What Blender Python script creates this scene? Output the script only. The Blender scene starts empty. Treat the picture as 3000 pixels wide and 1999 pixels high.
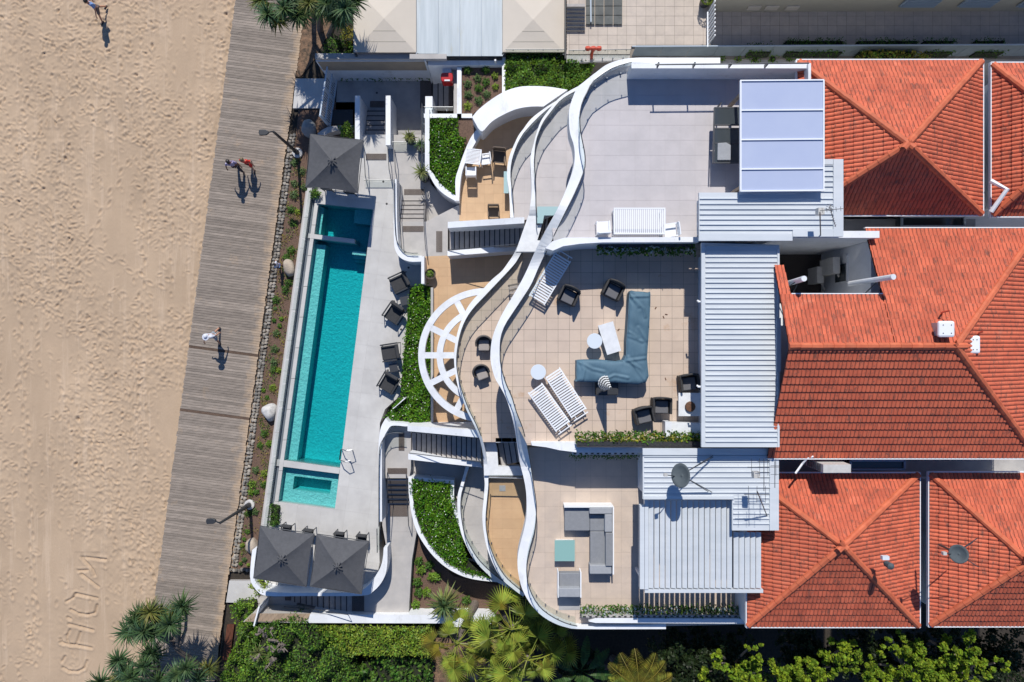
import bpy, bmesh, math, random
import numpy as np
from mathutils import Vector, Matrix
random.seed(7); rng = np.random.default_rng(11)
R = math.radians
H = 36.0; FPX = 2000.0          # drone height above the sand (m); focal length in photograph pixels
sc = bpy.context.scene; col = sc.collection
# ------------------------------------------------------------ camera, sky, sun, exposure
cam_d = bpy.data.cameras.new('camera'); cam = bpy.data.objects.new('camera', cam_d); col.objects.link(cam)
cam.location = (0, 0, H); cam_d.sensor_width = 36; cam_d.lens = 24; cam_d.clip_end = 600; cam_d.clip_start = .5
sc.camera = cam
SUN_EL, SUN_AZ = 46.5, -3.5       # degrees; sun stands in the north (top of picture)
w = bpy.data.worlds.new('World'); sc.world = w; w.use_nodes = True
nt = w.node_tree; bg = nt.nodes['Background']
sky = nt.nodes.new('ShaderNodeTexSky'); sky.sky_type = 'NISHITA'; sky.sun_disc = False
sky.sun_elevation = R(SUN_EL); sky.sun_rotation = R(SUN_AZ); sky.air_density = 1.0; sky.dust_density = .3; sky.ozone_density = 5.0
tn = nt.nodes.new('ShaderNodeMix'); tn.data_type = 'RGBA'; tn.blend_type = 'MULTIPLY'; tn.inputs[0].default_value = 1; tn.inputs[7].default_value = (.78, .97, 1.22, 1)
nt.links.new(sky.outputs[0], tn.inputs[6]); nt.links.new(tn.outputs[2], bg.inputs[0]); bg.inputs[1].default_value = .088
sd = bpy.data.lights.new('sun', 'SUN'); sun = bpy.data.objects.new('sun', sd); col.objects.link(sun)
sd.energy = 4.85; sd.angle = R(.53); sd.color = (1, .955, .89)
dv = Vector((-math.sin(R(SUN_AZ))*math.cos(R(SUN_EL)), -math.cos(R(SUN_AZ))*math.cos(R(SUN_EL)), -math.sin(R(SUN_EL))))
sun.rotation_euler = dv.to_track_quat('-Z', 'Y').to_euler(); sun.location = (0, 30, 40)
vs = sc.view_settings; vs.view_transform = 'Standard'; vs.look = 'None'; vs.exposure = 0; vs.gamma = 1; vs.use_curve_mapping = False
sc.cycles.max_bounces = 8; sc.cycles.transparent_max_bounces = 16

# ------------------------------------------------------------ helpers
def P(x, y, z):
    k = (H-z)/FPX; return ((x-1500)*k, (1000-y)*k, z)
def PL(pts, z): return [P(x, y, z)[:2] for x, y in pts]
OFF = {}
def off(o): return OFF.get(o.name, Vector((0, 0, 0))) if o else Vector((0, 0, 0))
def tag(o, label=None, cat=None, group=None, kind=None):
    if label: o['label'] = label
    if cat: o['category'] = cat
    if group: o['group'] = group
    if kind: o['kind'] = kind
    return o
def thing(name, label, cat, loc=(0, 0, 0), rz=0, group=None):
    o = bpy.data.objects.new(name, None); col.objects.link(o); o.empty_display_size = .2
    o.location = loc; o.rotation_euler = (0, 0, rz)
    OFF[o.name] = Vector(loc) if rz == 0 else Vector((0, 0, 0))
    return tag(o, label, cat, group)
class MB:
    def __init__(s): s.v = []; s.f = []; s.mi = {}
    def add(s, vs_, fs, mi=0):
        n = len(s.v)
        if mi:
            for k in range(len(fs)): s.mi[len(s.f)+k] = mi
        s.v += [tuple(a) for a in vs_]; s.f += [tuple(i+n for i in f) for f in fs]; return s
    def prism(s, p2, z0, z1):
        n = len(p2)
        a = sum(p2[i][0]*p2[(i+1) % n][1]-p2[(i+1) % n][0]*p2[i][1] for i in range(n))
        if a < 0: p2 = p2[::-1]
        v = [(x, y, z0) for x, y in p2]+[(x, y, z1) for x, y in p2]
        return s.add(v, [tuple(range(n-1, -1, -1)), tuple(range(n, 2*n))]+[(i, (i+1) % n, n+(i+1) % n, n+i) for i in range(n)])
    def box(s, c, d, rz=0, m=None):
        x, y, z = d[0]/2, d[1]/2, d[2]/2; cc, ss = math.cos(rz), math.sin(rz); v = []
        for sz in (-1, 1):
            for sx, sy in ((-1, -1), (1, -1), (1, 1), (-1, 1)):
                a, b = sx*x, sy*y; v.append(Vector((c[0]+a*cc-b*ss, c[1]+a*ss+b*cc, c[2]+sz*z)))
        if m: v = [m @ q for q in v]
        return s.add(v, [(3, 2, 1, 0), (4, 5, 6, 7), (0, 1, 5, 4), (1, 2, 6, 5), (2, 3, 7, 6), (3, 0, 4, 7)])
    def bar(s, a, b, w_, h_):
        a, b = Vector(a), Vector(b); d = (b-a)
        if d.length < 1e-6: return s
        q = d.to_track_quat('Y', 'Z'); m = Matrix.Translation((a+b)/2) @ q.to_matrix().to_4x4()
        return s.box((0, 0, 0), (w_, d.length, h_), 0, m)
    def tube(s, pts, r, n=6, close=False):
        pts = [Vector(p) for p in pts]; L = len(pts); rs = r if isinstance(r, (list, tuple)) else [r]*L
        base = len(s.v); up = None
        for i, p in enumerate(pts):
            d = (pts[min(i+1, L-1)]-pts[max(i-1, 0)]) if not close else (pts[(i+1) % L]-pts[(i-1) % L])
            d.normalize()
            if up is None: up = d.orthogonal().normalized()
            else:
                up = (up-d*up.dot(d))
                up = up.normalized() if up.length > 1e-5 else d.orthogonal().normalized()
            w2 = d.cross(up)
            for k in range(n):
                a = 2*math.pi*k/n; s.v.append(tuple(p+(up*math.cos(a)+w2*math.sin(a))*rs[i]))
        for i in range(L if close else L-1):
            j = (i+1) % L
            for k in range(n):
                s.f.append((base+i*n+k, base+i*n+(k+1) % n, base+j*n+(k+1) % n, base+j*n+k))
        if not close:
            s.f.append(tuple(base+k for k in range(n-1, -1, -1))); s.f.append(tuple(base+(L-1)*n+k for k in range(n)))
        return s
    def lathe(s, c, prof, n=20, sx=1, sy=1):
        b = len(s.v)
        for r, z in prof:
            for k in range(n):
                a = 2*math.pi*k/n; s.v.append((c[0]+r*math.cos(a)*sx, c[1]+r*math.sin(a)*sy, c[2]+z))
        for i in range(len(prof)-1):
            for k in range(n):
                s.f.append((b+i*n+k, b+i*n+(k+1) % n, b+(i+1)*n+(k+1) % n, b+(i+1)*n+k))
        s.f.append(tuple(b+k for k in range(n-1, -1, -1))); s.f.append(tuple(b+(len(prof)-1)*n+k for k in range(n)))
        return s
    def mesh(s, name, o=Vector((0, 0, 0)), smooth=False):
        me = bpy.data.meshes.new(name); me.from_pydata([(a-o[0], b-o[1], c-o[2]) for a, b, c in s.v], [], s.f); me.update()
        for k, q in s.mi.items(): me.polygons[k].material_index = q
        if smooth: me.polygons.foreach_set('use_smooth', [True]*len(me.polygons))
        return me
    def build(s, name, m, parent=None, smooth=False, bevel=0, **t):
        me = s.mesh(name, off(parent), smooth)
        for q in (m if isinstance(m, list) else [m]): me.materials.append(q)
        o = bpy.data.objects.new(name, me); col.objects.link(o)
        if parent: o.parent = parent; OFF[o.name] = off(parent)
        if bevel:
            b = o.modifiers.new('bevel', 'BEVEL'); b.width = bevel; b.segments = 2; b.limit_method = 'ANGLE'
        return tag(o, **t)
def inst(name, me, loc, parent, rz=0):
    o = bpy.data.objects.new(name, me); col.objects.link(o); o.parent = parent; OFF[o.name] = off(parent)
    o.location = Vector(loc)-off(parent); o.rotation_euler = (0, 0, rz); return o
def copy_tree(o, parent=None):
    c = o.copy(); col.objects.link(c)
    if parent: c.parent = parent
    for ch in list(o.children): copy_tree(ch, c)
    return c
def place(proto, loc, rz, label=None, state={}, scale=1):
    if proto.name in state: o = copy_tree(proto)
    else: o = proto; state[proto.name] = 1
    o.location = loc; o.rotation_euler = (0, 0, rz); o.scale = (scale,)*3
    if label: o['label'] = label
    return o
def face(dx, dy): return math.atan2(-dx, -dy) if False else math.atan2(-dx, dy)   # rotation that turns local +Y to (dx,dy)
def pface(dx, dypx): return face(dx, -dypx)
def crom(pts, n=4, close=False):
    pts = [np.array(p, float) for p in pts]; L = len(pts); out = []
    rngi = range(L if close else L-1)
    for i in rngi:
        g = (lambda k: pts[k % L]) if close else (lambda k: pts[min(max(k, 0), L-1)])
        p0, p1, p2, p3 = g(i-1), g(i), g(i+1), g(i+2)
        for k in range(n):
            t = k/n
            out.append(tuple(.5*((2*p1)+(-p0+p2)*t+(2*p0-5*p1+4*p2-p3)*t*t+(-p0+3*p1-3*p2+p3)*t**3)))
    if not close: out.append(tuple(pts[-1]))
    return out
def clip_half(poly, nx, ny, c):      # keep nx*x+ny*y<=c
    out = []; n = len(poly)
    for i in range(n):
        a, b = poly[i], poly[(i+1) % n]; da, db = nx*a[0]+ny*a[1]-c, nx*b[0]+ny*b[1]-c
        if da <= 0: out.append(a)
        if (da < 0 < db) or (db < 0 < da):
            t = da/(da-db); out.append(tuple(a[k]+(b[k]-a[k])*t for k in range(len(a))))
    return out
def clip_rect(poly, x0, x1, y0, y1):
    for h in ((-1, 0, -x0), (1, 0, x1), (0, -1, -y0), (0, 1, y1)):
        poly = clip_half(poly, *h)
        if len(poly) < 3: return []
    return poly
def area(p): return abs(sum(p[i][0]*p[(i+1) % len(p)][1]-p[(i+1) % len(p)][0]*p[i][1] for i in range(len(p))))/2
def inside(x, y, p):
    c = False; n = len(p)
    for i in range(n):
        x1, y1 = p[i][0], p[i][1]; x2, y2 = p[i-1][0], p[i-1][1]
        if (y1 > y) != (y2 > y) and x < (x2-x1)*(y-y1)/(y2-y1+1e-12)+x1: c = not c
    return c

# ------------------------------------------------------------ materials
def mat(name, c, c2=None, rough=.6, scale=2.0, amt=.5, bump=0, bscale=40, metal=0, spec=.5, objvar=0, islvar=0, stretch=(1, 1, 1), trans=0,
        detail=4, spots=None, lo=.35, hi=.65, coat=0, wave=None):
    m = bpy.data.materials.new(name); m.use_nodes = True; t = m.node_tree; N, L = t.nodes, t.links
    b = N['Principled BSDF']; b.inputs['Roughness'].default_value = rough; b.inputs['Metallic'].default_value = metal
    b.inputs['Specular IOR Level'].default_value = spec; b.inputs['Coat Weight'].default_value = coat
    g = N.new('ShaderNodeNewGeometry'); mp = N.new('ShaderNodeMapping'); mp.inputs['Scale'].default_value = stretch
    L.new(g.outputs['Position'], mp.inputs[0])
    rgb = N.new('ShaderNodeRGB'); rgb.outputs[0].default_value = (*c, 1); out = rgb.outputs[0]
    if c2 is not None:
        no = N.new('ShaderNodeTexNoise'); no.inputs['Scale'].default_value = scale; no.inputs['Detail'].default_value = detail; no.inputs['Roughness'].default_value = .65
        L.new(mp.outputs[0], no.inputs['Vector']); cr = N.new('ShaderNodeMapRange'); cr.inputs[1].default_value = lo; cr.inputs[2].default_value = hi; cr.inputs[4].default_value = amt*2 if amt < .5 else 1
        L.new(no.outputs['Fac'], cr.inputs[0]); mx = N.new('ShaderNodeMix'); mx.data_type = 'RGBA'
        L.new(cr.outputs[0], mx.inputs[0]); L.new(out, mx.inputs[6]); mx.inputs[7].default_value = (*c2, 1); out = mx.outputs[2]
    for spot in (spots if isinstance(spots, list) else [spots] if spots else []):       # (colour, scale, threshold, strength, stretch)
        sc_, s_, th, st, ss = spot; mp2 = N.new('ShaderNodeMapping'); mp2.inputs['Scale'].default_value = ss; L.new(g.outputs['Position'], mp2.inputs[0])
        no = N.new('ShaderNodeTexNoise'); no.inputs['Scale'].default_value = s_; no.inputs['Detail'].default_value = 5; no.inputs['Roughness'].default_value = .75
        L.new(mp2.outputs[0], no.inputs['Vector']); cr = N.new('ShaderNodeMapRange'); cr.inputs[1].default_value = th; cr.inputs[2].default_value = th+.12; cr.inputs[4].default_value = st
        L.new(no.outputs['Fac'], cr.inputs[0]); mx = N.new('ShaderNodeMix'); mx.data_type = 'RGBA'
        L.new(cr.outputs[0], mx.inputs[0]); L.new(out, mx.inputs[6]); mx.inputs[7].default_value = (*sc_, 1); out = mx.outputs[2]
    for amt_, src in ((objvar, 'o'), (islvar, 'i')):
        if amt_:
            if src == 'o': oi = N.new('ShaderNodeObjectInfo'); r = oi.outputs['Random']
            else: r = g.outputs['Random Per Island']
            mr = N.new('ShaderNodeMapRange'); mr.inputs[3].default_value = 1-amt_; mr.inputs[4].default_value = 1+amt_; L.new(r, mr.inputs[0])
            hs = N.new('ShaderNodeHueSaturation'); L.new(mr.outputs[0], hs.inputs['Value']); L.new(out, hs.inputs['Color'])
            if src == 'i':
                mh = N.new('ShaderNodeMapRange'); mh.inputs[3].default_value = .5-.03*min(1, amt_*2); mh.inputs[4].default_value = .5+.02
                ml = N.new('ShaderNodeMath'); ml.operation = 'MULTIPLY'; ml.inputs[1].default_value = 7.31; L.new(r, ml.inputs[0])
                mf = N.new('ShaderNodeMath'); mf.operation = 'FRACT'; L.new(ml.outputs[0], mf.inputs[0]); L.new(mf.outputs[0], mh.inputs[0]); L.new(mh.outputs[0], hs.inputs['Hue'])
            out = hs.outputs[0]
    L.new(out, b.inputs['Base Color'])
    if bump:
        no = N.new('ShaderNodeTexNoise'); no.inputs['Scale'].default_value = bscale; no.inputs['Detail'].default_value = 5
        L.new(mp.outputs[0], no.inputs['Vector']); bp = N.new('ShaderNodeBump'); bp.inputs['Strength'].default_value = 1; bp.inputs['Distance'].default_value = bump
        L.new(no.outputs['Fac'], bp.inputs['Height']); L.new(bp.outputs[0], b.inputs['Normal'])
    if trans:
        tr = N.new('ShaderNodeBsdfTranslucent'); L.new(out, tr.inputs['Color']); ms = N.new('ShaderNodeMixShader'); ms.inputs[0].default_value = trans
        L.new(b.outputs[0], ms.inputs[1]); L.new(tr.outputs[0], ms.inputs[2]); L.new(ms.outputs[0], N['Material Output'].inputs['Surface'])
    return m
def glassmat(name, tint, refl=.1, rough=.02, ior=1.45, bump=0):
    m = bpy.data.materials.new(name); m.use_nodes = True; t = m.node_tree; N, L = t.nodes, t.links; N.remove(N['Principled BSDF'])
    tr = N.new('ShaderNodeBsdfTransparent'); tr.inputs[0].default_value = (*tint, 1); gl = N.new('ShaderNodeBsdfGlossy'); gl.inputs['Roughness'].default_value = rough
    fr = N.new('ShaderNodeFresnel'); fr.inputs[0].default_value = ior; ad = N.new('ShaderNodeMath'); ad.operation = 'MULTIPLY_ADD'; ad.inputs[1].default_value = .10 if ior > 1.4 else .35; ad.inputs[2].default_value = refl
    L.new(fr.outputs[0], ad.inputs[0]); ms = N.new('ShaderNodeMixShader'); L.new(ad.outputs[0], ms.inputs[0]); L.new(tr.outputs[0], ms.inputs[1]); L.new(gl.outputs[0], ms.inputs[2])
    L.new(ms.outputs[0], N['Material Output'].inputs['Surface'])
    if bump:
        g = N.new('ShaderNodeNewGeometry'); no = N.new('ShaderNodeTexNoise'); no.inputs['Scale'].default_value = 5; no.inputs['Detail'].default_value = 4
        L.new(g.outputs['Position'], no.inputs['Vector']); bp = N.new('ShaderNodeBump'); bp.inputs['Distance'].default_value = bump
        L.new(no.outputs['Fac'], bp.inputs['Height']); L.new(bp.outputs[0], gl.inputs['Normal']); L.new(bp.outputs[0], fr.inputs['Normal'])
    return m
M = {}
def sandy(m, w_):
    t = m.node_tree; N, L = t.nodes, t.links; b = N['Principled BSDF']; src = b.inputs['Base Color'].links[0].from_socket
    tc = N.new('ShaderNodeTexCoord'); sx = N.new('ShaderNodeSeparateXYZ'); L.new(tc.outputs['Object'], sx.inputs[0]); g = N.new('ShaderNodeNewGeometry'); no = N.new('ShaderNodeTexNoise'); no.inputs['Scale'].default_value = 3
    L.new(g.outputs['Position'], no.inputs['Vector']); ad = N.new('ShaderNodeMath'); ad.operation = 'MULTIPLY_ADD'; ad.inputs[1].default_value = 1.1; L.new(no.outputs['Fac'], ad.inputs[0]); L.new(sx.outputs[0], ad.inputs[2])
    mr = N.new('ShaderNodeMapRange'); mr.inputs[1].default_value = w_+.05; mr.inputs[2].default_value = w_+.6; mr.inputs[4].default_value = .8; L.new(ad.outputs[0], mr.inputs[0])
    mx = N.new('ShaderNodeMix'); mx.data_type = 'RGBA'; L.new(mr.outputs[0], mx.inputs[0]); L.new(src, mx.inputs[6]); mx.inputs[7].default_value = (.47, .34, .22, 1); L.new(mx.outputs[2], b.inputs['Base Color'])
M['white'] = mat('white_paint', (.79, .81, .83), (.68, .70, .72), rough=.5, scale=.8, bump=.003, bscale=30, spots=[((.42, .42, .40), 1.6, .58, .4, (1, .3, 1)), ((.36, .33, .29), 7, .61, .45, (1, 1, 1))])
M['white2'] = mat('white_trim', (.72, .74, .76), (.62, .64, .66), rough=.45, scale=3)
M['plain_white'] = mat('white_powder_coat', (.78, .80, .82), rough=.4, objvar=.03)
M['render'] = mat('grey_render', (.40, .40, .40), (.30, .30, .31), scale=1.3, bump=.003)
M['gutter'] = mat('blue_grey_channel', (.20, .22, .25), (.16, .18, .21), rough=.5, scale=3)
M['tanwall'] = mat('tan_render', (.40, .31, .22), (.33, .26, .19), scale=1.5)
M['deck'] = mat('pale_concrete', (.54, .53, .51), (.45, .44, .425), rough=.75, scale=.9, bump=.002, bscale=60, objvar=.03, detail=6)
M['path'] = mat('path_concrete', (.46, .435, .41), (.38, .365, .35), rough=.8, scale=1.2, bump=.002, bscale=60, objvar=.025, detail=6)
M['court'] = mat('court_concrete', (.40, .385, .37), (.31, .30, .295), rough=.8, scale=1.5, objvar=.03)
M['joint'] = mat('grout', (.22, .19, .16), (.16, .14, .12), rough=.9)
M['tan'] = mat('tan_tile', (.56, .375, .215), (.50, .325, .185), rough=.55, scale=1.0, objvar=.05)
M['tanj'] = mat('tan_grout', (.36, .24, .15), rough=.9)
M['beige'] = mat('beige_tile', (.565, .455, .365), (.50, .40, .325), rough=.55, scale=.9, objvar=.05, spots=((.42, .24, .12), .8, .61, .6, (1, 1, 1)))
M['beige2'] = mat('large_beige_tile', (.56, .46, .375), (.50, .415, .345), rough=.55, scale=2.2, objvar=.035)
M['greyt'] = mat('lilac_grey_tile', (.50, .47, .475), (.45, .425, .43), rough=.6, scale=1.4, objvar=.02)
M['greyj'] = mat('grey_grout', (.40, .37, .365), rough=.9)
M['paver'] = mat('neighbour_paver', (.50, .43, .365), (.43, .37, .32), rough=.7, scale=2, objvar=.05)
M['tread'] = mat('stair_tread', (.40, .375, .355), (.33, .31, .295), rough=.8, scale=4)
M['dark'] = mat('dark_nosing', (.035, .03, .03), rough=.6)
M['stud'] = mat('brown_stud', (.085, .06, .048), rough=.6)
M['steel'] = mat('brushed_steel', (.42, .43, .44), rough=.28, metal=1)
M['rail'] = mat('dark_rail', (.10, .105, .11), rough=.35, metal=.6)
M['charcoal'] = mat('charcoal_metal', (.035, .037, .04), rough=.45)
M['fabric'] = mat('charcoal_canvas', (.088, .090, .097), (.072, .074, .08), rough=.9, scale=6, bump=.002, bscale=8)
M['cushion'] = mat('charcoal_cushion', (.042, .043, .046), (.034, .035, .038), rough=.9, scale=10)
M['greyc'] = mat('grey_cushion', (.235, .245, .26), (.205, .215, .23), rough=.9, scale=8)
M['wicker'] = mat('dark_wicker', (.045, .043, .043), (.02, .02, .02), rough=.7, scale=60, bump=.004, bscale=120)
M['taupe'] = mat('taupe_wicker', (.16, .14, .125), (.10, .09, .08), rough=.7, scale=60)
M['taupec'] = mat('taupe_cushion', (.33, .30, .28), rough=.9)
M['brownsling'] = mat('brown_sling', (.115, .085, .062), rough=.7)
M['brownframe'] = mat('brown_frame', (.15, .105, .07), rough=.5)
M['cover'] = mat('blue_cover', (.085, .165, .225), (.06, .125, .175), rough=.7, scale=1.2, bump=.05, bscale=2.2, stretch=(1, .35, 1), detail=5)
M['plank'] = mat('weathered_plank', (.30, .25, .205), (.20, .168, .138), rough=.85, scale=2.2, stretch=(1, 7, 1), objvar=.2, bump=.004, bscale=30, spots=((.40, .29, .19), 1.1, .60, .5, (1, 1, 1)))
sandy(M['plank'], 3.66)
M['plankd'] = mat('dark_joint_board', (.115, .075, .05), (.08, .05, .035), rough=.85, scale=8, objvar=.1)
M['timber'] = mat('oiled_timber', (.36, .27, .19), (.27, .20, .14), rough=.6, scale=3, stretch=(6, 1, 1), objvar=.1)
M['redtimber'] = mat('red_brown_timber', (.16, .055, .03), (.11, .04, .02), rough=.6, scale=3, stretch=(6, 1, 1), objvar=.1)
M['stone'] = mat('edging_stone', (.16, .155, .14), (.30, .26, .21), rough=.85, scale=3.5, objvar=.5, bump=.01, bscale=20)
M['boulder'] = mat('pale_boulder', (.44, .37, .29), (.33, .28, .23), rough=.85, scale=3, bump=.02, bscale=12)
M['wboulder'] = mat('white_boulder', (.62, .61, .58), (.42, .41, .40), rough=.8, scale=4, bump=.02, bscale=12)
M['dboulder'] = mat('dark_boulder', (.23, .25, .25), (.33, .33, .32), rough=.8, scale=4, bump=.02, bscale=12)
M['mulch'] = mat('bark_mulch', (.185, .115, .08), (.085, .052, .038), rough=.95, scale=22, bump=.03, bscale=30, detail=8, spots=((.26, .19, .14), 26, .62, .8, (1, 1, 1)))
M['soil'] = mat('dark_soil', (.045, .035, .025), (.025, .02, .015), rough=.95, scale=8, bump=.02, bscale=20)
M['litter'] = mat('leaf_litter', (.25, .15, .09), (.06, .045, .03), rough=.95, scale=5, bump=.03, bscale=14, detail=7)
M['sand'] = mat('beach_sand', (.465, .342, .23), (.395, .288, .192), rough=.95, scale=.35, bump=.012, bscale=16, detail=8, stretch=(1, .45, 1), spots=((.54, .41, .29), .9, .53, .55, (2.2, .16, 1)))
M['mosaic'] = mat('aqua_mosaic', (.42, .62, .58), (.27, .46, .44), rough=.5, scale=16, amt=.5, detail=10, bump=.05, bscale=9)  # mosaic mottling; its tone contrast also paints rippling light on the pool floor
M['tile_r'] = mat('terracotta_tile', (.60, .138, .066), (.49, .10, .048), rough=.8, scale=1.6, objvar=.14, spots=[((.11, .055, .04), 2.6, .53, .8, (3.2, 1, 1)), ((.10, .06, .045), 6.5, .575, .75, (1, 1, 1)), ((.62, .22, .13), 1.3, .6, .5, (1, 1, 1))])
M['groove'] = mat('dark_tile_groove', (.46, .105, .055), (.20, .06, .038), rough=.9, scale=3, lo=.3, hi=.6)  # darker mottled red along the tile troughs
M['ridge'] = mat('ridge_terracotta', (.54, .14, .062), (.47, .10, .042), rough=.75, scale=4, objvar=.12, spots=((.12, .05, .04), 5, .62, .5, (1, 1, 1)))
M['under'] = mat('roof_underlay', (.09, .03, .02), rough=.9)
M['metal'] = mat('pale_metal_roof', (.60, .635, .66), (.53, .57, .60), rough=.4, scale=1.5, spec=.5, stretch=(.3, 1.5, 1), spots=((.40, .40, .38), 2.5, .64, .4, (.4, 2, 1)))
M['poly'] = mat('lilac_polycarbonate', (.42, .475, .62), (.39, .445, .60), rough=.3, scale=.5)
M['sheet'] = mat('frosted_sheet', (.50, .55, .57), (.40, .45, .47), rough=.25, scale=1.2, stretch=(3, .2, 1), spots=((.42, .42, .34), 1.0, .56, .6, (2, .3, 1)))
M['cream'] = mat('cream_canvas', (.575, .515, .435), (.54, .485, .41), rough=.8, scale=.6)
M['creamwall'] = mat('cream_wall', (.42, .385, .31), (.38, .35, .285), rough=.8, scale=.8)
M['shutter'] = mat('blue_grey_shutter', (.30, .36, .42), rough=.4)
M['screen'] = mat('grey_screen', (.30, .34, .37), (.26, .30, .33), rough=.35, scale=2)
M['fencegate'] = mat('pale_blue_gate', (.50, .58, .66), rough=.4)
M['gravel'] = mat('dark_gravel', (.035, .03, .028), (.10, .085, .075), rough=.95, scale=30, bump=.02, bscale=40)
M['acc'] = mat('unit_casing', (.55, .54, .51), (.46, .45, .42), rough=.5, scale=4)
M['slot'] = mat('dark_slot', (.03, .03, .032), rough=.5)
M['red'] = mat('glossy_red', (.42, .015, .015), rough=.25, coat=.3)
M['hydrant'] = mat('red_hydrant_paint', (.45, .06, .03), rough=.5)
M['dish'] = mat('grey_dish', (.07, .09, .10), (.055, .07, .08), rough=.8, scale=4)
M['greentop'] = mat('green_glass_top', (.24, .42, .39), rough=.25)
M['bluetop'] = mat('pale_blue_glass', (.36, .52, .54), rough=.25)
M['roundtop'] = mat('pale_table_top', (.62, .68, .73), rough=.35)
M['stone_b'] = mat('brown_bowl', (.16, .07, .035), (.08, .04, .02), rough=.7, scale=14, bump=.01, bscale=30)
M['solidblue'] = mat('blue_pot_glaze', (.10, .08, .06), rough=.4)
M['bark'] = mat('grey_bark', (.22, .18, .15), (.11, .09, .075), rough=.9, scale=14, bump=.02, bscale=30)
M['skin'] = mat('skin', (.46, .24, .155), rough=.55)
M['skin2'] = mat('dark_skin', (.20, .085, .05), rough=.55)
M['hair'] = mat('dark_hair', (.018, .013, .012), rough=.5)
M['hair2'] = mat('light_brown_hair', (.16, .12, .07), rough=.55)
M['lshirt'] = mat('lilac_patterned_cloth', (.50, .46, .62), (.16, .12, .28), rough=.8, scale=16, lo=.48, hi=.56)
M['redcloth'] = mat('red_cloth', (.62, .03, .02), rough=.8)
M['darkcloth'] = mat('dark_cloth', (.035, .035, .05), rough=.85)
M['greycloth'] = mat('grey_cloth', (.12, .10, .10), rough=.85)
M['whitecloth'] = mat('white_cloth', (.66, .68, .74), (.50, .52, .60), rough=.8, scale=12)
M['patcloth'] = mat('blue_patterned_cloth', (.50, .55, .60), (.05, .10, .15), rough=.8, scale=22, lo=.45, hi=.55)
M['bluecloth'] = mat('blue_cloth', (.16, .28, .55), rough=.8)
M['glass'] = glassmat('balustrade_glass', (.945, .972, .962), .03)
M['dglass'] = glassmat('green_tinted_glass', (.62, .76, .70), .06)
M['winglass'] = glassmat('window_glass', (.15, .2, .24), .15)
M['darkpanel'] = mat('dark_grey_panel', (.11, .115, .105), (.07, .075, .07), rough=.25, scale=2, objvar=.2)
M['screenglass'] = mat('grey_screen_glass', (.23, .27, .29), (.19, .225, .245), rough=.2, scale=1)
M['greyl'] = mat('light_grey_cushion', (.33, .345, .365), (.29, .305, .325), rough=.9, scale=8)
M['greyc2'] = mat('seat_pad_grey', (.13, .13, .14), rough=.9)
M['whitecloth2'] = mat('white_canvas', (.62, .63, .62), rough=.85)
M['darkglass'] = mat('smoked_glass_top', (.05, .06, .065), rough=.12, spec=.8)
def foliage(name, a, b_, isl=.45, tr=.25, rough=.5): return mat(name, a, b_, rough=rough, scale=1.6, islvar=isl, trans=tr, spec=.25)
M['leaf'] = foliage('mid_green_leaf', (.085, .18, .022), (.055, .13, .018))
M['leafy'] = foliage('yellow_green_leaf', (.24, .32, .035), (.16, .24, .03))
M['leafb'] = foliage('bright_green_leaf', (.16, .28, .025), (.10, .20, .018))
M['treel'] = foliage('lime_green_leaf', (.19, .275, .014), (.10, .175, .010), isl=.55, rough=.7)
M['leafd'] = foliage('shade_dimmed_leaf', (.022, .040, .012), (.014, .026, .009))  # leaf green darkened to paint in the building's deep shade
M['hedgel'] = foliage('hedge_leaf', (.10, .235, .014), (.06, .165, .012), rough=.3)
M['shrubl'] = foliage('grey_green_leaf', (.12, .19, .06), (.08, .145, .045))
M['gold'] = foliage('golden_leaf', (.30, .26, .03), (.18, .19, .03))
M['pand'] = foliage('pandanus_leaf', (.055, .115, .06), (.075, .13, .035), isl=.5)
M['pandy'] = foliage('yellowing_pandanus_leaf', (.085, .125, .035), (.16, .15, .03), isl=.6)
M['fan'] = foliage('fan_palm_leaf', (.29, .33, .05), (.15, .22, .035), isl=.5, rough=.4)
M['yuc'] = foliage('variegated_yucca_leaf', (.20, .22, .06), (.13, .18, .07), isl=.6)
M['palmy'] = foliage('yellow_palm_leaf', (.26, .22, .03), (.16, .17, .03), isl=.5)
M['banana'] = foliage('strelitzia_leaf', (.055, .11, .025), (.035, .08, .02), isl=.3)
M['silver'] = foliage('silver_flower', (.45, .50, .50), (.30, .36, .34), isl=.3)
M['flower'] = mat('white_petal', (.75, .75, .72), rough=.6)
M['core'] = mat('shaded_twigs', (.018, .022, .010), rough=.95)
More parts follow.
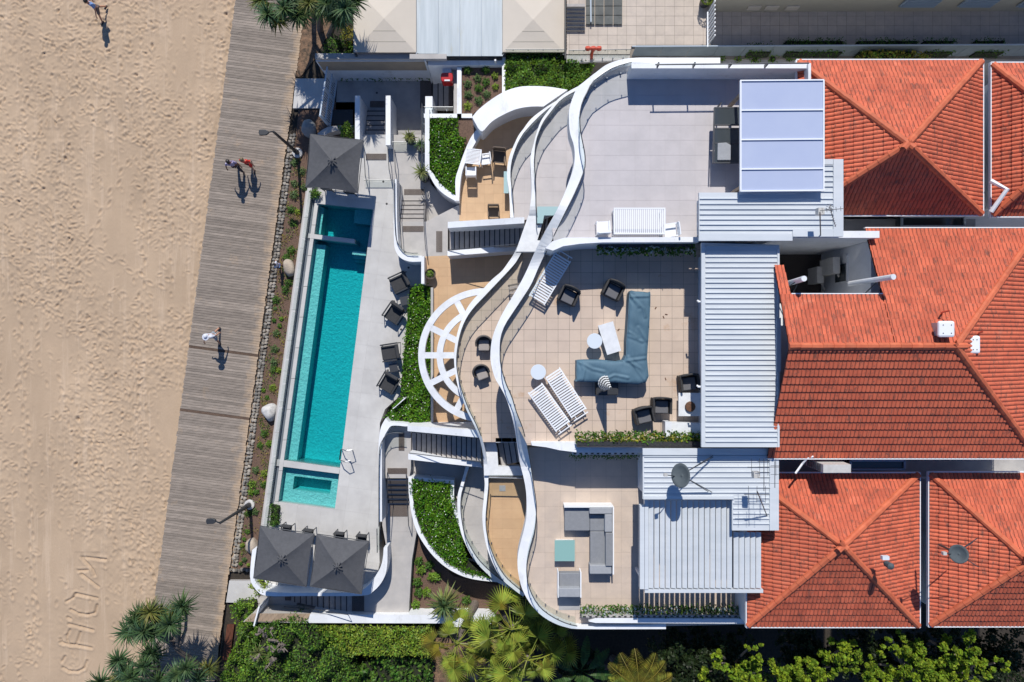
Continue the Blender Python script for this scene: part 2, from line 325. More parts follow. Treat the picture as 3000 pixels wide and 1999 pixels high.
# ------------------------------------------------------------ ground, sand, boardwalk
MB().prism([(-150, -150), (150, -150), (150, 150), (-150, 150)], -.6, -.2).build('ground', M['sand'], kind='structure')
def vnoise(nx, ny, cell, seed):
    r = np.random.default_rng(seed); gx, gy = int(nx/cell)+3, int(ny/cell)+3; g = r.random((gx, gy))
    x = np.arange(nx)/cell; y = np.arange(ny)/cell; xi, yi = x.astype(int), y.astype(int); fx, fy = x-xi, y-yi
    fx = fx*fx*(3-2*fx); fy = fy*fy*(3-2*fy)
    a = g[np.ix_(xi, yi)]*(1-fx)[:, None]+g[np.ix_(xi+1, yi)]*fx[:, None]; b = g[np.ix_(xi, yi+1)]*(1-fx)[:, None]+g[np.ix_(xi+1, yi+1)]*fx[:, None]
    return a*(1-fy)+b*fy-.5
def make_sand():
    st = .05; x0, x1, y0, y1 = -28.6, -13.0, -19.2, 19.2; nx, ny = int((x1-x0)/st), int((y1-y0)/st)
    X = x0+np.arange(nx)*st; Y = y0+np.arange(ny)*st
    z = np.zeros((nx, ny)); z += vnoise(nx, ny, 60, 1)*.06+vnoise(nx, ny, 16, 2)*.035
    zone = np.clip(vnoise(nx, ny, 75, 31)*2.6+.75, .12, 1.15); rough = np.clip(vnoise(nx, ny, 40, 5)+.62, .25, 1)*zone; z += (vnoise(nx, ny, 6, 3)*.038+vnoise(nx, ny, 3, 4)*.034)*rough
    ux = (X[:, None]+Y[None, :]*-.1345)              # along-beach tyre and rake tracks
    z += .009*np.sin(ux*13)*np.clip(vnoise(nx, ny, 90, 8)*4, 0, 1)
    smooth = np.exp(-((ux+15.9)/1.0)**2)+np.exp(-((ux+19.6)/.45)**2); z *= 1-.72*np.clip(smooth, 0, 1)
    r = np.random.default_rng(21)
    def stamp(cx, cy, a, L, W, d):
        i0, i1 = int((cx-.45-x0)/st), int((cx+.45-x0)/st); j0, j1 = int((cy-.45-y0)/st), int((cy+.45-y0)/st)
        if i0 < 0 or j0 < 0 or i1 >= nx or j1 >= ny: return
        dx = X[i0:i1, None]-cx; dy = Y[None, j0:j1]-cy; u = dx*math.cos(a)+dy*math.sin(a); v = -dx*math.sin(a)+dy*math.cos(a)
        q = (u/L)**2+(v/W)**2; z[i0:i1, j0:j1] += -d*np.exp(-q*1.3)+.5*d*np.exp(-(np.sqrt(q)-1.75)**2*4)
    txt = (-25.2, -23.0)
    for _ in range(8500):
        cx, cy = r.uniform(x0, x1), r.uniform(y0, y1); sm = math.exp(-((cx-.1345*cy+15.9)/1.0)**2)
        if r.random() < sm*.85: continue
        if r.random() > zone[min(int((cx-x0)/st), nx-1), min(int((cy-y0)/st), ny-1)]: continue
        if -25 < cx < -20 and cy < -10.2 and r.random() < .8: continue
        a = math.pi/2+.3+r.normal(0, .55) if r.random() < .7 else r.uniform(0, 3.1)
        stamp(cx, cy, a, r.uniform(.09, .15), r.uniform(.045, .075), r.uniform(.015, .048))
    # trails of single walkers
    for (ax, ay, bx, by) in ((-28, 8.5, -18, 2.5), (-27, 17, -17, 12), (-24, -2, -18, -14), (-27, -4, -20, 10), (-20, -6, -19, 12), (-26, 2, -25, -17)):
        L = math.hypot(bx-ax, by-ay); n = int(L/.6); a = math.atan2(by-ay, bx-ax)
        for i in range(n): stamp(ax+(bx-ax)*i/n+r.normal(0, .04)-math.sin(a)*.09*(-1)**i, ay+(by-ay)*i/n+math.cos(a)*.09*(-1)**i, a, .15, .07, .05)
    # letters scratched into the sand
    S = [[(330, 197), (600, 228)], [(345, 215), (455, 335)], [(300, 350), (400, 345)], [(330, 385), (520, 530)], [(455, 335), (480, 400)], [(170, 685), (240, 645), (270, 600), (505, 652)],
         [(212, 775), (300, 820), (400, 832), (480, 812), (505, 725)], [(190, 935), (320, 965), (460, 1002)], [(205, 1000), (172, 1060), (178, 1120), (215, 1155), (275, 1155), (320, 1025)],
         [(100, 1100), (130, 1150)], [(100, 1135), (220, 1165), (300, 1170), (440, 1198)], [(150, 1290), (118, 1345)], [(125, 1412), (200, 1452), (290, 1456), (360, 1420), (392, 1340)], [(180, 860), (215, 880)]]
    for ln in S:
        pts = [P(150+a/3.742, 1580+b/3.742, 0)[:2] for a, b in ln]
        for (ax, ay), (bx, by) in zip(pts, pts[1:]):
            i0, i1 = int((min(ax, bx)-.3-x0)/st), int((max(ax, bx)+.3-x0)/st); j0, j1 = int((min(ay, by)-.3-y0)/st), int((max(ay, by)+.3-y0)/st)
            i0, j0 = max(i0, 0), max(j0, 0); dx = X[i0:i1, None]-ax; dy = Y[None, j0:j1]-ay; L2 = (bx-ax)**2+(by-ay)**2
            t = np.clip((dx*(bx-ax)+dy*(by-ay))/L2, 0, 1); d = np.hypot(dx-t*(bx-ax), dy-t*(by-ay))
            sub = z[i0:i1, j0:j1]; g = -.085*np.exp(-(d/.055)**2)+.035*np.exp(-((d-.13)/.05)**2)
            z[i0:i1, j0:j1] = np.where(g < sub, np.minimum(sub, g+.3*sub), sub+np.maximum(g, 0)*.6)
    z = np.clip(z, -.16, .13)
    V = np.stack([np.repeat(X, ny), np.tile(Y, nx), z.ravel()], 1)
    ii, jj = np.meshgrid(np.arange(nx-1), np.arange(ny-1), indexing='ij'); a = (ii*ny+jj).ravel(); F = np.stack([a, a+ny, a+ny+1, a+1], 1)
    me = bpy.data.meshes.new('sand'); me.vertices.add(len(V)); me.vertices.foreach_set('co', V.ravel()); me.loops.add(F.size); me.loops.foreach_set('vertex_index', F.ravel())
    me.polygons.add(len(F)); me.polygons.foreach_set('loop_start', np.arange(len(F))*4); me.polygons.foreach_set('loop_total', np.full(len(F), 4)); me.update()
    me.polygons.foreach_set('use_smooth', [True]*len(F)); me.materials.append(M['sand'])
    o = bpy.data.objects.new('sand', me); col.objects.link(o); tag(o, kind='structure')
make_sand()
XL = lambda x0, y: x0-.1345*y
def strip(xa, xb, ya, yb, z, n=2):
    ys = [ya+(yb-ya)*i/n for i in range(n+1)]
    return PL([(XL(xa, y), y) for y in ys], z)+PL([(XL(xb, y), y) for y in reversed(ys)], z)
# boardwalk
bw = MB().prism(strip(692, 897, -60, 2060, .22), .02, .22).build('boardwalk', M['soil'], kind='structure')
A = Vector(P(690, 0, .3)); Bp = Vector(P(XL(690, 2000), 2000, .3)); U = (Bp-A).normalized(); V = Vector((-U.y, U.x, 0)); W = 3.66
ang = math.atan2(V.y, V.x)
pm = MB().box((W/2, 0, 0), (W, .122, .04)).mesh('plank'); pm.materials.append(M['plank'])
pd = MB().box((W/2, 0, 0), (W, .13, .04)).mesh('joint_plank'); pd.materials.append(M['plankd'])
s1 = (Vector(P(655, 1026, .3))-A).dot(U); s2 = (Vector(P(626, 1215, .3))-A).dot(U)
rr = random.Random(3)
for i in range(300):
    s = -1.6+i*.1335
    dk = abs(s-s1) < .068 or abs(s-s2) < .068
    q = A+U*s+V*rr.uniform(-.03, .03); q.z = .30 if not dk else .285
    inst('plank', pd if dk else pm, q, bw, ang)
MB().prism(strip(897, 905, -60, 1665, .2), 0, .2).build('sand_strip', M['sand'], kind='structure')
# garden soil inside the property, street-side ground and the higher ground behind
prop = MB().prism(PL([(905, -80), (3120, -80), (3120, 2100), (640, 2100), (XL(905, 1999), 1999)], .25), -.1, .25).build('garden_ground', M['soil'], kind='structure')
# rough stone edging
ed = thing('stone_edging', 'low edging of rough mixed stones running beside the weathered boardwalk', 'stone edging', P(790, 900, .25))
sm = []
for k in range(10):
    n = rr.randint(5, 7); pts = [(.11*math.cos(2*math.pi*i/n+rr.uniform(-.3, .3))*rr.uniform(.8, 1.15), .095*math.sin(2*math.pi*i/n+rr.uniform(-.3, .3))*rr.uniform(.8, 1.15)) for i in range(n)]
    b = MB(); h = rr.uniform(.1, .17); b.add([(x, y, 0) for x, y in pts]+[(x*.95, y*.95, h*.7) for x, y in pts]+[(x*.6, y*.6, h) for x, y in pts],
        [tuple(range(2*n, 3*n))]+[(i, (i+1) % n, n+(i+1) % n, n+i) for i in range(n)]+[(n+i, n+(i+1) % n, 2*n+(i+1) % n, 2*n+i) for i in range(n)])
    m_ = b.mesh('stone'); m_.materials.append(M['stone']); sm.append(m_)
MB().prism(strip(903, 921, 395, 1668, .3), .2, .3).build('mortar_bed', M['litter'], ed)
cnt = 0; y = 398
while y < 1664 and cnt < 270:
    for c_ in (907.5, 916.5):
        q = P(XL(c_+rr.uniform(-1, 1), y), y+rr.uniform(-2, 2), .28); inst('stone', sm[rr.randrange(10)], q, ed, rr.uniform(0, 6.2)); cnt += 1
    y += rr.uniform(8.6, 11.0)
for k in range(2):
    e2 = thing('stone_edging', ['short return of rough stone edging beside the pale slab below the twin umbrellas', 'short row of rough stones below the pale slab near the hedge'][k], 'stone edging', P(700, 1670, .25))
    for j in range(8 if k == 0 else 5):
        x, yy = (678+j*8, 1670+rr.uniform(-3, 3)) if k == 0 else (716+j*8, 1785+rr.uniform(-3, 3)); inst('stone', sm[rr.randrange(10)], P(x, yy, .3), e2, rr.uniform(0, 6))
# mulch bed between edging and pool wall
MB().prism(PL([(878, 290), (960, 330), (945, 400), (903, 560)]+[(XL(976, yy), yy) for yy in (600, 1000, 1400, 1610)]+[(748, 1668), (XL(920, 1668), 1668), (XL(920, 900), 900), (XL(920, 380), 380)], .33), .2, .33).build('mulch_bed', M['mulch'], kind='structure')
# ------------------------------------------------------------ floors made of single slabs
def floor(sname, tname, polypx, z, tx, ty, mt, mj, parent=None, gap=.008, th=.03, angle=0, z0=None, lim=290, orig=(0, 0), kind='structure', world=False, slabname='slab', ofs=(0, 0)):
    pw = polypx if world else PL(polypx, z); z0 = z-.3 if z0 is None else z0
    slab = MB().prism(pw, z0, z-.006).build(sname, mj, parent, **({'kind': kind} if parent is None else {}))
    ca, sa = math.cos(-angle), math.sin(-angle); q = [(x*ca-y*sa, x*sa+y*ca) for x, y in pw]
    xs, ys = [p[0] for p in q], [p[1] for p in q]; ca, sa = math.cos(angle), math.sin(angle)
    full = MB().box((0, 0, -th/2), (tx-gap, ty-gap, th)).mesh(tname); full.materials.append(mt); n = 0; rest = MB()
    gx0 = math.floor((min(xs)-ofs[0])/tx)*tx+ofs[0]; gy0 = math.floor((min(ys)-ofs[1])/ty)*ty+ofs[1]
    i = 0; cells = []
    x = gx0
    while x < max(xs):
        y = gy0
        while y < max(ys):
            c = clip_rect(q, x+gap/2, x+tx-gap/2, y+gap/2, y+ty-gap/2)
            if c and area(c) > .004: cells.append((x, y, c, area(c)))
            y += ty
        x += tx
    fa = (tx-gap)*(ty-gap)
    cells.sort(key=lambda t: -t[3])
    for (x, y, c, ar) in cells:
        if n < lim:
            if ar > fa*.999:
                cx, cy = x+tx/2, y+ty/2; inst(tname, full, (cx*ca-cy*sa, cx*sa+cy*ca, z), slab, angle)
            else: MB().prism([(a*ca-b*sa, a*sa+b*ca) for a, b in c], z-th, z).build(tname, mt, slab)
            n += 1
        else: rest.prism([(a*ca-b*sa, a*sa+b*ca) for a, b in c], z-th, z)
    if rest.v: rest.build('small_'+tname+'s', mt, slab, kind='stuff')
    return slab
DZ = 1.6; TAN = 2.6
RA = math.atan(.1345)*-1      # rotation of the pool's axes
floor('pool_deck', 'paver', [(916, 570), (1060, 395), (1152, 395), (1152, 622), (1093, 614), (925, 597)], DZ, 1.2, 1.2, M['deck'], M['path'], gap=.006, th=.02, angle=RA, z0=.26)
floor('pool_deck', 'paver', [(1093, 614), (1152, 622), (1155, 700), (1172, 755), (1235, 768), (1235, 838), (1200, 846), (1190, 980), (1182, 1060), (1172, 1160), (1128, 1200), (1113, 1240), (1111, 1300), (1111, 1509), (981, 1492), (994, 1389), (1036, 1050), (1080, 700)],
      DZ, 1.2, 1.2, M['deck'], M['path'], gap=.006, th=.02, angle=RA, z0=.26)
floor('pool_deck', 'paver', [(804, 1470), (981, 1492), (1111, 1509), (1111, 1600), (1112, 1650), (1102, 1700), (1065, 1738), (800, 1742), (748, 1705), (752, 1640), (770, 1560), (787, 1500)], DZ, 1.2, 1.2, M['deck'], M['path'], gap=.006, th=.02, angle=RA, z0=.26)
# ------------------------------------------------------------ swimming pool
pool = thing('swimming_pool', 'long turquoise lap pool with a raised spa at its lower end beside the pale deck', 'swimming pool', P(950, 1000, DZ))
def basin(poly, zt, zb, m, par, name='basin'):
    n = len(poly); b = MB(); b.add([(x, y, zb) for x, y in poly]+[(x, y, zt) for x, y in poly], [tuple(range(n))]+[(i, n+i, n+(i+1) % n, (i+1) % n) for i in range(n)]); return b.build(name, m, par)
PM = PL([(929, 598), (1093, 614), (1080, 700), (1036, 1050), (996, 1372), (822, 1348), (XL(1012, 1050), 1050), (XL(1012, 700), 700)], DZ)
basin(PM, DZ-.02, .34, M['mosaic'], pool)
SP = PL([(822, 1367), (993, 1389), (981, 1492), (810, 1472)], DZ); basin(SP, DZ-.02, .5, M['mosaic'], pool, 'spa_basin')
led = lambda xa, xb, ya, yb, z: PL([(XL(xa, ya), ya), (XL(xb, ya), ya+4), (XL(xb, yb), yb+4), (XL(xa, yb), yb)], z)
MB().prism(led(1013, 1050, 715, 1346, 1.2), .35, 1.15).build('ledge', M['mosaic'], pool)
MB().prism(led(1013, 1030, 605, 684, 1.2), .35, 1.15).build('ledge', M['mosaic'], pool)
MB().prism(PL([(1040, 612), (1092, 617), (1086, 660), (1036, 655)], 1), .35, 1.0).build('bench', M['mosaic'], pool)
for k in range(3): MB().prism(PL([(1036, 738+k*9), (1076-k, 742+k*9), (1075-k, 752+k*9), (1035, 748+k*9)], 1), .35, 1.25-.3*k).build('step', M['mosaic'], pool)
sb = PL([(822, 1367), (993, 1389), (981, 1492), (810, 1472), (822, 1367), (855, 1400), (850, 1440), (960, 1454), (966, 1414), (855, 1400)], DZ)
MB().prism(sb, .52, 1.2).build('spa_bench', M['mosaic'], pool)
MB().prism(PL([(904, 685), (1039, 702), (1039, 714), (902, 698)], DZ), .35, 1.63).build('divider_wall', M['deck'], pool)
MB().prism(PL([(812, 1347), (822, 1348), (996, 1372), (993, 1389), (822, 1367), (810, 1366)], DZ), .35, 1.605).build('spa_wall', M['deck'], pool)
ys = [575, 800, 1000, 1200, 1400, 1500]
def cops(xa, xb, y0, y1, z0, z1, name, m, par, seg=90, g=.6):
    y = y0; o = None
    while y < y1-1:
        ye = min(y+seg, y1)
        MB().prism(PL([(XL(xa, y+g), y+g), (XL(xb, y+g), y+g), (XL(xb, ye-g), ye-g), (XL(xa, ye-g), ye-g)], z1), z0, z1).build(name, m, par); y = ye
cops(1002, 1013, 570, 1480, .3, 1.62, 'coping', M['deck'], pool)
ow = thing('pool_wall', 'long white boundary wall with glass fence between the mulch bed and the turquoise pool', 'wall', P(870, 1000, .3))
cops(975, 988, 548, 1600, .26, 1.78, 'wall_segment', M['deck'], ow, 90, .3)
cops(971, 975, 560, 1600, .26, .7, 'footing', M['path'], ow, 360, 0)
MB().prism(strip(988, 1002, 560, 1500, 1.5), .26, 1.5).build('gutter_floor', M['gutter'], ow)
y = 566
while y < 1590:
    MB().prism(PL([(XL(991, y), y), (XL(992, y), y), (XL(992, y+66), y+66), (XL(991, y+66), y+66)], 1.7), 1.5, 2.3).build('glass_panel', M['glass'], ow); y += 70
wm = glassmat('pool_water', (.93, 1, 1), .0, rough=.03, ior=1.33, bump=.05)
t_ = wm.node_tree; va = t_.nodes.new('ShaderNodeVolumeAbsorption'); va.inputs['Color'].default_value = (.0, .86, .90, 1); va.inputs['Density'].default_value = 1.2
t_.links.new(va.outputs[0], t_.nodes['Material Output'].inputs['Volume'])
def inset(p, d):
    cx, cy = sum(a for a, _ in p)/len(p), sum(b for _, b in p)/len(p); return [(cx+(x-cx)*(1-d), cy+(y-cy)*(1-d)) for x, y in p]
MB().prism(inset(PM, .002), .36, 1.50).build('water', wm, pool); MB().prism(inset(SP, .004), .53, 1.52).build('spa_water', wm, pool)
lad = thing('pool_handrail', 'bent steel entry handrails at the lower right edge of the pool', 'handrail', P(1010, 1340, DZ))
for k in range(2):
    y0 = 1316+k*32; MB().tube([P(1000-4*k, y0, 1.0), P(1001-4*k, y0+1, 2.2), P(1015-4*k, y0+6, 2.4), P(1030-5*k, y0+3, 2.35), P(1033-6*k, y0+4, 1.6)], .025, 6).build('rail', M['steel'], lad)
for k in range(3): MB().bar(P(999, 1318, 1.3-.28*k), P(995, 1348, 1.3-.28*k), .06, .03).build('rung', M['charcoal'], lad)
# ------------------------------------------------------------ entry court top left
floor('entry_court', 'court_slab', [(990, 222), (1245, 222), (1245, 240), (1262, 240), (1262, 318), (1244, 330), (1244, 600), (1160, 600), (1152, 395), (1065, 395), (1065, 370), (980, 370)], .5, 1.2, 1.2, M['court'], M['court'], z0=.2, gap=.006, th=.02)
floor('upper_path', 'paver', [(1143, 396), (1244, 396), (1248, 500), (1262, 540), (1300, 580), (1346, 605), (1346, 648), (1312, 650), (1312, 755), (1236, 768), (1172, 755), (1157, 700), (1155, 530), (1143, 525)], 1.62, 1.2, 1.2, M['path'], M['path'], z0=.3, gap=.005, th=.02)
MB().prism(PL([(1150, 655), (1160, 650), (1248, 650), (1346, 600), (1346, 655), (1312, 660), (1312, 755), (1236, 768), (1172, 755), (1157, 715)], TAN), .3, TAN-.003).build('upper_landing', M['path'], kind='structure')
floor('boardwalk_slab', 'paver', [(866, 231), (950, 231), (945, 318), (858, 318)], .42, 1.6, 1.6, M['deck'], M['path'], gap=.005, th=.02, z0=.2)
floor('boardwalk_slab', 'paver', [(672, 1702), (748, 1702), (760, 1768), (662, 1766)], .42, 2.5, 2.5, M['deck'], M['path'], gap=.005, th=.02, z0=.2)
# lower path
floor('lower_path', 'paver', [(1124, 1240), (1196, 1246), (1196, 1400), (1206, 1510), (1220, 1562), (1207, 1640), (1197, 1800), (1030, 1800), (1030, 1745), (1090, 1740), (1124, 1700), (1133, 1610), (1120, 1540)], 1.6, 1.2, 1.2, M['path'], M['path'], z0=.26, gap=.005, th=.02)
MB().prism(PL([(1122, 1262), (1140, 1246), (1204, 1246), (1204, 1375), (1198, 1402), (1130, 1402)], TAN), .3, TAN-.003).build('stair_landing', M['path'], kind='structure')
MB().prism(PL([(1196, 1340), (1420, 1366), (1372, 1420), (1345, 1490), (1325, 1410), (1204, 1405)], 1.9), .26, 1.9).build('side_path', M['path'], kind='structure')
floor('gate_landing', 'paver', [(760, 1750), (870, 1750), (870, 1800), (745, 1800)], .45, 1.2, 1.2, M['path'], M['path'], z0=.2, gap=.005, th=.02)
# ------------------------------------------------------------ stairs
def stair(label, a0, a1, b0, b1, z0, z1, n, mt=None, group=None, nose=.05):
    """a0->a1 left/right ends of the first (z0) edge in photo px, b0->b1 of the last (z1) edge"""
    t = thing('staircase', label, 'stairs', P((a0[0]+b1[0])/2, (a0[1]+b1[1])/2, min(z0, z1)), group=group)
    for i in range(n):
        f0, f1 = i/n, (i+1)/n; zz = z0+(z1-z0)*((i+1)/(n+1))
        L = lambda p, q, f: (p[0]+(q[0]-p[0])*f, p[1]+(q[1]-p[1])*f)
        p4 = PL([L(a0, b0, f0), L(a1, b1, f0), L(a1, b1, f1), L(a0, b0, f1)], zz)
        MB().prism(p4, zz-.35, zz).build('tread', mt or M['tread'], t)
        e0, e1 = (Vector(p4[0]), Vector(p4[1])) if z1 > z0 else (Vector(p4[3]), Vector(p4[2])); o0, o1 = (Vector(p4[3]), Vector(p4[2])) if z1 > z0 else (Vector(p4[0]), Vector(p4[1]))
        d0 = (o0-e0).normalized()*nose; d1 = (o1-e1).normalized()*nose; g = (e1-e0)*.01
        MB().prism([tuple(e0+g), tuple(e1-g), tuple(e1-g+d1), tuple(e0+g+d0)], zz-.02, zz+.006).build('nosing', M['dark'], t)
    return t
def pad(label, x0, y0, x1, y1, z):
    t = thing('tactile_pad', label, 'tactile pad', P((x0+x1)/2, (y0+y1)/2, z), group='tactile pads at the stair ends')
    b = MB(); nx, ny = max(4, round((x1-x0)/3.3)), max(4, round((y1-y0)/3.3))
    MB().prism(PL([(x0, y0), (x1, y0), (x1, y1), (x0, y1)], z), z-.01, z+.004).build('base_plate', M['path'], t)
    for i in range(nx):
        for j in range(ny):
            c = P(x0+(i+.5)*(x1-x0)/nx, y0+(j+.5)*(y1-y0)/ny, z); b.box((c[0], c[1], z+.008), (.046, .046, .03))
    b.build('studs', M['stud'], t, kind='stuff'); return t
pad('tactile pad in the shade at the top of the entry steps', 1084, 297, 1127, 316, .5)
pad('tall tactile pad left of the two shaded steps by the red cabinet', 1231, 236, 1264, 318, .5)
pad('tactile pad just above the two dark planter hedges by the red cabinet steps', 1314, 236, 1330, 318, .86)
pad('sunlit tactile pad at the foot of the entry steps beside the grey umbrella', 1072, 451, 1132, 469, 1.62)
pad('tactile pad crossed by the yucca shadow', 1184, 555, 1245, 572, 1.62)
pad('tactile pad below the short upper steps near the white parapet', 1180, 663, 1241, 680, TAN)
pad('upright tactile pad at the foot of the upper white-walled stair', 1278, 678, 1296, 739, TAN)
pad('tactile pad half in the leafy shadow at the foot of the lower white-walled stair', 1168, 1268, 1185, 1321, TAN)
pad('tactile pad above the lower striped steps', 1135, 1372, 1193, 1389, TAN)
pad('tactile pad below the lower striped steps beside the big hedge', 1143, 1479, 1197, 1514, 1.6)
pad('tactile pad at the right end of the bottom staircase', 1031, 1747, 1067, 1791, 1.62)
pad('small tactile pad at the left end of the bottom staircase', 835, 1747, 853, 1760, .47)
stair('entry steps in shade and sun between two white walls beside the upper umbrella', (1075, 325), (1128, 325), (1068, 436), (1130, 436), .5, 1.6, 8)
stair('two shaded steps beside the red cabinet', (1266, 237), (1266, 318), (1314, 237), (1314, 318), .5, .86, 3)
stair('short sunlit steps with dark rails beside the curved white parapet', (1172, 588), (1247, 588), (1170, 652), (1243, 652), 1.62, TAN, 5)
stair('upper white-walled staircase with dark-edged treads leading under the curved balcony', (1315, 673), (1315, 735), (1536, 655), (1536, 718), TAN, 4.9, 15)
stair('lower white-walled staircase with dark-edged treads leading under the curved balcony', (1204, 1268), (1204, 1330), (1409, 1284), (1409, 1352), TAN, 4.7, 14)
stair('lower striped steps with bands of shade beside the big curved hedge', (1134, 1405), (1197, 1405), (1133, 1475), (1197, 1475), TAN, 1.6, 5, nose=.16)
stair('bottom staircase climbing right from the small white gate below the twin umbrellas', (862, 1735), (862, 1765), (1031, 1735), (1031, 1800), .45, 1.6, 10)
stair('short dark stair showing in the gap of the lower landing roof', (1455, 1296), (1467, 1366), (1521, 1290), (1530, 1352), 4.9, 5.7, 4)
stair('dark stair flight glimpsed in the gap of the upper landing roof', (1577, 622), (1560, 700), (1610, 610), (1598, 700), 6.2, 7.1, 4)
# ------------------------------------------------------------ main building: wavy terraces
TT, TC, TB = 9.9, 8.9, 7.4
apt = thing('apartment_building', 'white wavy-fronted apartment building with three tiled roof terraces behind the pool', 'building', P(1800, 1000, .25))
B3 = [((2110,170),(2110,188)),((1960,170),(1960,188)),((1850,171),(1850,184)),((1786,186),(1795,200)),((1747,212),(1760,222)),((1709,242),(1735,242)),((1691,258),(1722,268)),((1676,292),(1709,293)),((1668,322),(1700,325)),((1667,352),(1698,357)),
 ((1670,390),(1701,390)),((1681,426),(1707,421)),((1684,460),(1713,452)),((1680,493),(1714,485)),((1668,529),(1707,513)),((1653,569),(1684,567)),((1633,613),(1658,620)),((1602,669),(1633,671)),((1582,707),(1612,715)),((1559,756),(1597,746)),
 ((1545,789),(1577,789)),((1525,829),(1557,835)),((1500,872),(1529,879)),((1476,912),(1495,930)),((1455,955),(1478,958)),((1442,993),(1467,993)),((1437,1032),(1465,1032)),((1439,1068),(1467,1070)),((1450,1108),(1476,1105)),((1464,1132),(1483,1127)),((1482,1166),(1500,1165)),
 ((1496,1208),(1513,1208)),((1507,1254),(1531,1254)),((1514,1298),(1544,1305)),((1523,1356),(1554,1356)),((1534,1400),(1561,1405)),((1541,1440),(1566,1440)),((1543,1476),(1571,1476)),((1542,1515),(1571,1515)),((1535,1553),(1566,1558)),((1525,1591),(1553,1604)),((1517,1630),(1545,1642)),
 ((1517,1668),(1543,1675)),((1525,1711),(1547,1710)),((1538,1744),(1560,1745)),((1558,1775),(1580,1776)),((1585,1803),(1605,1798)),((1620,1825),(1640,1818)),((1660,1839),(1680,1832)),((1710,1844),(1720,1836)),((1951,1844),(1951,1830))]
B2 = [((1699,251),(1700,262)),((1663,270),(1668,278)),((1633,293),(1640,298)),((1607,324),(1615,329)),((1584,357),(1592,360)),((1569,400),(1575,401)),((1564,420),(1569,427)),((1555,455),(1566,465)),((1554,478),(1565,485)),((1556,516),(1568,516)),((1557,567),(1570,567)),((1553,605),(1570,605)),
 ((1546,650),(1573,650)),((1525,700),(1560,700)),((1505,745),(1530,740)),((1490,768),(1514,768)),((1470,795),(1490,796)),((1439,822),(1455,833)),((1406,858),(1419,871)),((1375,893),(1388,904)),((1355,932),(1366,936)),((1340,976),(1350,976)),((1331,1027),(1340,1027)),((1331,1070),(1338,1070)),
 ((1337,1114),(1345,1114)),((1348,1155),(1356,1153)),((1367,1203),(1375,1203)),((1388,1245),(1396,1245)),((1406,1290),(1414,1290)),((1416,1343),(1426,1343)),((1418,1394),(1431,1394)),((1420,1420),(1432,1420)),((1417,1464),(1428,1464)),((1413,1510),(1424,1510)),((1416,1552),(1425,1552)),((1425,1600),(1435,1598)),
 ((1443,1650),(1455,1648)),((1469,1696),(1480,1688)),((1500,1724),(1512,1718)),((1533,1749),(1540,1740))]
B1T = [((1628,297),(1634,300)),((1594,319),(1602,324)),((1556,349),(1571,352)),((1533,379),(1542,383)),((1519,398),(1529,400)),((1505,427),(1515,427)),((1492,460),(1502,465)),((1486,495),(1497,495)),((1486,529),(1497,529)),((1492,567),(1502,567)),((1495,638),(1506,638))]
B1B = [((1365,1366),(1376,1368)),((1357,1395),(1367,1395)),((1350,1419),(1360,1421)),((1341,1451),(1352,1451)),((1340,1489),(1350,1489)),((1344,1528),(1354,1528)),((1352,1566),(1362,1566)),((1370,1608),(1380,1604)),((1392,1645),(1403,1640)),((1426,1681),(1436,1673)),((1456,1706),(1469,1699)),((1500,1729),(1510,1722)),((1525,1743),(1533,1737))]
def lerpz(tab):
    def f(y):
        if y <= tab[0][0]: return tab[0][1]
        for (a, za), (b_, zb) in zip(tab, tab[1:]):
            if y <= b_:
                t = (y-a)/(b_-a); t = t*t*(3-2*t); return za+(zb-za)*t
        return tab[-1][1]
    return f
z3 = lerpz([(600, 10.2), (790, 9.2), (1200, 9.2), (1380, 7.7)]); z2 = lerpz([(600, 7.5), (760, 6.2), (1240, 6.2), (1400, 5.2)])
zc1 = lambda y: 4.95; zc2 = lambda y: 2.95
def ribbon(name, pairs, zf, th, m, parent, n=4, **t):
    o = crom([p[0] for p in pairs], n); i = crom([p[1] for p in pairs], n); b = MB(); L = len(o); v = []
    for (ox, oy), (ix, iy) in zip(o, i):
        z = zf((oy+iy)/2); a, c = P(ox, oy, z), P(ix, iy, z); v += [a, c, (a[0], a[1], z-th), (c[0], c[1], z-th)]
    f = []
    for k in range(L-1):
        q = 4*k; f += [(q, q+1, q+5, q+4), (q+1, q+3, q+7, q+5), (q+3, q+2, q+6, q+7), (q+2, q, q+4, q+6)]
    f += [(0, 2, 3, 1), (4*L-4, 4*L-3, 4*L-1, 4*L-2)]
    ob = b.add(v, f).build(name, m, parent, **t); bm = bmesh.new(); bm.from_mesh(ob.data); bmesh.ops.recalc_face_normals(bm, faces=bm.faces); bm.to_mesh(ob.data); bm.free(); return ob
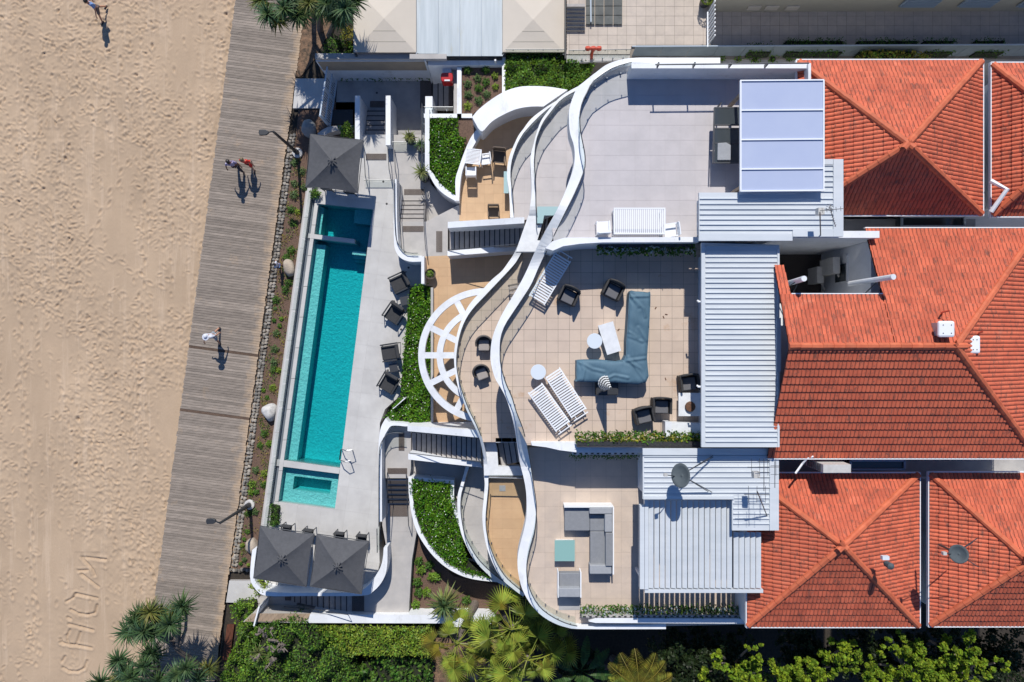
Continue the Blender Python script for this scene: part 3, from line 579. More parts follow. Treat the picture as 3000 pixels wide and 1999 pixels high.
def balustrade(label, pts, h=.95, rad=.02, plen=1.15, closed=False, group=None, clamps=True):
    """pts: 3-D points of the glass foot; glass panels, dark top rail and clamps"""
    pts = [Vector(p) for p in pts]; t = thing('glass_balustrade', label, 'balustrade', pts[0], group=group)
    # resample
    d = [0]
    for a, b in zip(pts, pts[1:]): d.append(d[-1]+(b-a).length)
    def at(s):
        s = min(max(s, 0), d[-1]-1e-6)
        for i in range(len(d)-1):
            if s <= d[i+1]: return pts[i].lerp(pts[i+1], (s-d[i])/max(d[i+1]-d[i], 1e-9))
        return pts[-1]
    n = max(1, round(d[-1]/plen)); pl = d[-1]/n
    for i in range(n):
        q = [at(i*pl+.012+(pl-.024)*j/4) for j in range(5)]; b = MB(); v = []; up = Vector((0, 0, 1))
        for j, p in enumerate(q):
            dr = (q[min(j+1, 4)]-q[max(j-1, 0)]); nn = dr.cross(up)
            if nn.length < 1e-6: nn = Vector((1, 0, 0))
            nn = nn.normalized()*.006; v += [p-nn, p+nn, p-nn+up*h, p+nn+up*h]
        f = [(2, 0, 1, 3), (18, 19, 17, 16)]
        for j in range(4): k = 4*j; f += [(k, k+4, k+6, k+2), (k+1, k+3, k+7, k+5), (k+2, k+6, k+7, k+3), (k, k+1, k+5, k+4)]
        b.add(v, f).build('glass_panel', M['glass'], t)
        if clamps:
            for s in (.25, .75):
                p = at(i*pl+pl*s); MB().box((p.x, p.y, p.z+.06), (.05, .05, .12)).build('clamp', M['steel'], t)
                MB().box((p.x, p.y, p.z+h-.05), (.035, .035, .09)).build('rail_bracket', M['rail'], t)
    m_ = max(2, int(d[-1]/.25)); MB().tube([at(d[-1]*k/m_)+Vector((0, 0, h+.02)) for k in range(m_+1)], rad, 6).build('handrail', M['rail'], t)
    return t
def mid(pairs, a, b): return [((o[0]+i[0])/2, (o[1]+i[1])/2) for o, i in pairs if a <= (o[1]+i[1])/2 <= b]
ribbon('terrace_parapet', B3, z3, .85, M['white'], apt); ribbon('balcony_edge', B2, z2, .55, M['white'], apt)
ribbon('balcony_edge', B1T, zc1, .5, M['white'], apt); ribbon('balcony_edge', B1B, zc2, .5, M['white'], apt)
def inner(pairs, zf, a, b, off_=3):
    q = crom([p[1] for p in pairs], 4); out = []
    for x, y in q:
        if a <= y <= b: g = P(x, y, zf(y)+.62); out.append((g[0], g[1], zf(y)-.3))
    return out
balustrade('glass balustrade curving along the grey roof terrace with the long slatted table', inner(B3[2:], z3, 178, 705, -2))
balustrade('glass balustrade along the outer edge of the middle roof terrace with the blue covered sofa', inner(B3, z3, 722, 1290, 2))
balustrade('glass balustrade round the lower roof terrace with the grey sofa', inner(B3[:-1], z3, 1300, 1834, 2))
balustrade('glass balustrade on the second curved balcony edge at the top', inner(B2, z2, 262, 640, 2))
balustrade('glass balustrade of the narrow middle balcony with two taupe tub chairs', inner(B2, z2, 740, 1285, 2))
balustrade('glass balustrade beside the narrow tan balcony strip near the bottom', inner(B2, z2, 1400, 1745, 2))
balustrade('glass balustrade on the lowest curved balcony edge at the top beside the tan terrace', inner(B1T, zc1, 300, 635, 2))
balustrade('glass balustrade of the grey balcony strip behind the big curved hedge', inner(B1B, zc2, 1368, 1738, 2))
# floors
F3 = mid(B3[2:], 175, 705)
floor('grey_terrace', 'floor_tile', F3+[(1622, 706), (2200, 706), (2420, 700), (2420, 190), (1850, 190)], TT, .575, .575, M['greyt'], M['greyj'], apt, gap=.005, lim=290, ofs=(.1, .2))
floor('middle_terrace', 'floor_tile', mid(B3, 722, 1290)+[(1545, 1305), (2100, 1310), (2100, 715), (1590, 715)], TC, .4525, .4525, M['beige'], M['joint'], apt, gap=.011, lim=300, ofs=(.02, .0))
floor('lower_terrace', 'floor_tile', mid(B3[:-1], 1318, 1845)+[(1800, 1838), (2200, 1830), (2200, 1310), (1550, 1312)], TB, .64, .64, M['beige2'], M['joint'], apt, gap=.005, lim=290, ofs=(.1, .1))
floor('upper_balcony_floor', 'floor_tile', mid(B2, 262, 640)+[(1575, 650), (1640, 620), (1700, 520), (1700, 420), (1690, 380), (1690, 300)], 7.2, .575, .575, M['greyt'], M['greyj'], apt, gap=.005)
floor('small_balcony_floor', 'floor_tile', mid(B1T, 300, 640)+[(1506, 650), (1570, 640), (1575, 520), (1575, 440), (1600, 380), (1660, 300)], 4.6, .575, .575, M['greyt'], M['greyj'], apt, gap=.005)
floor('middle_balcony_floor', 'floor_tile', mid(B2, 740, 1290)+[(1416, 1296), (1530, 1296), (1520, 1230), (1490, 1150), (1460, 1080), (1460, 980), (1500, 900), (1560, 800), (1600, 730)], 5.9, .4525, .4525, M['beige'], M['joint'], apt, gap=.010)
floor('tan_balcony_floor', 'floor_tile', mid(B2, 1396, 1745)+[(1560, 1760), (1545, 1700), (1540, 1640), (1560, 1580), (1565, 1480), (1555, 1396), (1432, 1396)], 4.9, .45, .45, M['tan'], M['tanj'], apt, gap=.004)
floor('grey_balcony_floor', 'floor_tile', mid(B1B, 1366, 1740)+[(1540, 1745), (1470, 1690), (1432, 1600), (1425, 1500), (1430, 1366)], 2.62, .9, .9, M['path'], M['greyj'], apt, gap=.005)
floor('tan_terrace', 'floor_tile', [(1346, 648), (1346, 590), (1350, 545), (1360, 470), (1385, 424), (1413, 382), (1450, 350), (1500, 320), (1560, 305), (1650, 300), (1680, 380), (1560, 420), (1520, 520), (1540, 648)], TAN, .45, .45, M['tan'], M['tanj'], apt, gap=.005, z0=.3)
floor('tan_terrace', 'floor_tile', [(1246, 752), (1500, 742), (1520, 760), (1480, 860), (1400, 960), (1380, 1060), (1420, 1200), (1440, 1260), (1268, 1262), (1268, 840), (1246, 838)], TAN, .45, .45, M['tan'], M['tanj'], apt, gap=.005, z0=.3)
# landing roofs
LR = [(1548, 632), (1570, 612), (1571, 661), (1589, 656), (1574, 705), (1600, 706), (1580, 738), (1512, 738), (1520, 712)]
MB().prism(PL(LR, 7.35), 6.9, 7.35).build('landing_roof', M['white2'], apt)
MB().prism(PL([(1574, 606), (1640, 606), (1622, 632), (1594, 632), (1590, 655), (1574, 655)], 7.52), 7.4, 7.52).build('glazed_canopy', M['greentop'] if 0 else M['bluetop'], apt)
MB().prism(PL([(1419, 1286), (1468, 1286), (1467, 1297), (1452, 1299), (1457, 1320), (1460, 1368), (1520, 1366), (1545, 1390), (1530, 1394), (1418, 1394), (1416, 1330)], 5.35), 4.95, 5.35).build('landing_roof', M['white2'], apt)
MB().prism(PL([(1452, 1284), (1515, 1284), (1518, 1297), (1452, 1297)], 5.9), 5.4, 5.9).build('landing_edge', M['white2'], apt)
for z, a in ((6.25, [(1528, 731), (1590, 727)]), (5.45, [(1432, 1400), (1530, 1402)])):
    MB().tube([P(*a[0], z+.6), P(*a[1], z+.6)], .03, 6).build('steel_rail', M['steel'], apt); MB().prism(PL([(a[0][0], a[0][1]), (a[1][0], a[1][1]), (a[1][0], a[1][1]+2), (a[0][0], a[0][1]+2)], z+.55), z-.3, z+.55).build('glass_screen', M['glass'], apt)
# wall blocks under the terraces and the top storey
for nm, pl, z, zt in (('wall_block', [(1780, 205), (2440, 205), (2440, 700), (1750, 700)], 9.5, 9.55), ('wall_block', [(1660, 718), (2280, 718), (2280, 1302), (1640, 1302)], 8.5, 8.55), ('wall_block', [(1640, 1316), (2215, 1316), (2215, 1826), (1690, 1826)], 7, 7.05)):
    MB().prism(PL(pl, z), .25, zt).build(nm, M['white'], apt)
MB().prism(PL([(2085, 575), (2460, 575), (2460, 690), (2085, 690)], 11), 9.5, 11.2).build('top_storey', M['white'], apt)
MB().prism(PL([(2350, 480), (2455, 480), (2455, 580), (2350, 580)], 11), 9.5, 11.2).build('top_storey', M['white'], apt)
MB().prism(PL([(2092, 735), (2272, 735), (2272, 1300), (2092, 1300)], 11), 8.5, 10.9).build('top_storey', M['white'], apt)
MB().prism(PL([(1905, 1325), (2270, 1325), (2270, 1470), (1905, 1470)], 10), 7.0, 9.9).build('top_storey', M['white'], apt)
# glazed door at the west end of the upper storey
dr = MB()
for yy in (592, 622, 655, 688): dr.box((P(2046, yy, 10)[0], P(2046, yy, 10)[1], 10.6), (.07, .07, 1.5))
dr.bar(P(2046, 590, 10.0), P(2046, 690, 10.0), .08, .08); dr.bar(P(2046, 590, 11.3), P(2046, 690, 11.3), .08, .08); dr.build('door_frame', M['white2'], apt)
MB().prism(PL([(2046, 592), (2047, 592), (2047, 688), (2046, 688)], 10), 9.95, 11.3).build('door_glass', M['winglass'], apt)
def wall(label, poly, zt, zb, m='white', cat='wall', name='garden_wall', bevel=0, group=None):
    o = MB().prism(PL(poly, zt), zb, zt).build(name, M[m], bevel=bevel); return tag(o, label, cat, group)
RC = lambda x0, y0, x1, y1: [(x0, y0), (x1, y0), (x1, y1), (x0, y1)]
def prt(parent, name, poly, zt, zb, m, **t): return MB().prism(PL(poly, zt), zb, zt).build(name, M[m], parent, **t)
prt(apt, 'dividing_wall', [(1598, 728), (1618, 708), (1655, 697), (2048, 695), (2048, 710), (1765, 711), (1700, 715), (1650, 722), (1620, 735)], 10.6, 8.4, 'white')
prt(apt, 'dividing_wall', [(1556, 1297), (1688, 1297), (1690, 1311), (1882, 1311), (1882, 1327), (1690, 1326), (1640, 1320), (1600, 1311), (1558, 1306)], 9.25, 6.9, 'white')
prt(apt, 'north_parapet', RC(1850, 186, 2370, 201), 10.95, 9.5, 'white'); prt(apt, 'parapet_end', RC(2368, 186, 2376, 240), 11.1, 9.5, 'white2')
prt(apt, 'wall_light', RC(2072, 201, 2096, 206), 10.5, 10.35, 'white2')
b = MB()
for x in (1925, 2030, 2135, 2240): b.box((P(x, 196, 10.95)[0], P(x, 196, 10.95)[1], 11.1), (.05, .1, .3))
b.build('rail_post', M['rail'], apt); MB().tube([P(1920, 190, 11.25), P(2370, 186, 11.25)], .028, 6).build('parapet_rail', M['rail'], apt)
prt(apt, 'south_parapet', [(1745, 1812), (2180, 1813), (2200, 1812), (2200, 1828), (1745, 1826), (1725, 1822)], 8.0, 6.9, 'white'); prt(apt, 'side_wall', RC(2182, 1735, 2201, 1826), 8.6, 6.9, 'white')
# ------------------------------------------------------------ metal roofs
def metal_roof(label, poly, z, ribs, m='metal', flats=(), rh=.040, rw=.030):
    t = thing('metal_roof', label, 'roof', P(poly[0][0], poly[0][1], z)); prt(t, 'roof_sheet', poly, z, z-.12, m)
    for (x0, x1, y) in ribs:
        MB().bar(P(x0, y, z+rh/2), P(x1, y, z+rh/2), rw, rh+.004).build('rib', M[m], t)
    for q in flats: prt(t, 'flashing', RC(*q[:4]), z+q[4], z+.002, m)
    return t
metal_roof('L-shaped pale ribbed metal roof with the small aerial at its right end', [(2048, 565), (2335, 565), (2335, 467), (2471, 467), (2471, 694), (2322, 694), (2322, 706), (2048, 706)], 11.6,
    [(2050, 2441, 583+15.1*k) for k in range(7)]+[(2336, 2441, 485+15.4*k) for k in range(6)], flats=((2442, 467, 2471, 694, .06), (2048, 685, 2322, 706, .07), (2323, 672, 2442, 694, .05), (2168, 560, 2345, 570, .08), (2335, 467, 2441, 482, .05)))
gut = metal_roof('long pale ribbed metal roof between the middle terrace and the big red roof', [(2055, 712), (2283, 718), (2283, 1311), (2055, 1311)], 11.2,
    [(2067, 2277, 723+15.05*k) for k in range(39)], flats=((2055, 712, 2065, 1311, .06), (2278, 730, 2284, 930, .05), (2276, 932, 2288, 1090, .06), (2278, 1092, 2284, 1311, .05)))
metal_roof('pale ribbed metal roof carrying the big grey satellite dish', [(1883, 1315), (2282, 1315), (2282, 1555), (2145, 1555), (2145, 1463), (1883, 1463)], 10.5,
    [(1887, 2254, 1338+15.1*k) for k in range(8)]+[(2148, 2254, 1460+15.1*k) for k in range(6)], flats=((1883, 1315, 2254, 1334, .06), (2255, 1315, 2282, 1555, .07), (1885, 1455, 2150, 1464, .06)))
lv = thing('louvre_roof', 'pale louvred pergola roof with upright blades below the dish roof', 'louvred roof', P(1885, 1466, 10.1))
for (x0, x1, y0, y1) in ((1901, 2145, 1466, 1724), (2150, 2236, 1560, 1724)):
    x = x0
    while x < x1-8:
        a, c, d_, e = P(x, y0, 10.1), P(x+12.8, y0, 10.1), P(x+12.8, y1, 10.1), P(x, y1, 10.1); h = .075
        MB().add([(a[0], a[1], 10.07), (c[0], c[1], 10.07+h), (d_[0], d_[1], 10.07+h), (e[0], e[1], 10.07), (a[0], a[1], 10.04), (c[0], c[1], 10.04+h), (d_[0], d_[1], 10.04+h), (e[0], e[1], 10.04)],
                 [(3, 2, 1, 0), (4, 5, 6, 7), (0, 1, 5, 4), (1, 2, 6, 5), (2, 3, 7, 6), (3, 0, 4, 7)]).build('louvre_blade', M['metal'], lv); x += 16.4
for q in ((1875, 1482, 1888, 1727), (1889, 1466, 1900, 1728)): prt(lv, 'side_beam', RC(*q), 10.16, 9.9, 'metal')
prt(lv, 'end_beam', RC(1889, 1728, 2236, 1738), 10.12, 9.85, 'metal')
for x in (1900, 2060, 2225): MB().box((P(x, 1731, 10)[0], P(x, 1731, 10)[1], 8.6), (.1, .1, 2.5)).build('post', M['white2'], lv)
aw = thing('awning_roof', 'lilac-tinted translucent awning roof in four panels beside the red pyramid roof', 'awning', P(2168, 237, 11.9))
for y0, y1 in ((240, 323), (327, 409), (413, 495), (499, 560)): MB().prism(PL([(2170, y0), (2411, y0-2), (2411, y1-2), (2170, y1)], 11.9), 11.86, 11.9).build('roof_panel', M['poly'], aw)
for y in (238, 325, 411, 497, 561): MB().bar(P(2168, y, 11.9), P(2413, y-2, 11.9), .045, .09).build('glazing_bar', M['plain_white'], aw)
for x in (2169, 2412): MB().bar(P(x, 237, 11.9), P(x, 561, 11.9), .05, .1).build('edge_beam', M['plain_white'], aw)
for y in (262, 540): MB().box((P(2185, y, 11.8)[0], P(2185, y, 11.8)[1], 10.85), (.11, .11, 1.95)).build('post', M['timber'], aw)
MB().bar(P(2185, 255, 11.75), P(2185, 545, 11.75), .12, .16).build('beam', M['white2'], aw)
# ------------------------------------------------------------ terracotta roofs
TW, TL_ = .30, .315
def tile_strips():
    n = 10; q = []
    hh = lambda u: .038*abs(math.sin(math.pi*((u/.15) % 1)))**.75 if 0 < u < .30 else 0
    us = [0, .014, .045, .085, .134, .15, .164, .20, .240, .284, .30]
    for m_, (a, c) in enumerate(zip(us, us[1:])):
        q.append([(a, 0, hh(a)+.038), (c, 0, hh(c)+.038), (c, TL_, hh(c)+.0), (a, TL_, hh(a)+.0)])
        q.append([(a, 0, -.01), (c, 0, -.01), (c, 0, hh(c)+.038), (a, 0, hh(a)+.038)])
    return q
TS = tile_strips(); TG = [(i//2) in (0, 4, 5, 9) and i % 2 == 0 for i in range(len(TS))]
def mesh_of(polys, M4=None, smooth=False):
    b = MB()
    for p in polys: b.add(p, [tuple(range(len(p)))])
    return b
tfull = bpy.data.meshes.new('roof_tile'); _b = mesh_of(TS); tfull.from_pydata(_b.v, [], _b.f); tfull.update(); tfull.materials.append(M['tile_r']); tfull.materials.append(M['groove'])
for _i, _g in enumerate(TG): tfull.polygons[_i].material_index = int(_g)
cap = MB(); cp = [(-.13, -.05), (-.11, .03), (-.05, .085), (.05, .085), (.11, .03), (.13, -.05)]
cap.add([(x, 0, z+.012) for x, z in cp]+[(x*.94, .40, z-.004) for x, z in cp], [(i, i+1, 7+i, 6+i) for i in range(5)]+[(0, 1, 2, 3, 4, 5)]); capm = cap.mesh('ridge_tile'); capm.materials.append(M['ridge'])
rt = random.Random(5)
def tiled_roof(label, faces, ridges, walls, gutters, cat='tiled roof house', E=10.6):
    t = thing('tiled_house', label, cat, (faces[0][0][0].x, faces[0][0][0].y, 2.0))
    rf = MB()
    for poly, ddir in faces: rf.add([tuple(p-Vector((0, 0, .03))) for p in poly], [tuple(range(len(poly)))])
    rf = rf.build('roof', M['under'], t); n = 0; rest = MB(); jobs = []
    for poly, ddir in faces:
        N = Vector((0, 0, 0))
        for i in range(len(poly)): N += (poly[i]-poly[0]).cross(poly[(i+1) % len(poly)]-poly[0])
        N.normalize()
        if N.z < 0: N = -N
        dv_ = Vector((*ddir, 0)); up = -dv_; V_ = (up-N*up.dot(N)).normalized(); U_ = V_.cross(N).normalized(); O = min(poly, key=lambda p: p.dot(V_)).copy()
        A_ = Matrix((U_, V_, N)).transposed().to_4x4(); A_.translation = O; inv = A_.inverted(); uv = [tuple((inv @ p)[:2]) for p in poly]
        ar = sum(uv[i][0]*uv[(i+1) % len(uv)][1]-uv[(i+1) % len(uv)][0]*uv[i][1] for i in range(len(uv)))
        if ar < 0: uv = uv[::-1]
        hp = []
        for i in range(len(uv)):
            a, c = uv[i], uv[(i+1) % len(uv)]; nx, ny = c[1]-a[1], -(c[0]-a[0]); l = math.hypot(nx, ny)
            if l > 1e-4: nx /= l; ny /= l; hp.append((nx, ny, nx*a[0]+ny*a[1]))
        u0, u1 = min(p[0] for p in uv), max(p[0] for p in uv); v1 = max(p[1] for p in uv)
        j = 0
        while j*TL_-.02 < v1:
            u = u0-TW
            while u < u1+TW:
                qs = []; cut = False
                for s, g_ in zip(TS, TG):
                    q = [(a+u, c+j*TL_-.03, d) for a, c, d in s]
                    for h in hp:
                        if j == 0 and h[1] < -.9: continue
                        if any(h[0]*p[0]+h[1]*p[1] > h[2]+1e-6 for p in q):
                            cut = True; q = clip_half(q, *h)
                            if len(q) < 3: break
                    if len(q) >= 3: qs.append((q, int(g_)))
                if qs:
                    c3 = A_ @ Vector((u+.15, j*TL_+.15, 0)); k = (H-c3.z)/FPX; px, py = 1500+c3.x/k, 1000-c3.y/k
                    vis = -20 < px < 3020 and -20 < py < 2020
                    jobs.append((0 if (vis and not cut) else 1 if vis else 2, cut, qs, A_, u, j))
                u += TW
            j += 1
    jobs.sort(key=lambda a: a[0])
    for pr, cut, qs, A_, u, j in jobs:
        if pr == 2 and n >= 0 and len(rest.v) > 200000: continue
        if n < 292 and pr < 2:
            if not cut:
                o = bpy.data.objects.new('roof_tile', tfull); col.objects.link(o); o.parent = rf; OFF[o.name] = off(rf)
                Mx = A_ @ Matrix.Translation((u, j*TL_-.03, rt.uniform(0, .006))) @ Matrix.Rotation(rt.gauss(0, .006), 4, 'Z'); Mx.translation -= off(rf); o.matrix_local = Mx
            else:
                b = MB()
                for q, g_ in qs: b.add([tuple(A_ @ Vector(p)) for p in q], [tuple(range(len(q)))], g_)
                b.build('roof_tile', [M['tile_r'], M['groove']], rf)
            n += 1
        else:
            for q, g_ in qs: rest.add([tuple(A_ @ Vector(p)) for p in q], [tuple(range(len(q)))], g_)
    if rest.v: rest.build('more_roof_tiles', [M['tile_r'], M['groove']], rf, kind='stuff')
    for a, b_ in ridges:
        a, b_ = Vector(a), Vector(b_); L = (b_-a).length; m_ = int(L/.38); d = (b_-a)/L; X = d.cross(Vector((0, 0, 1))).normalized(); Z = X.cross(d)
        for i in range(m_+1):
            R_ = Matrix((X, d, Z)).transposed().to_4x4(); R_.translation = a+d*(i*.38-.02)+Vector((0, 0, .035))-off(rf)
            o = bpy.data.objects.new('ridge_tile', capm); col.objects.link(o); o.parent = rf; o.matrix_local = R_ @ Matrix.Rotation(rt.gauss(0, .01), 4, 'Z')
    for i, wp in enumerate(walls): MB().prism(wp, .25, E-.08).build('wall', M['white'], t)
    for a, b_ in gutters:
        MB().bar(a, b_, .035, .13).build('gutter', M['plain_white'], t)
    return t
E = 10.6; g3 = lambda x, y, z=E: Vector(P(x, y, z))
def hiproof(label, x0, y0, x1, y1, apex, E=10.6):
    A_, B_, C_, D_ = g3(x0, y0, E), g3(x1, y0, E), g3(x1, y1, E), g3(x0, y1, E); T = Vector(apex)
    w = [(A_.x+.4, D_.y+.4), (B_.x-.4, D_.y+.4), (B_.x-.4, A_.y-.4), (A_.x+.4, A_.y-.4)]; o = .09; z = E-.03
    gs = [((A_.x-o, A_.y+o, z), (B_.x+o, A_.y+o, z)), ((B_.x+o, B_.y+o, z), (B_.x+o, C_.y-o, z)), ((C_.x+o, C_.y-o, z), (D_.x-o, C_.y-o, z)), ((D_.x-o, D_.y-o, z), (D_.x-o, A_.y+o, z))]
    return tiled_roof(label, [([A_, B_, T], (0, 1)), ([B_, C_, T], (1, 0)), ([C_, D_, T], (0, -1)), ([D_, A_, T], (-1, 0))], [(A_, T), (B_, T), (C_, T), (D_, T)], [w], gs, E=E)
hiproof('house under the red pyramid roof whose steep lower face is in deep shade', 2340, 183, 2873, 626, P(2660, 422, E+2.05))
hiproof('house under the red roof cut by the top right corner, with a bent white pipe', 2909, 191, 3480, 630, P(3178, 400, E+2.0))
hiproof('house under the lichen-stained red pyramid roof below the air conditioning box', 2192, 1392, 2688, 1832, P(2470, 1600, 9.5+1.65), E=9.5)
hiproof('house under the red roof at the lower right with a grey satellite dish on it', 2726, 1390, 3300, 1830, P(3016, 1648, 9.5+1.7), E=9.5)
# the big one with the courtyard notch
rz_ = E+2.0; r0, r1 = Vector(P(2303, 1015, rz_)), Vector(P(2800, 1015, rz_)); yN, yS = g3(0, 675).y, g3(0, 1338).y; xe = r1.x+4.3; xw = 9.5
hN = lambda x, y: Vector((x, y, E+2.0*(yN-y)/(yN-r0.y)))
xn, ynn = 13.13, 1.62
tiled_roof('house under the largest red tiled roof with two white ventilators and a deep courtyard notch',
    [([hN(xw, r0.y), hN(xn, r0.y), hN(xn, ynn), hN(xw, ynn)], (0, 1)), ([hN(xn, r0.y), r1, Vector((xe, yN, E)), hN(xn, yN)], (0, 1)), ([hN(xw, ynn), hN(xw+.4, ynn), hN(xw+.33, 2.7), hN(xw, 2.7)], (0, 1)),
     ([r1, Vector((xe, yN, E)), Vector((xe, yS, E))], (1, 0)), ([Vector((xw, r0.y, rz_)), r1, Vector((xe, yS, E)), Vector((xw, yS, E))], (0, -1))],
    [((xw, r0.y, rz_), tuple(r1)), ((xe, yN, E), tuple(r1)), ((xe, yS, E), tuple(r1))],
    [[(9.9, yS+.4), (xe-.4, yS+.4), (xe-.4, 1.4), (9.9, 1.4)], [(13.4, 1.4), (xe-.4, 1.4), (xe-.4, yN-.35), (13.4, yN-.35)]],
    [((xn, yN+.09, E-.03), (xe, yN+.09, E-.03)), ((xe+.09, yN, E-.03), (xe+.09, yS, E-.03)), ((xw, yS-.09, E-.03), (xe, yS-.09, E-.03)), ((xw+.4, ynn+.06, hN(0, ynn).z), (xn, ynn+.06, hN(0, ynn).z))])
# ------------------------------------------------------------ garden walls, planters, pergola
wall('white wall left of the entry steps, its lower end under the upper grey umbrella', RC(1040, 281, 1054, 414), 2.3, .2)
wall('white wall right of the entry steps ending in a steel handrail post', RC(1130, 281, 1144, 426), 2.3, .2)
wall('short thick white wall stub at the corner of the shaded steps by the red cabinet', RC(1246, 283, 1267, 334), 2.5, .2)
wall('long pale boundary wall below the left cream shade roof', RC(923, 157, 1219, 173), 3.2, .2, 'path')
wall('pale boundary wall end with a raised cap beside the frosted roof sheets', RC(1200, 159, 1308, 173), 3.45, 3.21, 'path')
t = MB().prism(PL([(925, 175), (1252, 175), (1252, 180), (925, 180)], 3.0), .2, 3.0).build('garden_wall', M['white']); tag(t, 'lower white wall with brown cladding band facing the shaded entry court', 'wall')
MB().prism(PL([(930, 180.5), (1252, 180.5), (1252, 182), (930, 182)], 2.95), 1.9, 2.95).build('cladding', M['tanwall'], t)
wall('white cap wall running along the top of the small shrub bed', RC(1253, 178, 1481, 192), 3.0, .2)
MB().prism(PL(RC(1329, 194, 1339, 346), 2.4), .3, 2.4).build('narrow_ledge', M['path'], kind='structure')
wall('white wall on the left side of the small shrub bed', RC(1339, 198, 1352, 346), 2.9, .2)
wall('white wall between the small shrub bed and the bright green hedge', RC(1471, 168, 1481, 272), 3.05, .2)
wall('white wall strip below the small shrub bed, above the leafy planter', RC(1242, 334, 1383, 346), 2.9, .2)
wall('white wall on the left side of the upper wedge planter, beside two yuccas', [(1245, 320), (1258, 320), (1258, 497), (1249, 503), (1245, 495)], 3.0, .3)
wall('curved white wall on the lower left side of the upper wedge planter', crom([(1250, 497), (1256, 510), (1275, 544), (1301, 570), (1337, 591)], 4)+crom([(1340, 576), (1328, 570), (1310, 556), (1288, 536), (1266, 505), (1257, 497)], 4), 3.0, .3)
wall('curved white wall between the wedge planter and the tan tiled terrace', crom([(1336, 588), (1334, 529), (1344, 493), (1360, 447), (1378, 406), (1400, 375)], 4)+crom([(1414, 384), (1390, 424), (1369, 462), (1354, 503), (1348, 544), (1345, 590)], 4), 3.2, .3)
wall('broad white crescent wall above the tan tiled terrace', crom([(1383, 344), (1403, 321), (1441, 291), (1480, 268), (1518, 256), (1556, 253), (1607, 255), (1663, 264)], 4)+crom([(1592, 313), (1556, 313), (1518, 319), (1480, 334), (1441, 357), (1414, 385), (1400, 375)], 4), 4.0, .3)
def slopewall(label, c4, zl, zr):
    q = [Vector(P(x, y, z)) for (x, y), z in zip(c4, (zl, zr, zr, zl))]; v = [tuple(p) for p in q]+[(p.x, p.y, .3) for p in q]
    tag(MB().add(v, [(3, 2, 1, 0), (4, 5, 6, 7), (0, 1, 5, 4), (1, 2, 6, 5), (2, 3, 7, 6), (3, 0, 4, 7)]).build('garden_wall', M['white']), label, 'wall')
slopewall('upper white side wall of the upper balcony staircase', [(1312, 651), (1536, 637), (1536, 655), (1312, 669)], 3.9, 6.1)
wall('lower white side wall of the upper balcony staircase, above the shaded tan terrace', [(1311, 736), (1520, 718), (1508, 736), (1311, 751)], 3.9, .3)
slopewall('upper white side wall of the lower balcony staircase, below the half-wheel pergola', [(1194, 1248), (1412, 1262), (1412, 1284), (1194, 1264)], 3.9, 5.9)
wall('lower white side wall of the lower balcony staircase', [(1196, 1331), (1406, 1355), (1414, 1371), (1196, 1347)], 4.0, .3)
wall('short white wall beside the potted plant near the curved parapet', RC(1234, 752, 1243, 832), 3.4, .3)
wall('white parapet separating the pool deck from the upper path, curving right at its foot', [(1153, 526), (1162, 526)]+crom([(1163, 640), (1166, 700), (1172, 728), (1190, 747), (1236, 750)], 4)+crom([(1236, 767), (1200, 767), (1172, 755), (1157, 730), (1154, 700), (1153, 640)], 4), 3.3, .3)
wall('thin white wall bending round the point of the central hedge', crom([(1186, 1165), (1160, 1190), (1150, 1197)], 3)+[(1152, 1199), (1188, 1168)], 2.9, .3)
wall('long white parapet separating the pool deck from the lower path', crom([(1130, 1226), (1117, 1250), (1111, 1280), (1109, 1320), (1109, 1529)], 5)+crom([(1119, 1529), (1119, 1320), (1122, 1290), (1135, 1262), (1150, 1248), (1192, 1250), (1192, 1243), (1140, 1238)], 5), 3.3, .3)
U1 = [(1124, 1606), (1121, 1640), (1112, 1668), (1094, 1698), (1075, 1719), (1040, 1735), (900, 1738), (790, 1735), (762, 1722), (745, 1695), (745, 1660), (752, 1607)]
U2 = [(739, 1612), (734, 1660), (734, 1700), (752, 1731), (785, 1747), (900, 1747), (1060, 1746), (1095, 1732), (1122, 1700), (1134, 1660), (1135, 1604)]
wall('white wall curving like a bathtub end round the twin grey umbrellas', crom(U1, 4)+crom(U2, 4), 2.55, .25)
bw_ = wall('long white boundary wall along the bottom of the property, above the yellow-green hedge', [(908, 1801), (1450, 1803), (1450, 1828), (902, 1826)], 1.9, .2)
wall('white wall end seen between the fan palms', RC(1330, 1804, 1400, 1838), 2.0, .2)
bn = thing('timber_topped_wall', 'low wall end with a slatted timber top beside the small white gate', 'wall', P(800, 1815, .3))
MB().prism(PL([(737, 1800), (914, 1802), (900, 1826), (712, 1823)], 1.7), .2, 1.7).build('wall_base', M['path'], bn)
for k in range(11):
    a = 738+k*16; MB().prism(PL([(a, 1799), (a+15.2, 1799), (a+15.2-24+2, 1822), (a-24+2, 1822)], 1.74), 1.704, 1.74).build('board', M['timber'], bn)
wall('curved white outer wall round the big lower hedge', crom([(1196, 1398), (1198, 1451), (1206, 1507), (1221, 1558), (1252, 1609), (1293, 1653), (1341, 1683), (1392, 1699), (1471, 1708)], 4)+crom([(1478, 1698), (1395, 1690), (1347, 1674), (1302, 1645), (1262, 1603), (1232, 1553), (1217, 1505), (1209, 1451), (1208, 1398)], 4), 2.7, .25)
wall('white wall behind the dark upper end of the big lower hedge', [(1208, 1398), (1330, 1408), (1330, 1470), (1352, 1540), (1345, 1545), (1320, 1475), (1320, 1418), (1208, 1408)], 2.65, .25)
wall('narrow grey wall between the tan terrace and the central hedge', RC(1262, 843, 1269, 1250), 2.9, .3, 'path')
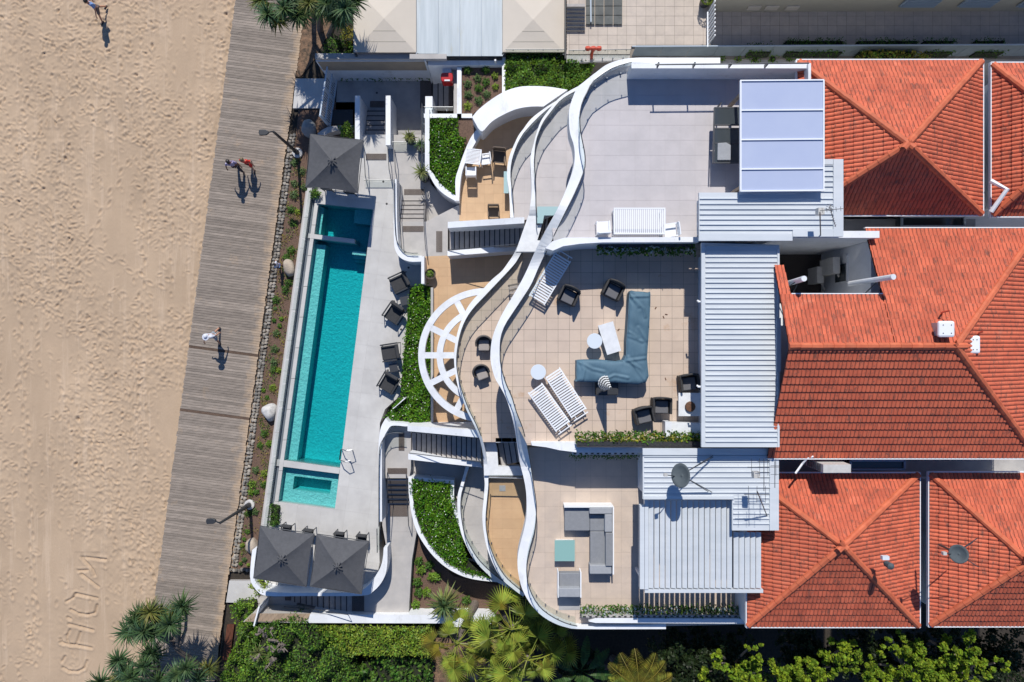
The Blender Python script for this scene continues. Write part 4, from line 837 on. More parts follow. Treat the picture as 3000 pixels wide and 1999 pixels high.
# half-wheel pergola
pg = thing('pergola', 'white half-wheel pergola with ring and spokes over the tan terrace', 'pergola', P(1340, 1042, TAN)); zp = 5.5; cx, cy = 1422, 1042
def arc(r0, r1, a0, a1, n=40):
    return [(cx+r0*math.cos(R(a0+(a1-a0)*k/n)), cy-r0*math.sin(R(a0+(a1-a0)*k/n))) for k in range(n+1)]+[(cx+r1*math.cos(R(a1+(a0-a1)*k/n)), cy-r1*math.sin(R(a1+(a0-a1)*k/n))) for k in range(n+1)]
prt(pg, 'outer_ring', arc(197, 178, 91, 264), zp, zp-.28, 'white2'); prt(pg, 'inner_ring', arc(143, 125, 118, 238), zp-.004, zp-.28, 'white2')
for a in (180, 153, 207, 118, 242):
    ca, sa = math.cos(R(a)), -math.sin(R(a)); w_ = 9; r0, r1 = 179, (92 if abs(a-180) < 40 else 120)
    prt(pg, 'spoke', [(cx+ca*r0-sa*w_, cy+sa*r0+ca*w_), (cx+ca*r1-sa*w_, cy+sa*r1+ca*w_), (cx+ca*r1+sa*w_, cy+sa*r1-ca*w_), (cx+ca*r0+sa*w_, cy+sa*r0-ca*w_)], zp-.008, zp-.27, 'white2')
# glass fences and short balustrades at path level
def bal(label, pts, z, h=1.0, **k): return balustrade(label, [P(x, y, z) for x, y in pts], h=h, **k)
bal('glass fence on the left wall of the upper wedge planter', [(1243, 322), (1243, 495)], 2.3, .9); bal('small glass fence above the two shaded steps', [(1246, 325), (1330, 325)], 2.5, .5)
bal('glass fence along the white parapet beside the short sunlit steps', crom([(1165, 540), (1166, 640), (1170, 705), (1180, 730), (1200, 748), (1232, 750)], 4), 2.5, .95)
bal('glass fence along the white parapet beside the striped steps', crom([(1190, 1262), (1150, 1263), (1130, 1285), (1122, 1330), (1121, 1528)], 4), 2.5, .95)
bal('glass pool gate line across the deck below the entry steps', [(1070, 533), (1150, 533)], 1.62, .3, clamps=False); bal('glass screen beside the upper yucca on the court', [(1153, 424), (1240, 424)], 1.62, .4, clamps=False)
bal('short glass fence near the bottom umbrellas at the open end of the white wall', [(1117, 1532), (1118, 1600)], 1.62, 1.1)
bal('glass fence along the hedge above the bright top garden', [(1482, 172), (1652, 172)], 3.0, 1.0); bal('glass fence in front of the neighbour steps and the red hydrant', [(1660, 175), (1840, 172)], 3.5, 1.0)
def rails(label, lines, z0, z1, r=.02, m='rail'):
    t = thing('handrail', label, 'handrail', P(*lines[0][0], z0))
    for ln in lines:
        n = len(ln)-1; pts = [P(x, y, z0+(z1-z0)*i/n+.85) for i, (x, y) in enumerate(ln)]
        MB().tube([P(*ln[0], z0)]+pts+[P(*ln[-1], z1)], r, 6).build('rail', M[m], t)
    return t
rails('dark handrail left of the entry steps beside the grey umbrella', [[(1066, 430), (1070, 515)]], 1.6, 1.6); rails('steel handrail loop at the lower end of the right entry wall', [[(1136, 436), (1140, 498)], [(1156, 440), (1158, 498)]], 1.6, 1.6)
rails('pair of dark handrails beside the short sunlit steps', [[(1174, 545), (1170, 600), (1176, 725)], [(1243, 550), (1242, 650), (1246, 722)]], 1.7, 2.6); rails('pair of dark handrails beside the striped lower steps', [[(1135, 1385), (1133, 1560)], [(1190, 1390), (1197, 1540)]], 2.2, 1.6)
rails('steel handrail along the lower side of the bottom staircase', [[(832, 1778), (930, 1788), (1020, 1802)]], .6, 1.7); rails('thin rail on the lower side wall of the lower balcony staircase', [[(1200, 1328), (1408, 1354)]], 3.1, 4.2); rails('thin rail on the upper side wall of the lower balcony staircase', [[(1205, 1266), (1405, 1284)]], 3.1, 4.2)
rails('thin rail on the lower side wall of the upper balcony staircase', [[(1314, 732), (1520, 716)]], 3.1, 4.2)
# gates
gt = thing('slatted_gate', 'tall pale blue slatted fence and gate between the boardwalk slab and the entry court', 'gate', P(965, 290, .4))
ga, gb = Vector(P(990, 217, .5)), Vector(P(967, 374, .5)); gh = 1.85
for z in (.02, gh*.5, gh): MB().bar(ga+Vector((0, 0, z)), gb+Vector((0, 0, z)), .07, .07).build('frame_bar', M['fencegate'], gt)
n = 24
for i in range(n+1):
    p = ga.lerp(gb, i/n); big = i in (0, 12, 24); MB().box((p.x, p.y, .5+gh/2), (.10 if big else .055, .07 if big else .022, gh)).build('post' if big else 'slat', M['fencegate'], gt)
g2 = thing('slatted_gate', 'small white slatted gate at the foot of the bottom staircase', 'gate', P(770, 1780, .45)); ga, gb = Vector(P(789, 1748, .45)), Vector(P(775, 1800, .45))
for z in (.05, 1.45): MB().bar(ga+Vector((0, 0, z)), gb+Vector((0, 0, z)), .07, .07).build('frame_bar', M['plain_white'], g2)
for i in range(15):
    p = ga.lerp(gb, i/14); MB().box((p.x, p.y, 1.2), (.05, .025 if i not in (0, 14) else .08, 1.4)).build('slat', M['plain_white'], g2)
# ------------------------------------------------------------ foliage
def leaves(name, C, size, m, parent=None, width=.5, up=.7, out=None, **tags):
    C = np.asarray(C, float); N = len(C); nrm = rng.normal(size=(N, 3)); nrm /= np.linalg.norm(nrm, axis=1)[:, None]; nrm[:, 2] = np.abs(nrm[:, 2])*.7+up
    if out is not None: nrm += out
    nrm /= np.linalg.norm(nrm, axis=1)[:, None]; d = np.cross(nrm, rng.normal(size=(N, 3))); d /= np.linalg.norm(d, axis=1)[:, None]; s = np.cross(nrm, d)
    L = (size*(.65+.7*rng.random(N)))[:, None]; o = np.array(off(parent)); C = C-o
    V = np.stack([C-d*L*.5, C+s*L*width*.5+nrm*L*.06, C+d*L*.5, C-s*L*width*.5+nrm*L*.06], 1).reshape(-1, 3); F = np.arange(N*4)
    me = bpy.data.meshes.new(name); me.vertices.add(N*4); me.vertices.foreach_set('co', V.ravel()); me.loops.add(N*4); me.loops.foreach_set('vertex_index', F)
    me.polygons.add(N); me.polygons.foreach_set('loop_start', np.arange(N)*4); me.polygons.foreach_set('loop_total', np.full(N, 4)); me.update(); me.materials.append(m)
    ob = bpy.data.objects.new(name, me); col.objects.link(ob)
    if parent: ob.parent = parent; OFF[ob.name] = off(parent)
    return tag(ob, **tags)
def samp(poly, n):
    xs, ys = [p[0] for p in poly], [p[1] for p in poly]; out = []
    while len(out) < n:
        for x, y in zip(rng.uniform(min(xs), max(xs), n), rng.uniform(min(ys), max(ys), n)):
            if inside(x, y, poly): out.append((x, y))
            if len(out) >= n: break
    return np.array(out)
def lump(x, y, s=1.0): return .5*np.sin(x*5.1*s+1.3*np.sin(y*3.3*s))+.5*np.sin(y*4.7*s+1.7*np.sin(x*4.1*s+2))
def hedge(label, poly, z0, z1, m='hedgel', size=.10, dens=520, amp=.10, flowers=0, name='hedge', cat='hedge', core=True, m2=None, kind=None, s=1.0, parent=None):
    pw = PL(poly, z1); A_ = area(pw); c = P(sum(p[0] for p in poly)/len(poly), sum(p[1] for p in poly)/len(poly), z0)
    t = parent or thing(name, label, cat, c)
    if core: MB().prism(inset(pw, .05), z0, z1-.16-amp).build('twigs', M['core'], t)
    n = int(A_*dens); q = samp(pw, n); l = lump(q[:, 0], q[:, 1], s); zz = z1-.05+amp*(l-.4)-np.abs(rng.normal(0, .09, n)); j = rng.normal(0, .05, (n, 2))
    leaves('foliage', np.column_stack([q+j, zz]), size, M[m], t)
    if m2: k = int(n*.25); q2 = samp(pw, k); leaves('foliage', np.column_stack([q2, z1+amp*(lump(q2[:, 0], q2[:, 1], s)-.3)-np.abs(rng.normal(0, .05, k))]), size*.9, M[m2], t)
    # side skirt
    per = []
    for i in range(len(pw)):
        a, b = pw[i], pw[(i+1) % len(pw)]; L = math.hypot(b[0]-a[0], b[1]-a[1]); 
        for _ in range(int(L*dens*.25*(z1-z0))): f = random.random(); per.append((a[0]+(b[0]-a[0])*f+random.gauss(0, .05), a[1]+(b[1]-a[1])*f+random.gauss(0, .05), random.uniform(z0, z1)))
    if per: leaves('side_foliage', per, size, M[m], t, up=.1)
    if flowers: q = samp(inset(pw, .1), flowers); leaves('blossom', np.column_stack([q, np.full(len(q), z1+.03)]), .038, M['flower'], t, width=.9, up=2)
    return t
def shrub(label, x, y, z, r, m='shrubl', n=260, size=.07, h=1.1, name='shrub', group=None, flat=.8):
    c = np.array(P(x, y, z)); t = thing(name, label, 'shrub', tuple(c), group=group)
    d = rng.normal(size=(n, 3)); d /= np.linalg.norm(d, axis=1)[:, None]; d[:, 2] = np.abs(d[:, 2]); rr_ = r*(.45+.55*rng.random(n)**.5)*(1+.22*np.sin(np.arctan2(d[:, 1], d[:, 0])*5+x))
    pts = c+np.column_stack([d[:, 0]*rr_, d[:, 1]*rr_, d[:, 2]*rr_*h+.02]); leaves('foliage', pts, size, M[m], t, out=d*.6)
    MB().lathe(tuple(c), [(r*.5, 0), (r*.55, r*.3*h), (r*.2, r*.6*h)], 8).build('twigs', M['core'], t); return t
CH = [(1207, 848), (1225, 836), (1245, 833), (1261, 843), (1266, 904), (1266, 1100), (1266, 1236), (1250, 1246), (1200, 1249), (1150, 1249), (1128, 1240), (1132, 1222), (1150, 1197), (1176, 1162), (1180, 1100), (1183, 1040), (1189, 980), (1197, 900)]
hedge('long clipped green hedge with tiny white flowers between the pool deck and the half-wheel pergola', CH, 1.6, 2.75, flowers=70, size=.115, dens=560, amp=.13)
LH = [(1204, 1408), (1235, 1410), (1265, 1412), (1322, 1422), (1324, 1462), (1328, 1482), (1345, 1555), (1356, 1585), (1362, 1670), (1440, 1694), (1395, 1690), (1347, 1673), (1302, 1643), (1262, 1601), (1234, 1551), (1218, 1503), (1209, 1451)]
hedge('big clipped green hedge inside the curved white wall at the lower left of the balconies', LH, 1.6, 2.85, flowers=60, size=.115, dens=560, amp=.13)
UW = [(1260, 347), (1300, 347), (1338, 347), (1340, 400), (1362, 405), (1352, 440), (1340, 480), (1332, 525), (1327, 566), (1300, 548), (1275, 515), (1260, 492)]
hedge('clipped green hedge filling the upper wedge planter above two yuccas', UW, 1.8, 3.1, flowers=26, size=.11, dens=560, amp=.14)
MB().prism(PL([(1338, 346), (1383, 346), (1400, 378), (1375, 410), (1360, 440), (1338, 440)], 2.8), .3, 2.8).build('mulch_patch', M['mulch'], kind='structure')
MB().prism(PL([(1352, 193), (1471, 193), (1471, 275), (1441, 291), (1403, 321), (1383, 336), (1352, 336)], 2.7), .3, 2.7).build('mulch_patch', M['mulch'], kind='structure')
hedge('broad bright green hedge below the right cream shade roof', [(1483, 180), (1540, 178), (1660, 178), (1745, 176), (1715, 225), (1680, 250), (1655, 262), (1607, 253), (1556, 251), (1510, 256), (1483, 265)], 2.4, 3.5, m='leafb', m2='leaf', size=.13, dens=430, amp=.22)
hedge('narrow dark clipped strip of shrubs under the right cream shade roof', [(1486, 158), (1652, 158), (1652, 174), (1486, 174)], 2.6, 3.3, m='leaf', size=.09, dens=400)
hedge('dark narrow planting strip along the shaded white wall in the entry court', [(998, 218), (1262, 218), (1262, 228), (998, 228)], .5, .95, m='leaf', size=.1, dens=380)
for k, (x, y, m_) in enumerate(((1371, 208, 'leaf'), (1424, 207, 'leaf'), (1450, 224, 'leafy'), (1400, 232, 'shrubl'), (1370, 248, 'shrubl'), (1424, 243, 'leaf'), (1451, 256, 'leafy'), (1402, 261, 'leaf'), (1372, 280, 'shrubl'), (1426, 279, 'shrubl'), (1403, 297, 'shrubl'), (1370, 313, 'leafy'))):
    shrub(['top left', 'top middle', 'yellowish top right', 'upper middle', 'second down on the left', 'centre', 'small yellowish right-hand', 'centre left', 'third down on the left', 'lower right', 'lower middle', 'bottom left'][k]+' shrub in the small square mulch bed with white walls', x, y, 2.7, .21 if k not in (6, 2) else .16, m_, 200, .075, 1.1, group='shrubs in the small mulch bed')
SB = [(865, 478, .2, 'shrubl'), (886, 504, .22, 'shrubl'), (863, 540, .2, 'shrubl'), (892, 552, .2, 'shrubl'), (863, 572, .24, 'shrubl'), (855, 615, .22, 'leaf'), (872, 622, .14, 'leafy'), (860, 655, .24, 'leaf'), (855, 735, .24, 'leaf'), (840, 755, .2, 'leaf'), (838, 850, .24, 'leaf'), (845, 830, .2, 'leaf'),
      (810, 880, .22, 'leaf'), (807, 905, .1, 'shrubl'), (825, 935, .1, 'leafb'), (820, 955, .11, 'leaf'), (804, 940, .1, 'leaf'), (811, 978, .2, 'shrubl'), (805, 1024, .22, 'shrubl'), (804, 1062, .24, 'shrubl'), (802, 1084, .2, 'leaf'), (818, 1086, .14, 'leafy'), (800, 1136, .2, 'leafy'), (773, 1144, .1, 'leafb'),
      (783, 1165, .1, 'leaf'), (776, 1270, .22, 'leaf'), (790, 1300, .18, 'leafb'), (762, 1305, .16, 'leaf'), (750, 1378, .2, 'shrubl'), (775, 1388, .2, 'leafy'), (740, 1418, .22, 'leafb'), (775, 1420, .17, 'leaf'), (736, 1442, .16, 'leafb'), (752, 1442, .15, 'leaf'), (728, 1505, .18, 'leaf'), (748, 1500, .18, 'shrubl'),
      (726, 1558, .12, 'leaf'), (711, 1598, .11, 'leafy'), (717, 1640, .13, 'shrubl'), (706, 1652, .09, 'leaf'), (728, 1655, .08, 'leafy'), (716, 1580, .09, 'leaf')]
wordy = ['round', 'low', 'tufted', 'loose']; coln = {'shrubl': 'grey-green', 'leaf': 'mid green', 'leafy': 'yellowish', 'leafb': 'bright green'}
PX_ = ['nearest the boardwalk edge', 'close against the pool wall', 'in the middle of the bed']
seen_ = set()
for k, (x, y, r_, m_) in enumerate(SB):
    xo = x+.1345*y; pos = PX_[0] if xo < 938 else PX_[1] if xo > 955 else PX_[2]
    near = 'beside the upper umbrella' if y < 570 else 'just below the upper umbrella' if y < 700 else 'near the tan boulder' if y < 870 else 'beside the middle of the pool' if y < 1110 else 'near the big white boulder' if y < 1320 else 'beside the spa' if y < 1480 else 'near the lower street lamp' if y < 1570 else 'at the bottom end of the bed'
    w0 = next(q for q in wordy[k % 4:]+['ragged', 'little']+wordy if (q, m_, pos, near) not in seen_); seen_.add((w0, m_, pos, near))
    shrub(f'{w0} {coln[m_]} shrub {pos} {near}', x, y, .33, r_*1.05, m_, 170, .07, .9, group='shrubs in the mulch bed')
for k, (x, y) in enumerate(((1228, 1645), (1234, 1670), (1258, 1655), (1266, 1690), (1222, 1705), (1250, 1735), (1228, 1735), (1218, 1770), (1366, 1758), (1280, 1690))):
    shrub(['top', 'second', 'right-hand upper', 'large right-hand', 'middle left', 'middle right', 'lower left', 'lowest', 'lone shaded', 'inner'][k]+' fresh green shrub in the mulch strip below the big curved hedge', x, y, 1.1, .24, 'leafb' if k % 2 else 'leaf', 200, .09, 1.0, group='shrubs below the curved hedge')
mp_ = [(XL(922, 395), 395), (XL(972, 560), 560), (XL(972, 1000), 1000), (XL(972, 1600), 1600), (XL(922, 1660), 1660), (XL(922, 1000), 1000)]
q_ = samp(PL(mp_, .36), 2600); k_ = lump(q_[:, 0], q_[:, 1], 1.3) > .1; leaves('ground_cover', np.column_stack([q_[k_], np.full(k_.sum(), .37)+rng.random(k_.sum())*.06]), .075, M['gold'], kind='stuff')
q_ = samp(PL(mp_, .36), 2600); k_ = lump(q_[:, 0]+3, q_[:, 1]*1.1, 1.1) > .25; leaves('ground_cover', np.column_stack([q_[k_], np.full(k_.sum(), .37)+rng.random(k_.sum())*.1]), .08, M['leaf'], kind='stuff')
MB().prism(PL([(1206, 1640), (1222, 1570), (1262, 1625), (1330, 1690), (1480, 1720), (1500, 1800), (1197, 1800)], 1.05), .2, 1.05).build('mulch_bed', M['mulch'], kind='structure')
shrub('yellowish shrub at the curved left corner under the twin umbrellas', 765, 1712, 2.0, .5, 'leafy', 500, .1, 1.1); shrub('small dark green shrub squeezed under the upper umbrella edge', 925, 570, 1.7, .28, 'leaf', 260, .09); shrub('yellow-green shrub left of the entry steps wall', 1018, 385, 1.0, .42, 'leafb', 500, .09)
hedge('narrow green strip planting beside the pool wall above the twin umbrellas', [(790, 1482), (812, 1487), (806, 1545), (785, 1545)], 1.5, 2.1, m='leaf', size=.1, dens=420)
# roof terrace planters
def planter(label, boxpoly, plpoly, z, m='leaf', m2=None, dens=500, size=.13, bm='slot'):
    t = thing('planter', label, 'planter', P(*boxpoly[0], z-.3)); prt(t, 'planter_box', boxpoly, z, z-.45, bm)
    xs = [p[0] for p in boxpoly]; n = int((max(xs)-min(xs))/17); y0 = sum(p[1] for p in boxpoly)/len(boxpoly)
    for k in range(n): c = P(min(xs)+8+k*17, y0, z); MB().box((c[0], c[1], z+.01), (.10, .05, .02)).build('lattice_cell', M['charcoal'], t)
    hedge('', plpoly, z-.3, z+.05, m, size, dens, .1, core=False, m2=m2, parent=t); return t
planter('black planter box with green and cream plants on the top wall of the middle terrace', RC(1756, 711, 2036, 724), RC(1754, 722, 2036, 742), 10.15, 'leaf', 'silver')
planter('black planter box with mixed succulents along the bottom wall of the middle terrace', RC(1690, 1295, 2052, 1310), RC(1690, 1272, 2052, 1296), 9.6, 'leaf', 'gold')
planter('narrow green planter hanging on the top wall of the lower terrace', RC(1676, 1326, 1868, 1333), RC(1676, 1333, 1870, 1343), 8.5, 'leaf', None, 500, .09, 'white2')
planter('long planter with silver flowers along the bottom edge of the lower terrace', RC(1705, 1804, 2180, 1810), RC(1705, 1784, 2178, 1806), 8.0, 'leaf', 'silver', 420, .12, 'path')
def blade(L, w_, droop, az, el, n=4, c0=.15):
    """one arching strap leaf as points: list of quads"""
    v = []; p = np.array([0., 0., 0.]); dh = np.array([math.cos(az), math.sin(az)]); e = el; s = np.array([-math.sin(az), math.cos(az), 0])
    ws = [.55, 1, .85, .5, .04][:n+1]
    for i in range(n+1):
        v += [tuple(p-s*w_*ws[i]/2+np.array([0, 0, w_*.12])), tuple(p+s*w_*ws[i]/2+np.array([0, 0, w_*.12]))]
        p = p+np.array([dh[0]*math.cos(e), dh[1]*math.cos(e), math.sin(e)])*L/n; e -= droop/n
    return v, [(2*i, 2*i+1, 2*i+3, 2*i+2) for i in range(n)]
def rosette_mesh(name, m, n, L, w_, droop, seed, elmin=-.2, elmax=1.3):
    r = random.Random(seed); b = MB()
    for i in range(n):
        el = elmin+(elmax-elmin)*(i/n)**.9; v, f = blade(L*r.uniform(.7, 1.1), w_*r.uniform(.8, 1.1), droop*r.uniform(.6, 1.3), i*2.39996+r.uniform(-.2, .2), el+r.uniform(-.1, .1)); b.add(v, f)
    me = b.mesh(name); me.materials.append(m); return me
PR = [rosette_mesh('leaf_rosette', M['pand'], 84, .98, .075, 1.35, k) for k in range(3)]+[rosette_mesh('leaf_rosette', M['pandy'], 76, .95, .075, 1.6, 9)]
def rosinst(me, loc, parent, s, rz, tilt=(0, 0), name='leaf_rosette'):
    o = bpy.data.objects.new(name, me); col.objects.link(o); o.parent = parent; o.location = Vector(loc)-off(parent); o.rotation_euler = (tilt[0], tilt[1], rz); o.scale = (s, s, s); return o
def pandanus(label, base, heads, zb=.3, fork=None, sc_=1.0):
    t = thing('pandanus_tree', label, 'pandanus tree', P(*base, zb)); r = random.Random(len(label)); B_ = Vector(P(*base, zb)); fk = Vector(P(*fork))
    MB().tube([B_, B_.lerp(fk, .5)+Vector((.1, .05, .1)), fk], [.17, .14, .12], 8).build('trunk', M['bark'], t)
    for x, y, z, k in heads:
        h = Vector(P(x, y, z)); m_ = fk.lerp(h, .5)+Vector((r.uniform(-.2, .2), r.uniform(-.2, .2), -.25)); MB().tube([fk, m_, h-Vector((0, 0, .25)), h], [.09, .075, .06, .05], 7).build('branch', M['bark'], t)
        rosinst(PR[k % 4], h, t, sc_*r.uniform(.9, 1.12), r.uniform(0, 6), (r.uniform(-.25, .25), r.uniform(-.25, .25)))
    return t
pandanus('spiky pandanus tree with many green leaf rosettes over the bottom end of the boardwalk', (628, 1985), [(540, 1772, 4.2, 0), (500, 1825, 4.5, 1), (443, 1793, 4.0, 3), (395, 1823, 3.8, 2), (425, 1848, 4.1, 0), (470, 1800, 3.6, 1), (415, 1800, 3.5, 2), (455, 1852, 3.9, 0), (520, 1795, 4.0, 3), (380, 1850, 3.2, 1)], .2, (520, 1905, 2.6), .86)
pandanus('second spiky pandanus clump cut by the bottom edge of the picture on the sand', (470, 2040), [(349, 1933, 2.6, 0), (425, 1951, 2.9, 2), (548, 1956, 3.3, 1), (354, 1990, 2.2, 3), (584, 1985, 2.7, 0), (469, 1992, 2.6, 1), (330, 2030, 2.4, 2), (510, 2020, 2.5, 3), (390, 1985, 2.9, 1), (445, 1915, 2.4, 0), (520, 1975, 3.0, 2), (612, 1960, 2.3, 3), (300, 1995, 2.2, 0), (370, 1965, 2.6, 1)], .0, (470, 2000, 1.4), .86)
pandanus('spiky pandanus tree overhanging the boardwalk at the top edge', (938, 90), [(788, 45, 5.0, 1), (836, 28, 5.4, 0), (873, 48, 4.9, 2), (905, 12, 5.6, 3), (765, 5, 4.6, 3), (850, -25, 5.4, 0), (800, -40, 5.0, 1), (815, 60, 4.6, 3), (855, 10, 5.2, 1), (890, 40, 4.2, 0)], .25, (925, 20, 3.3), .8)
pandanus('darker pandanus tree at the top edge casting its shadow on the cream shade roof', (965, 105), [(960, 12, 5.6, 0), (1012, 28, 5.8, 1), (1040, 5, 5.5, 0), (985, -20, 6.1, 2), (1030, -40, 6.0, 1), (1000, 60, 4.3, 0), (975, 45, 4.9, 2), (1025, 5, 5.2, 1), (945, 30, 4.6, 0)], .25, (985, 45, 3.6), .8)
MB().prism(PL([(700, 1930), (640, 1999), (640, 2060), (300, 2060), (330, 1990), (400, 1960), (560, 1940)], .06), -.1, .06).build('leaf_litter', M['litter'], kind='structure') if 0 else None
pandanus('pandanus tree beyond the top edge whose shadow falls on the pale slab by the gate', (905, -140), [(770, -235, 5.9, 0), (805, -215, 6.0, 1), (790, -190, 5.6, 2), (835, -235, 5.8, 0), (815, -255, 6.2, 1), (850, -205, 5.4, 2), (760, -205, 5.5, 0)], .25, (840, -190, 4.0), .85)
hedge('golden shrub beside the left cream shade roof', [(1000, 72), (1032, 72), (1035, 108), (1000, 110)], .5, 2.4, m='gold', size=.1, dens=420, amp=.3, name='shrub', cat='shrub'); hedge('dark shrub under the pandanus beside the left cream shade roof', [(962, 100), (1034, 108), (1034, 154), (945, 154)], .4, 1.8, m='leaf', size=.12, dens=300, amp=.35, name='shrub', cat='shrub')
YR = rosette_mesh('leaf_rosette', M['yuc'], 46, .62, .05, .9, 31); YG = rosette_mesh('leaf_rosette', M['pand'], 50, .6, .045, 1.0, 33)
def potrosette(label, x, y, z0, z1, me, s=1.0):
    t = thing('yucca', label, 'yucca', P(x, y, z0)); a = Vector(P(x, y, z1)); MB().lathe((a.x, a.y, z0), [(.22, 0), (.26, .5), (.24, .52), (.2, .45)], 16).build('pot', M['charcoal'], t)
    MB().tube([(a.x, a.y, z0+.4), tuple(a)], .05, 6).build('stem', M['bark'], t); rosinst(me, a, t, s, 1.0); return t
potrosette('striped yellow-green yucca on the court just below the shaded strip', 1200, 403, 1.6, 2.2, YR, .8); potrosette('darker green yucca partly over the planter wall, between two striped ones', 1232, 425, 1.6, 2.4, YG, .72); potrosette('big striped yucca at the left tip of the wedge planter', 1235, 505, 1.6, 2.9, YR, .95)
BY = [rosette_mesh('leaf_rosette', M['yuc'], 70, 1.15, .10, 1.2, 41), rosette_mesh('leaf_rosette', M['pand'], 40, .75, .08, 1.0, 42)]
t = thing('yucca', 'very large variegated yucca rosette above the fan palms', 'yucca', P(1300, 1770, .6)); a = Vector(P(1302, 1765, 2.4)); MB().tube([P(1302, 1765, .6), tuple(a)], .15, 7).build('stem', M['bark'], t); rosinst(BY[0], a, t, .95, .3); rosinst(BY[1], a+Vector((0, -.1, .25)), t, 1, 2)
# fan palms
def fan_mesh(name, m, r_=.72, n=24, pet=1.0, seed=1):
    rd = random.Random(seed); b = MB(); b.tube([(0, 0, 0), (pet*.5, 0, .12), (pet, 0, .06)], [.028, .02, .012], 5); hub = np.array([pet, 0, .06])
    for i in range(n):
        a0 = R(-118+236*i/n); a1 = R(-118+236*(i+1)/n); am = (a0+a1)/2; L = r_*(.78+.22*math.cos(am*.8))*rd.uniform(.92, 1.06)
        q = lambda a, rr_, z: tuple(hub+np.array([rr_*math.cos(a), rr_*math.sin(a), z])); d1 = -.06*L
        b.add([tuple(hub), q(a0, L*.48, d1-.015), q(am, L*.55, d1+.025), q(a1, L*.48, d1-.015), q(am, L, -.24*L+rd.uniform(-.05, .03))], [(0, 1, 2), (0, 2, 3), (1, 4, 2), (2, 4, 3)])
    me = b.mesh(name); me.materials.append(m); return me
FM = [fan_mesh('frond', M['fan'], seed=k) for k in range(3)]+[fan_mesh('frond', M['palmy'], seed=8, r_=.6)]
def fan_palm(label, x, y, z, base, n=13, s=1.0, seed=1, spec_=None):
    n = int(n*1.45)
    r = random.Random(seed); t = thing('fan_palm', label, 'palm tree', P(*base, .3)); c = Vector(P(x, y, z))
    MB().tube([P(*base, .3), P((base[0]*.6+x*.4), (base[1]*.6+y*.4), z*.45), c], [.24, .17, .15], 9).build('trunk', M['bark'], t)
    for i in range(n):
        az = i*2.39996+r.uniform(-.25, .25); tilt = r.uniform(-.75, .6)
        o = bpy.data.objects.new('frond', FM[i % 3] if r.random() < .85 else FM[3]); col.objects.link(o); o.parent = t; sc1 = s*r.uniform(.65, 1.15)
        o.matrix_local = Matrix.Translation(c-off(t)+Vector((0, 0, r.uniform(-.1, .25)))) @ Matrix.Rotation(az, 4, 'Z') @ Matrix.Rotation(tilt+.15, 4, 'Y') @ Matrix.Rotation(r.uniform(-.5, .5), 4, 'X') @ Matrix.Scale(sc1, 4)
    return t
fan_palm('fan palm with drooping light green fans left of the others at the bottom edge', 1339, 1882, 4.9, (1400, 1750), 12, 1.05, 3); fan_palm('tallest fan palm with broad bright fans beside the curved lower terrace', 1500, 1840, 5.4, (1480, 1800), 13, 1.12, 5)
fan_palm('fan palm with bright fans cut by the bottom edge right of the middle', 1545, 1930, 5.2, (1530, 1960), 12, 1.1, 8); fan_palm('small yellowish fan palm between the two big fan palms', 1440, 1930, 4.2, (1440, 1960), 10, .95, 12)
fan_palm('slanting fan palm cut by the bottom edge left of the others', 1385, 1960, 4.6, (1390, 1980), 10, 1.0, 22)
MB().prism(PL([(1265, 1850), (1500, 1845), (1560, 1900), (1560, 2060), (1265, 2060)], .5), .2, .5).build('leaf_litter', M['litter'], kind='structure')
fan_palm('fan palm with darker fans in the shade below the curved corner', 1600, 1890, 3.9, (1610, 1900), 9, .95, 14)
def feather(name, m, L=1.9, n=26, seed=2, wl=.45, droop=.9):
    r = random.Random(seed); b = MB(); pts = []; p = Vector((0, 0, 0)); e = .6
    for i in range(n+1): pts.append(p.copy()); p += Vector((math.cos(e), 0, math.sin(e)))*L/n; e -= droop*1.6/n
    b.tube(pts[::3], .02, 4)
    for i in range(3, n):
        w_ = wl*math.sin(math.pi*(i/n)**.8)*.9+.12
        for sgn in (-1, 1):
            q = pts[i]; tip = q+Vector((.25*w_, sgn*w_, -.18*w_+r.uniform(-.03, .03))); b.add([tuple(q-Vector((.03, 0, 0))), tuple((q+tip)/2+Vector((.03, 0, .03))), tuple(tip), tuple((q+tip)/2-Vector((.03, 0, 0)))], [(0, 1, 2, 3)])
    me = b.mesh(name); me.materials.append(m); return me
FY = feather('frond', M['palmy'], 2.0, 30); FG = feather('frond', M['fan'], 1.7, 26, 4)
t = thing('feather_palm', 'golden feather palm with upright yellow fronds at the bottom edge', 'palm tree', P(1880, 2030, .3)); c = Vector(P(1870, 2010, 6.6)); MB().tube([P(1880, 2030, .3), tuple(c)], .1, 7).build('trunk', M['bark'], t)
for az in (145, 120, 60, 40, 95, 170, 15): o = bpy.data.objects.new('frond', FY if az != 170 else FG); col.objects.link(o); o.parent = t; o.matrix_local = Matrix.Translation(c-off(t)) @ Matrix.Rotation(R(az), 4, 'Z') @ Matrix.Scale(.85, 4)
bl = MB()
for i in range(10):
    pass
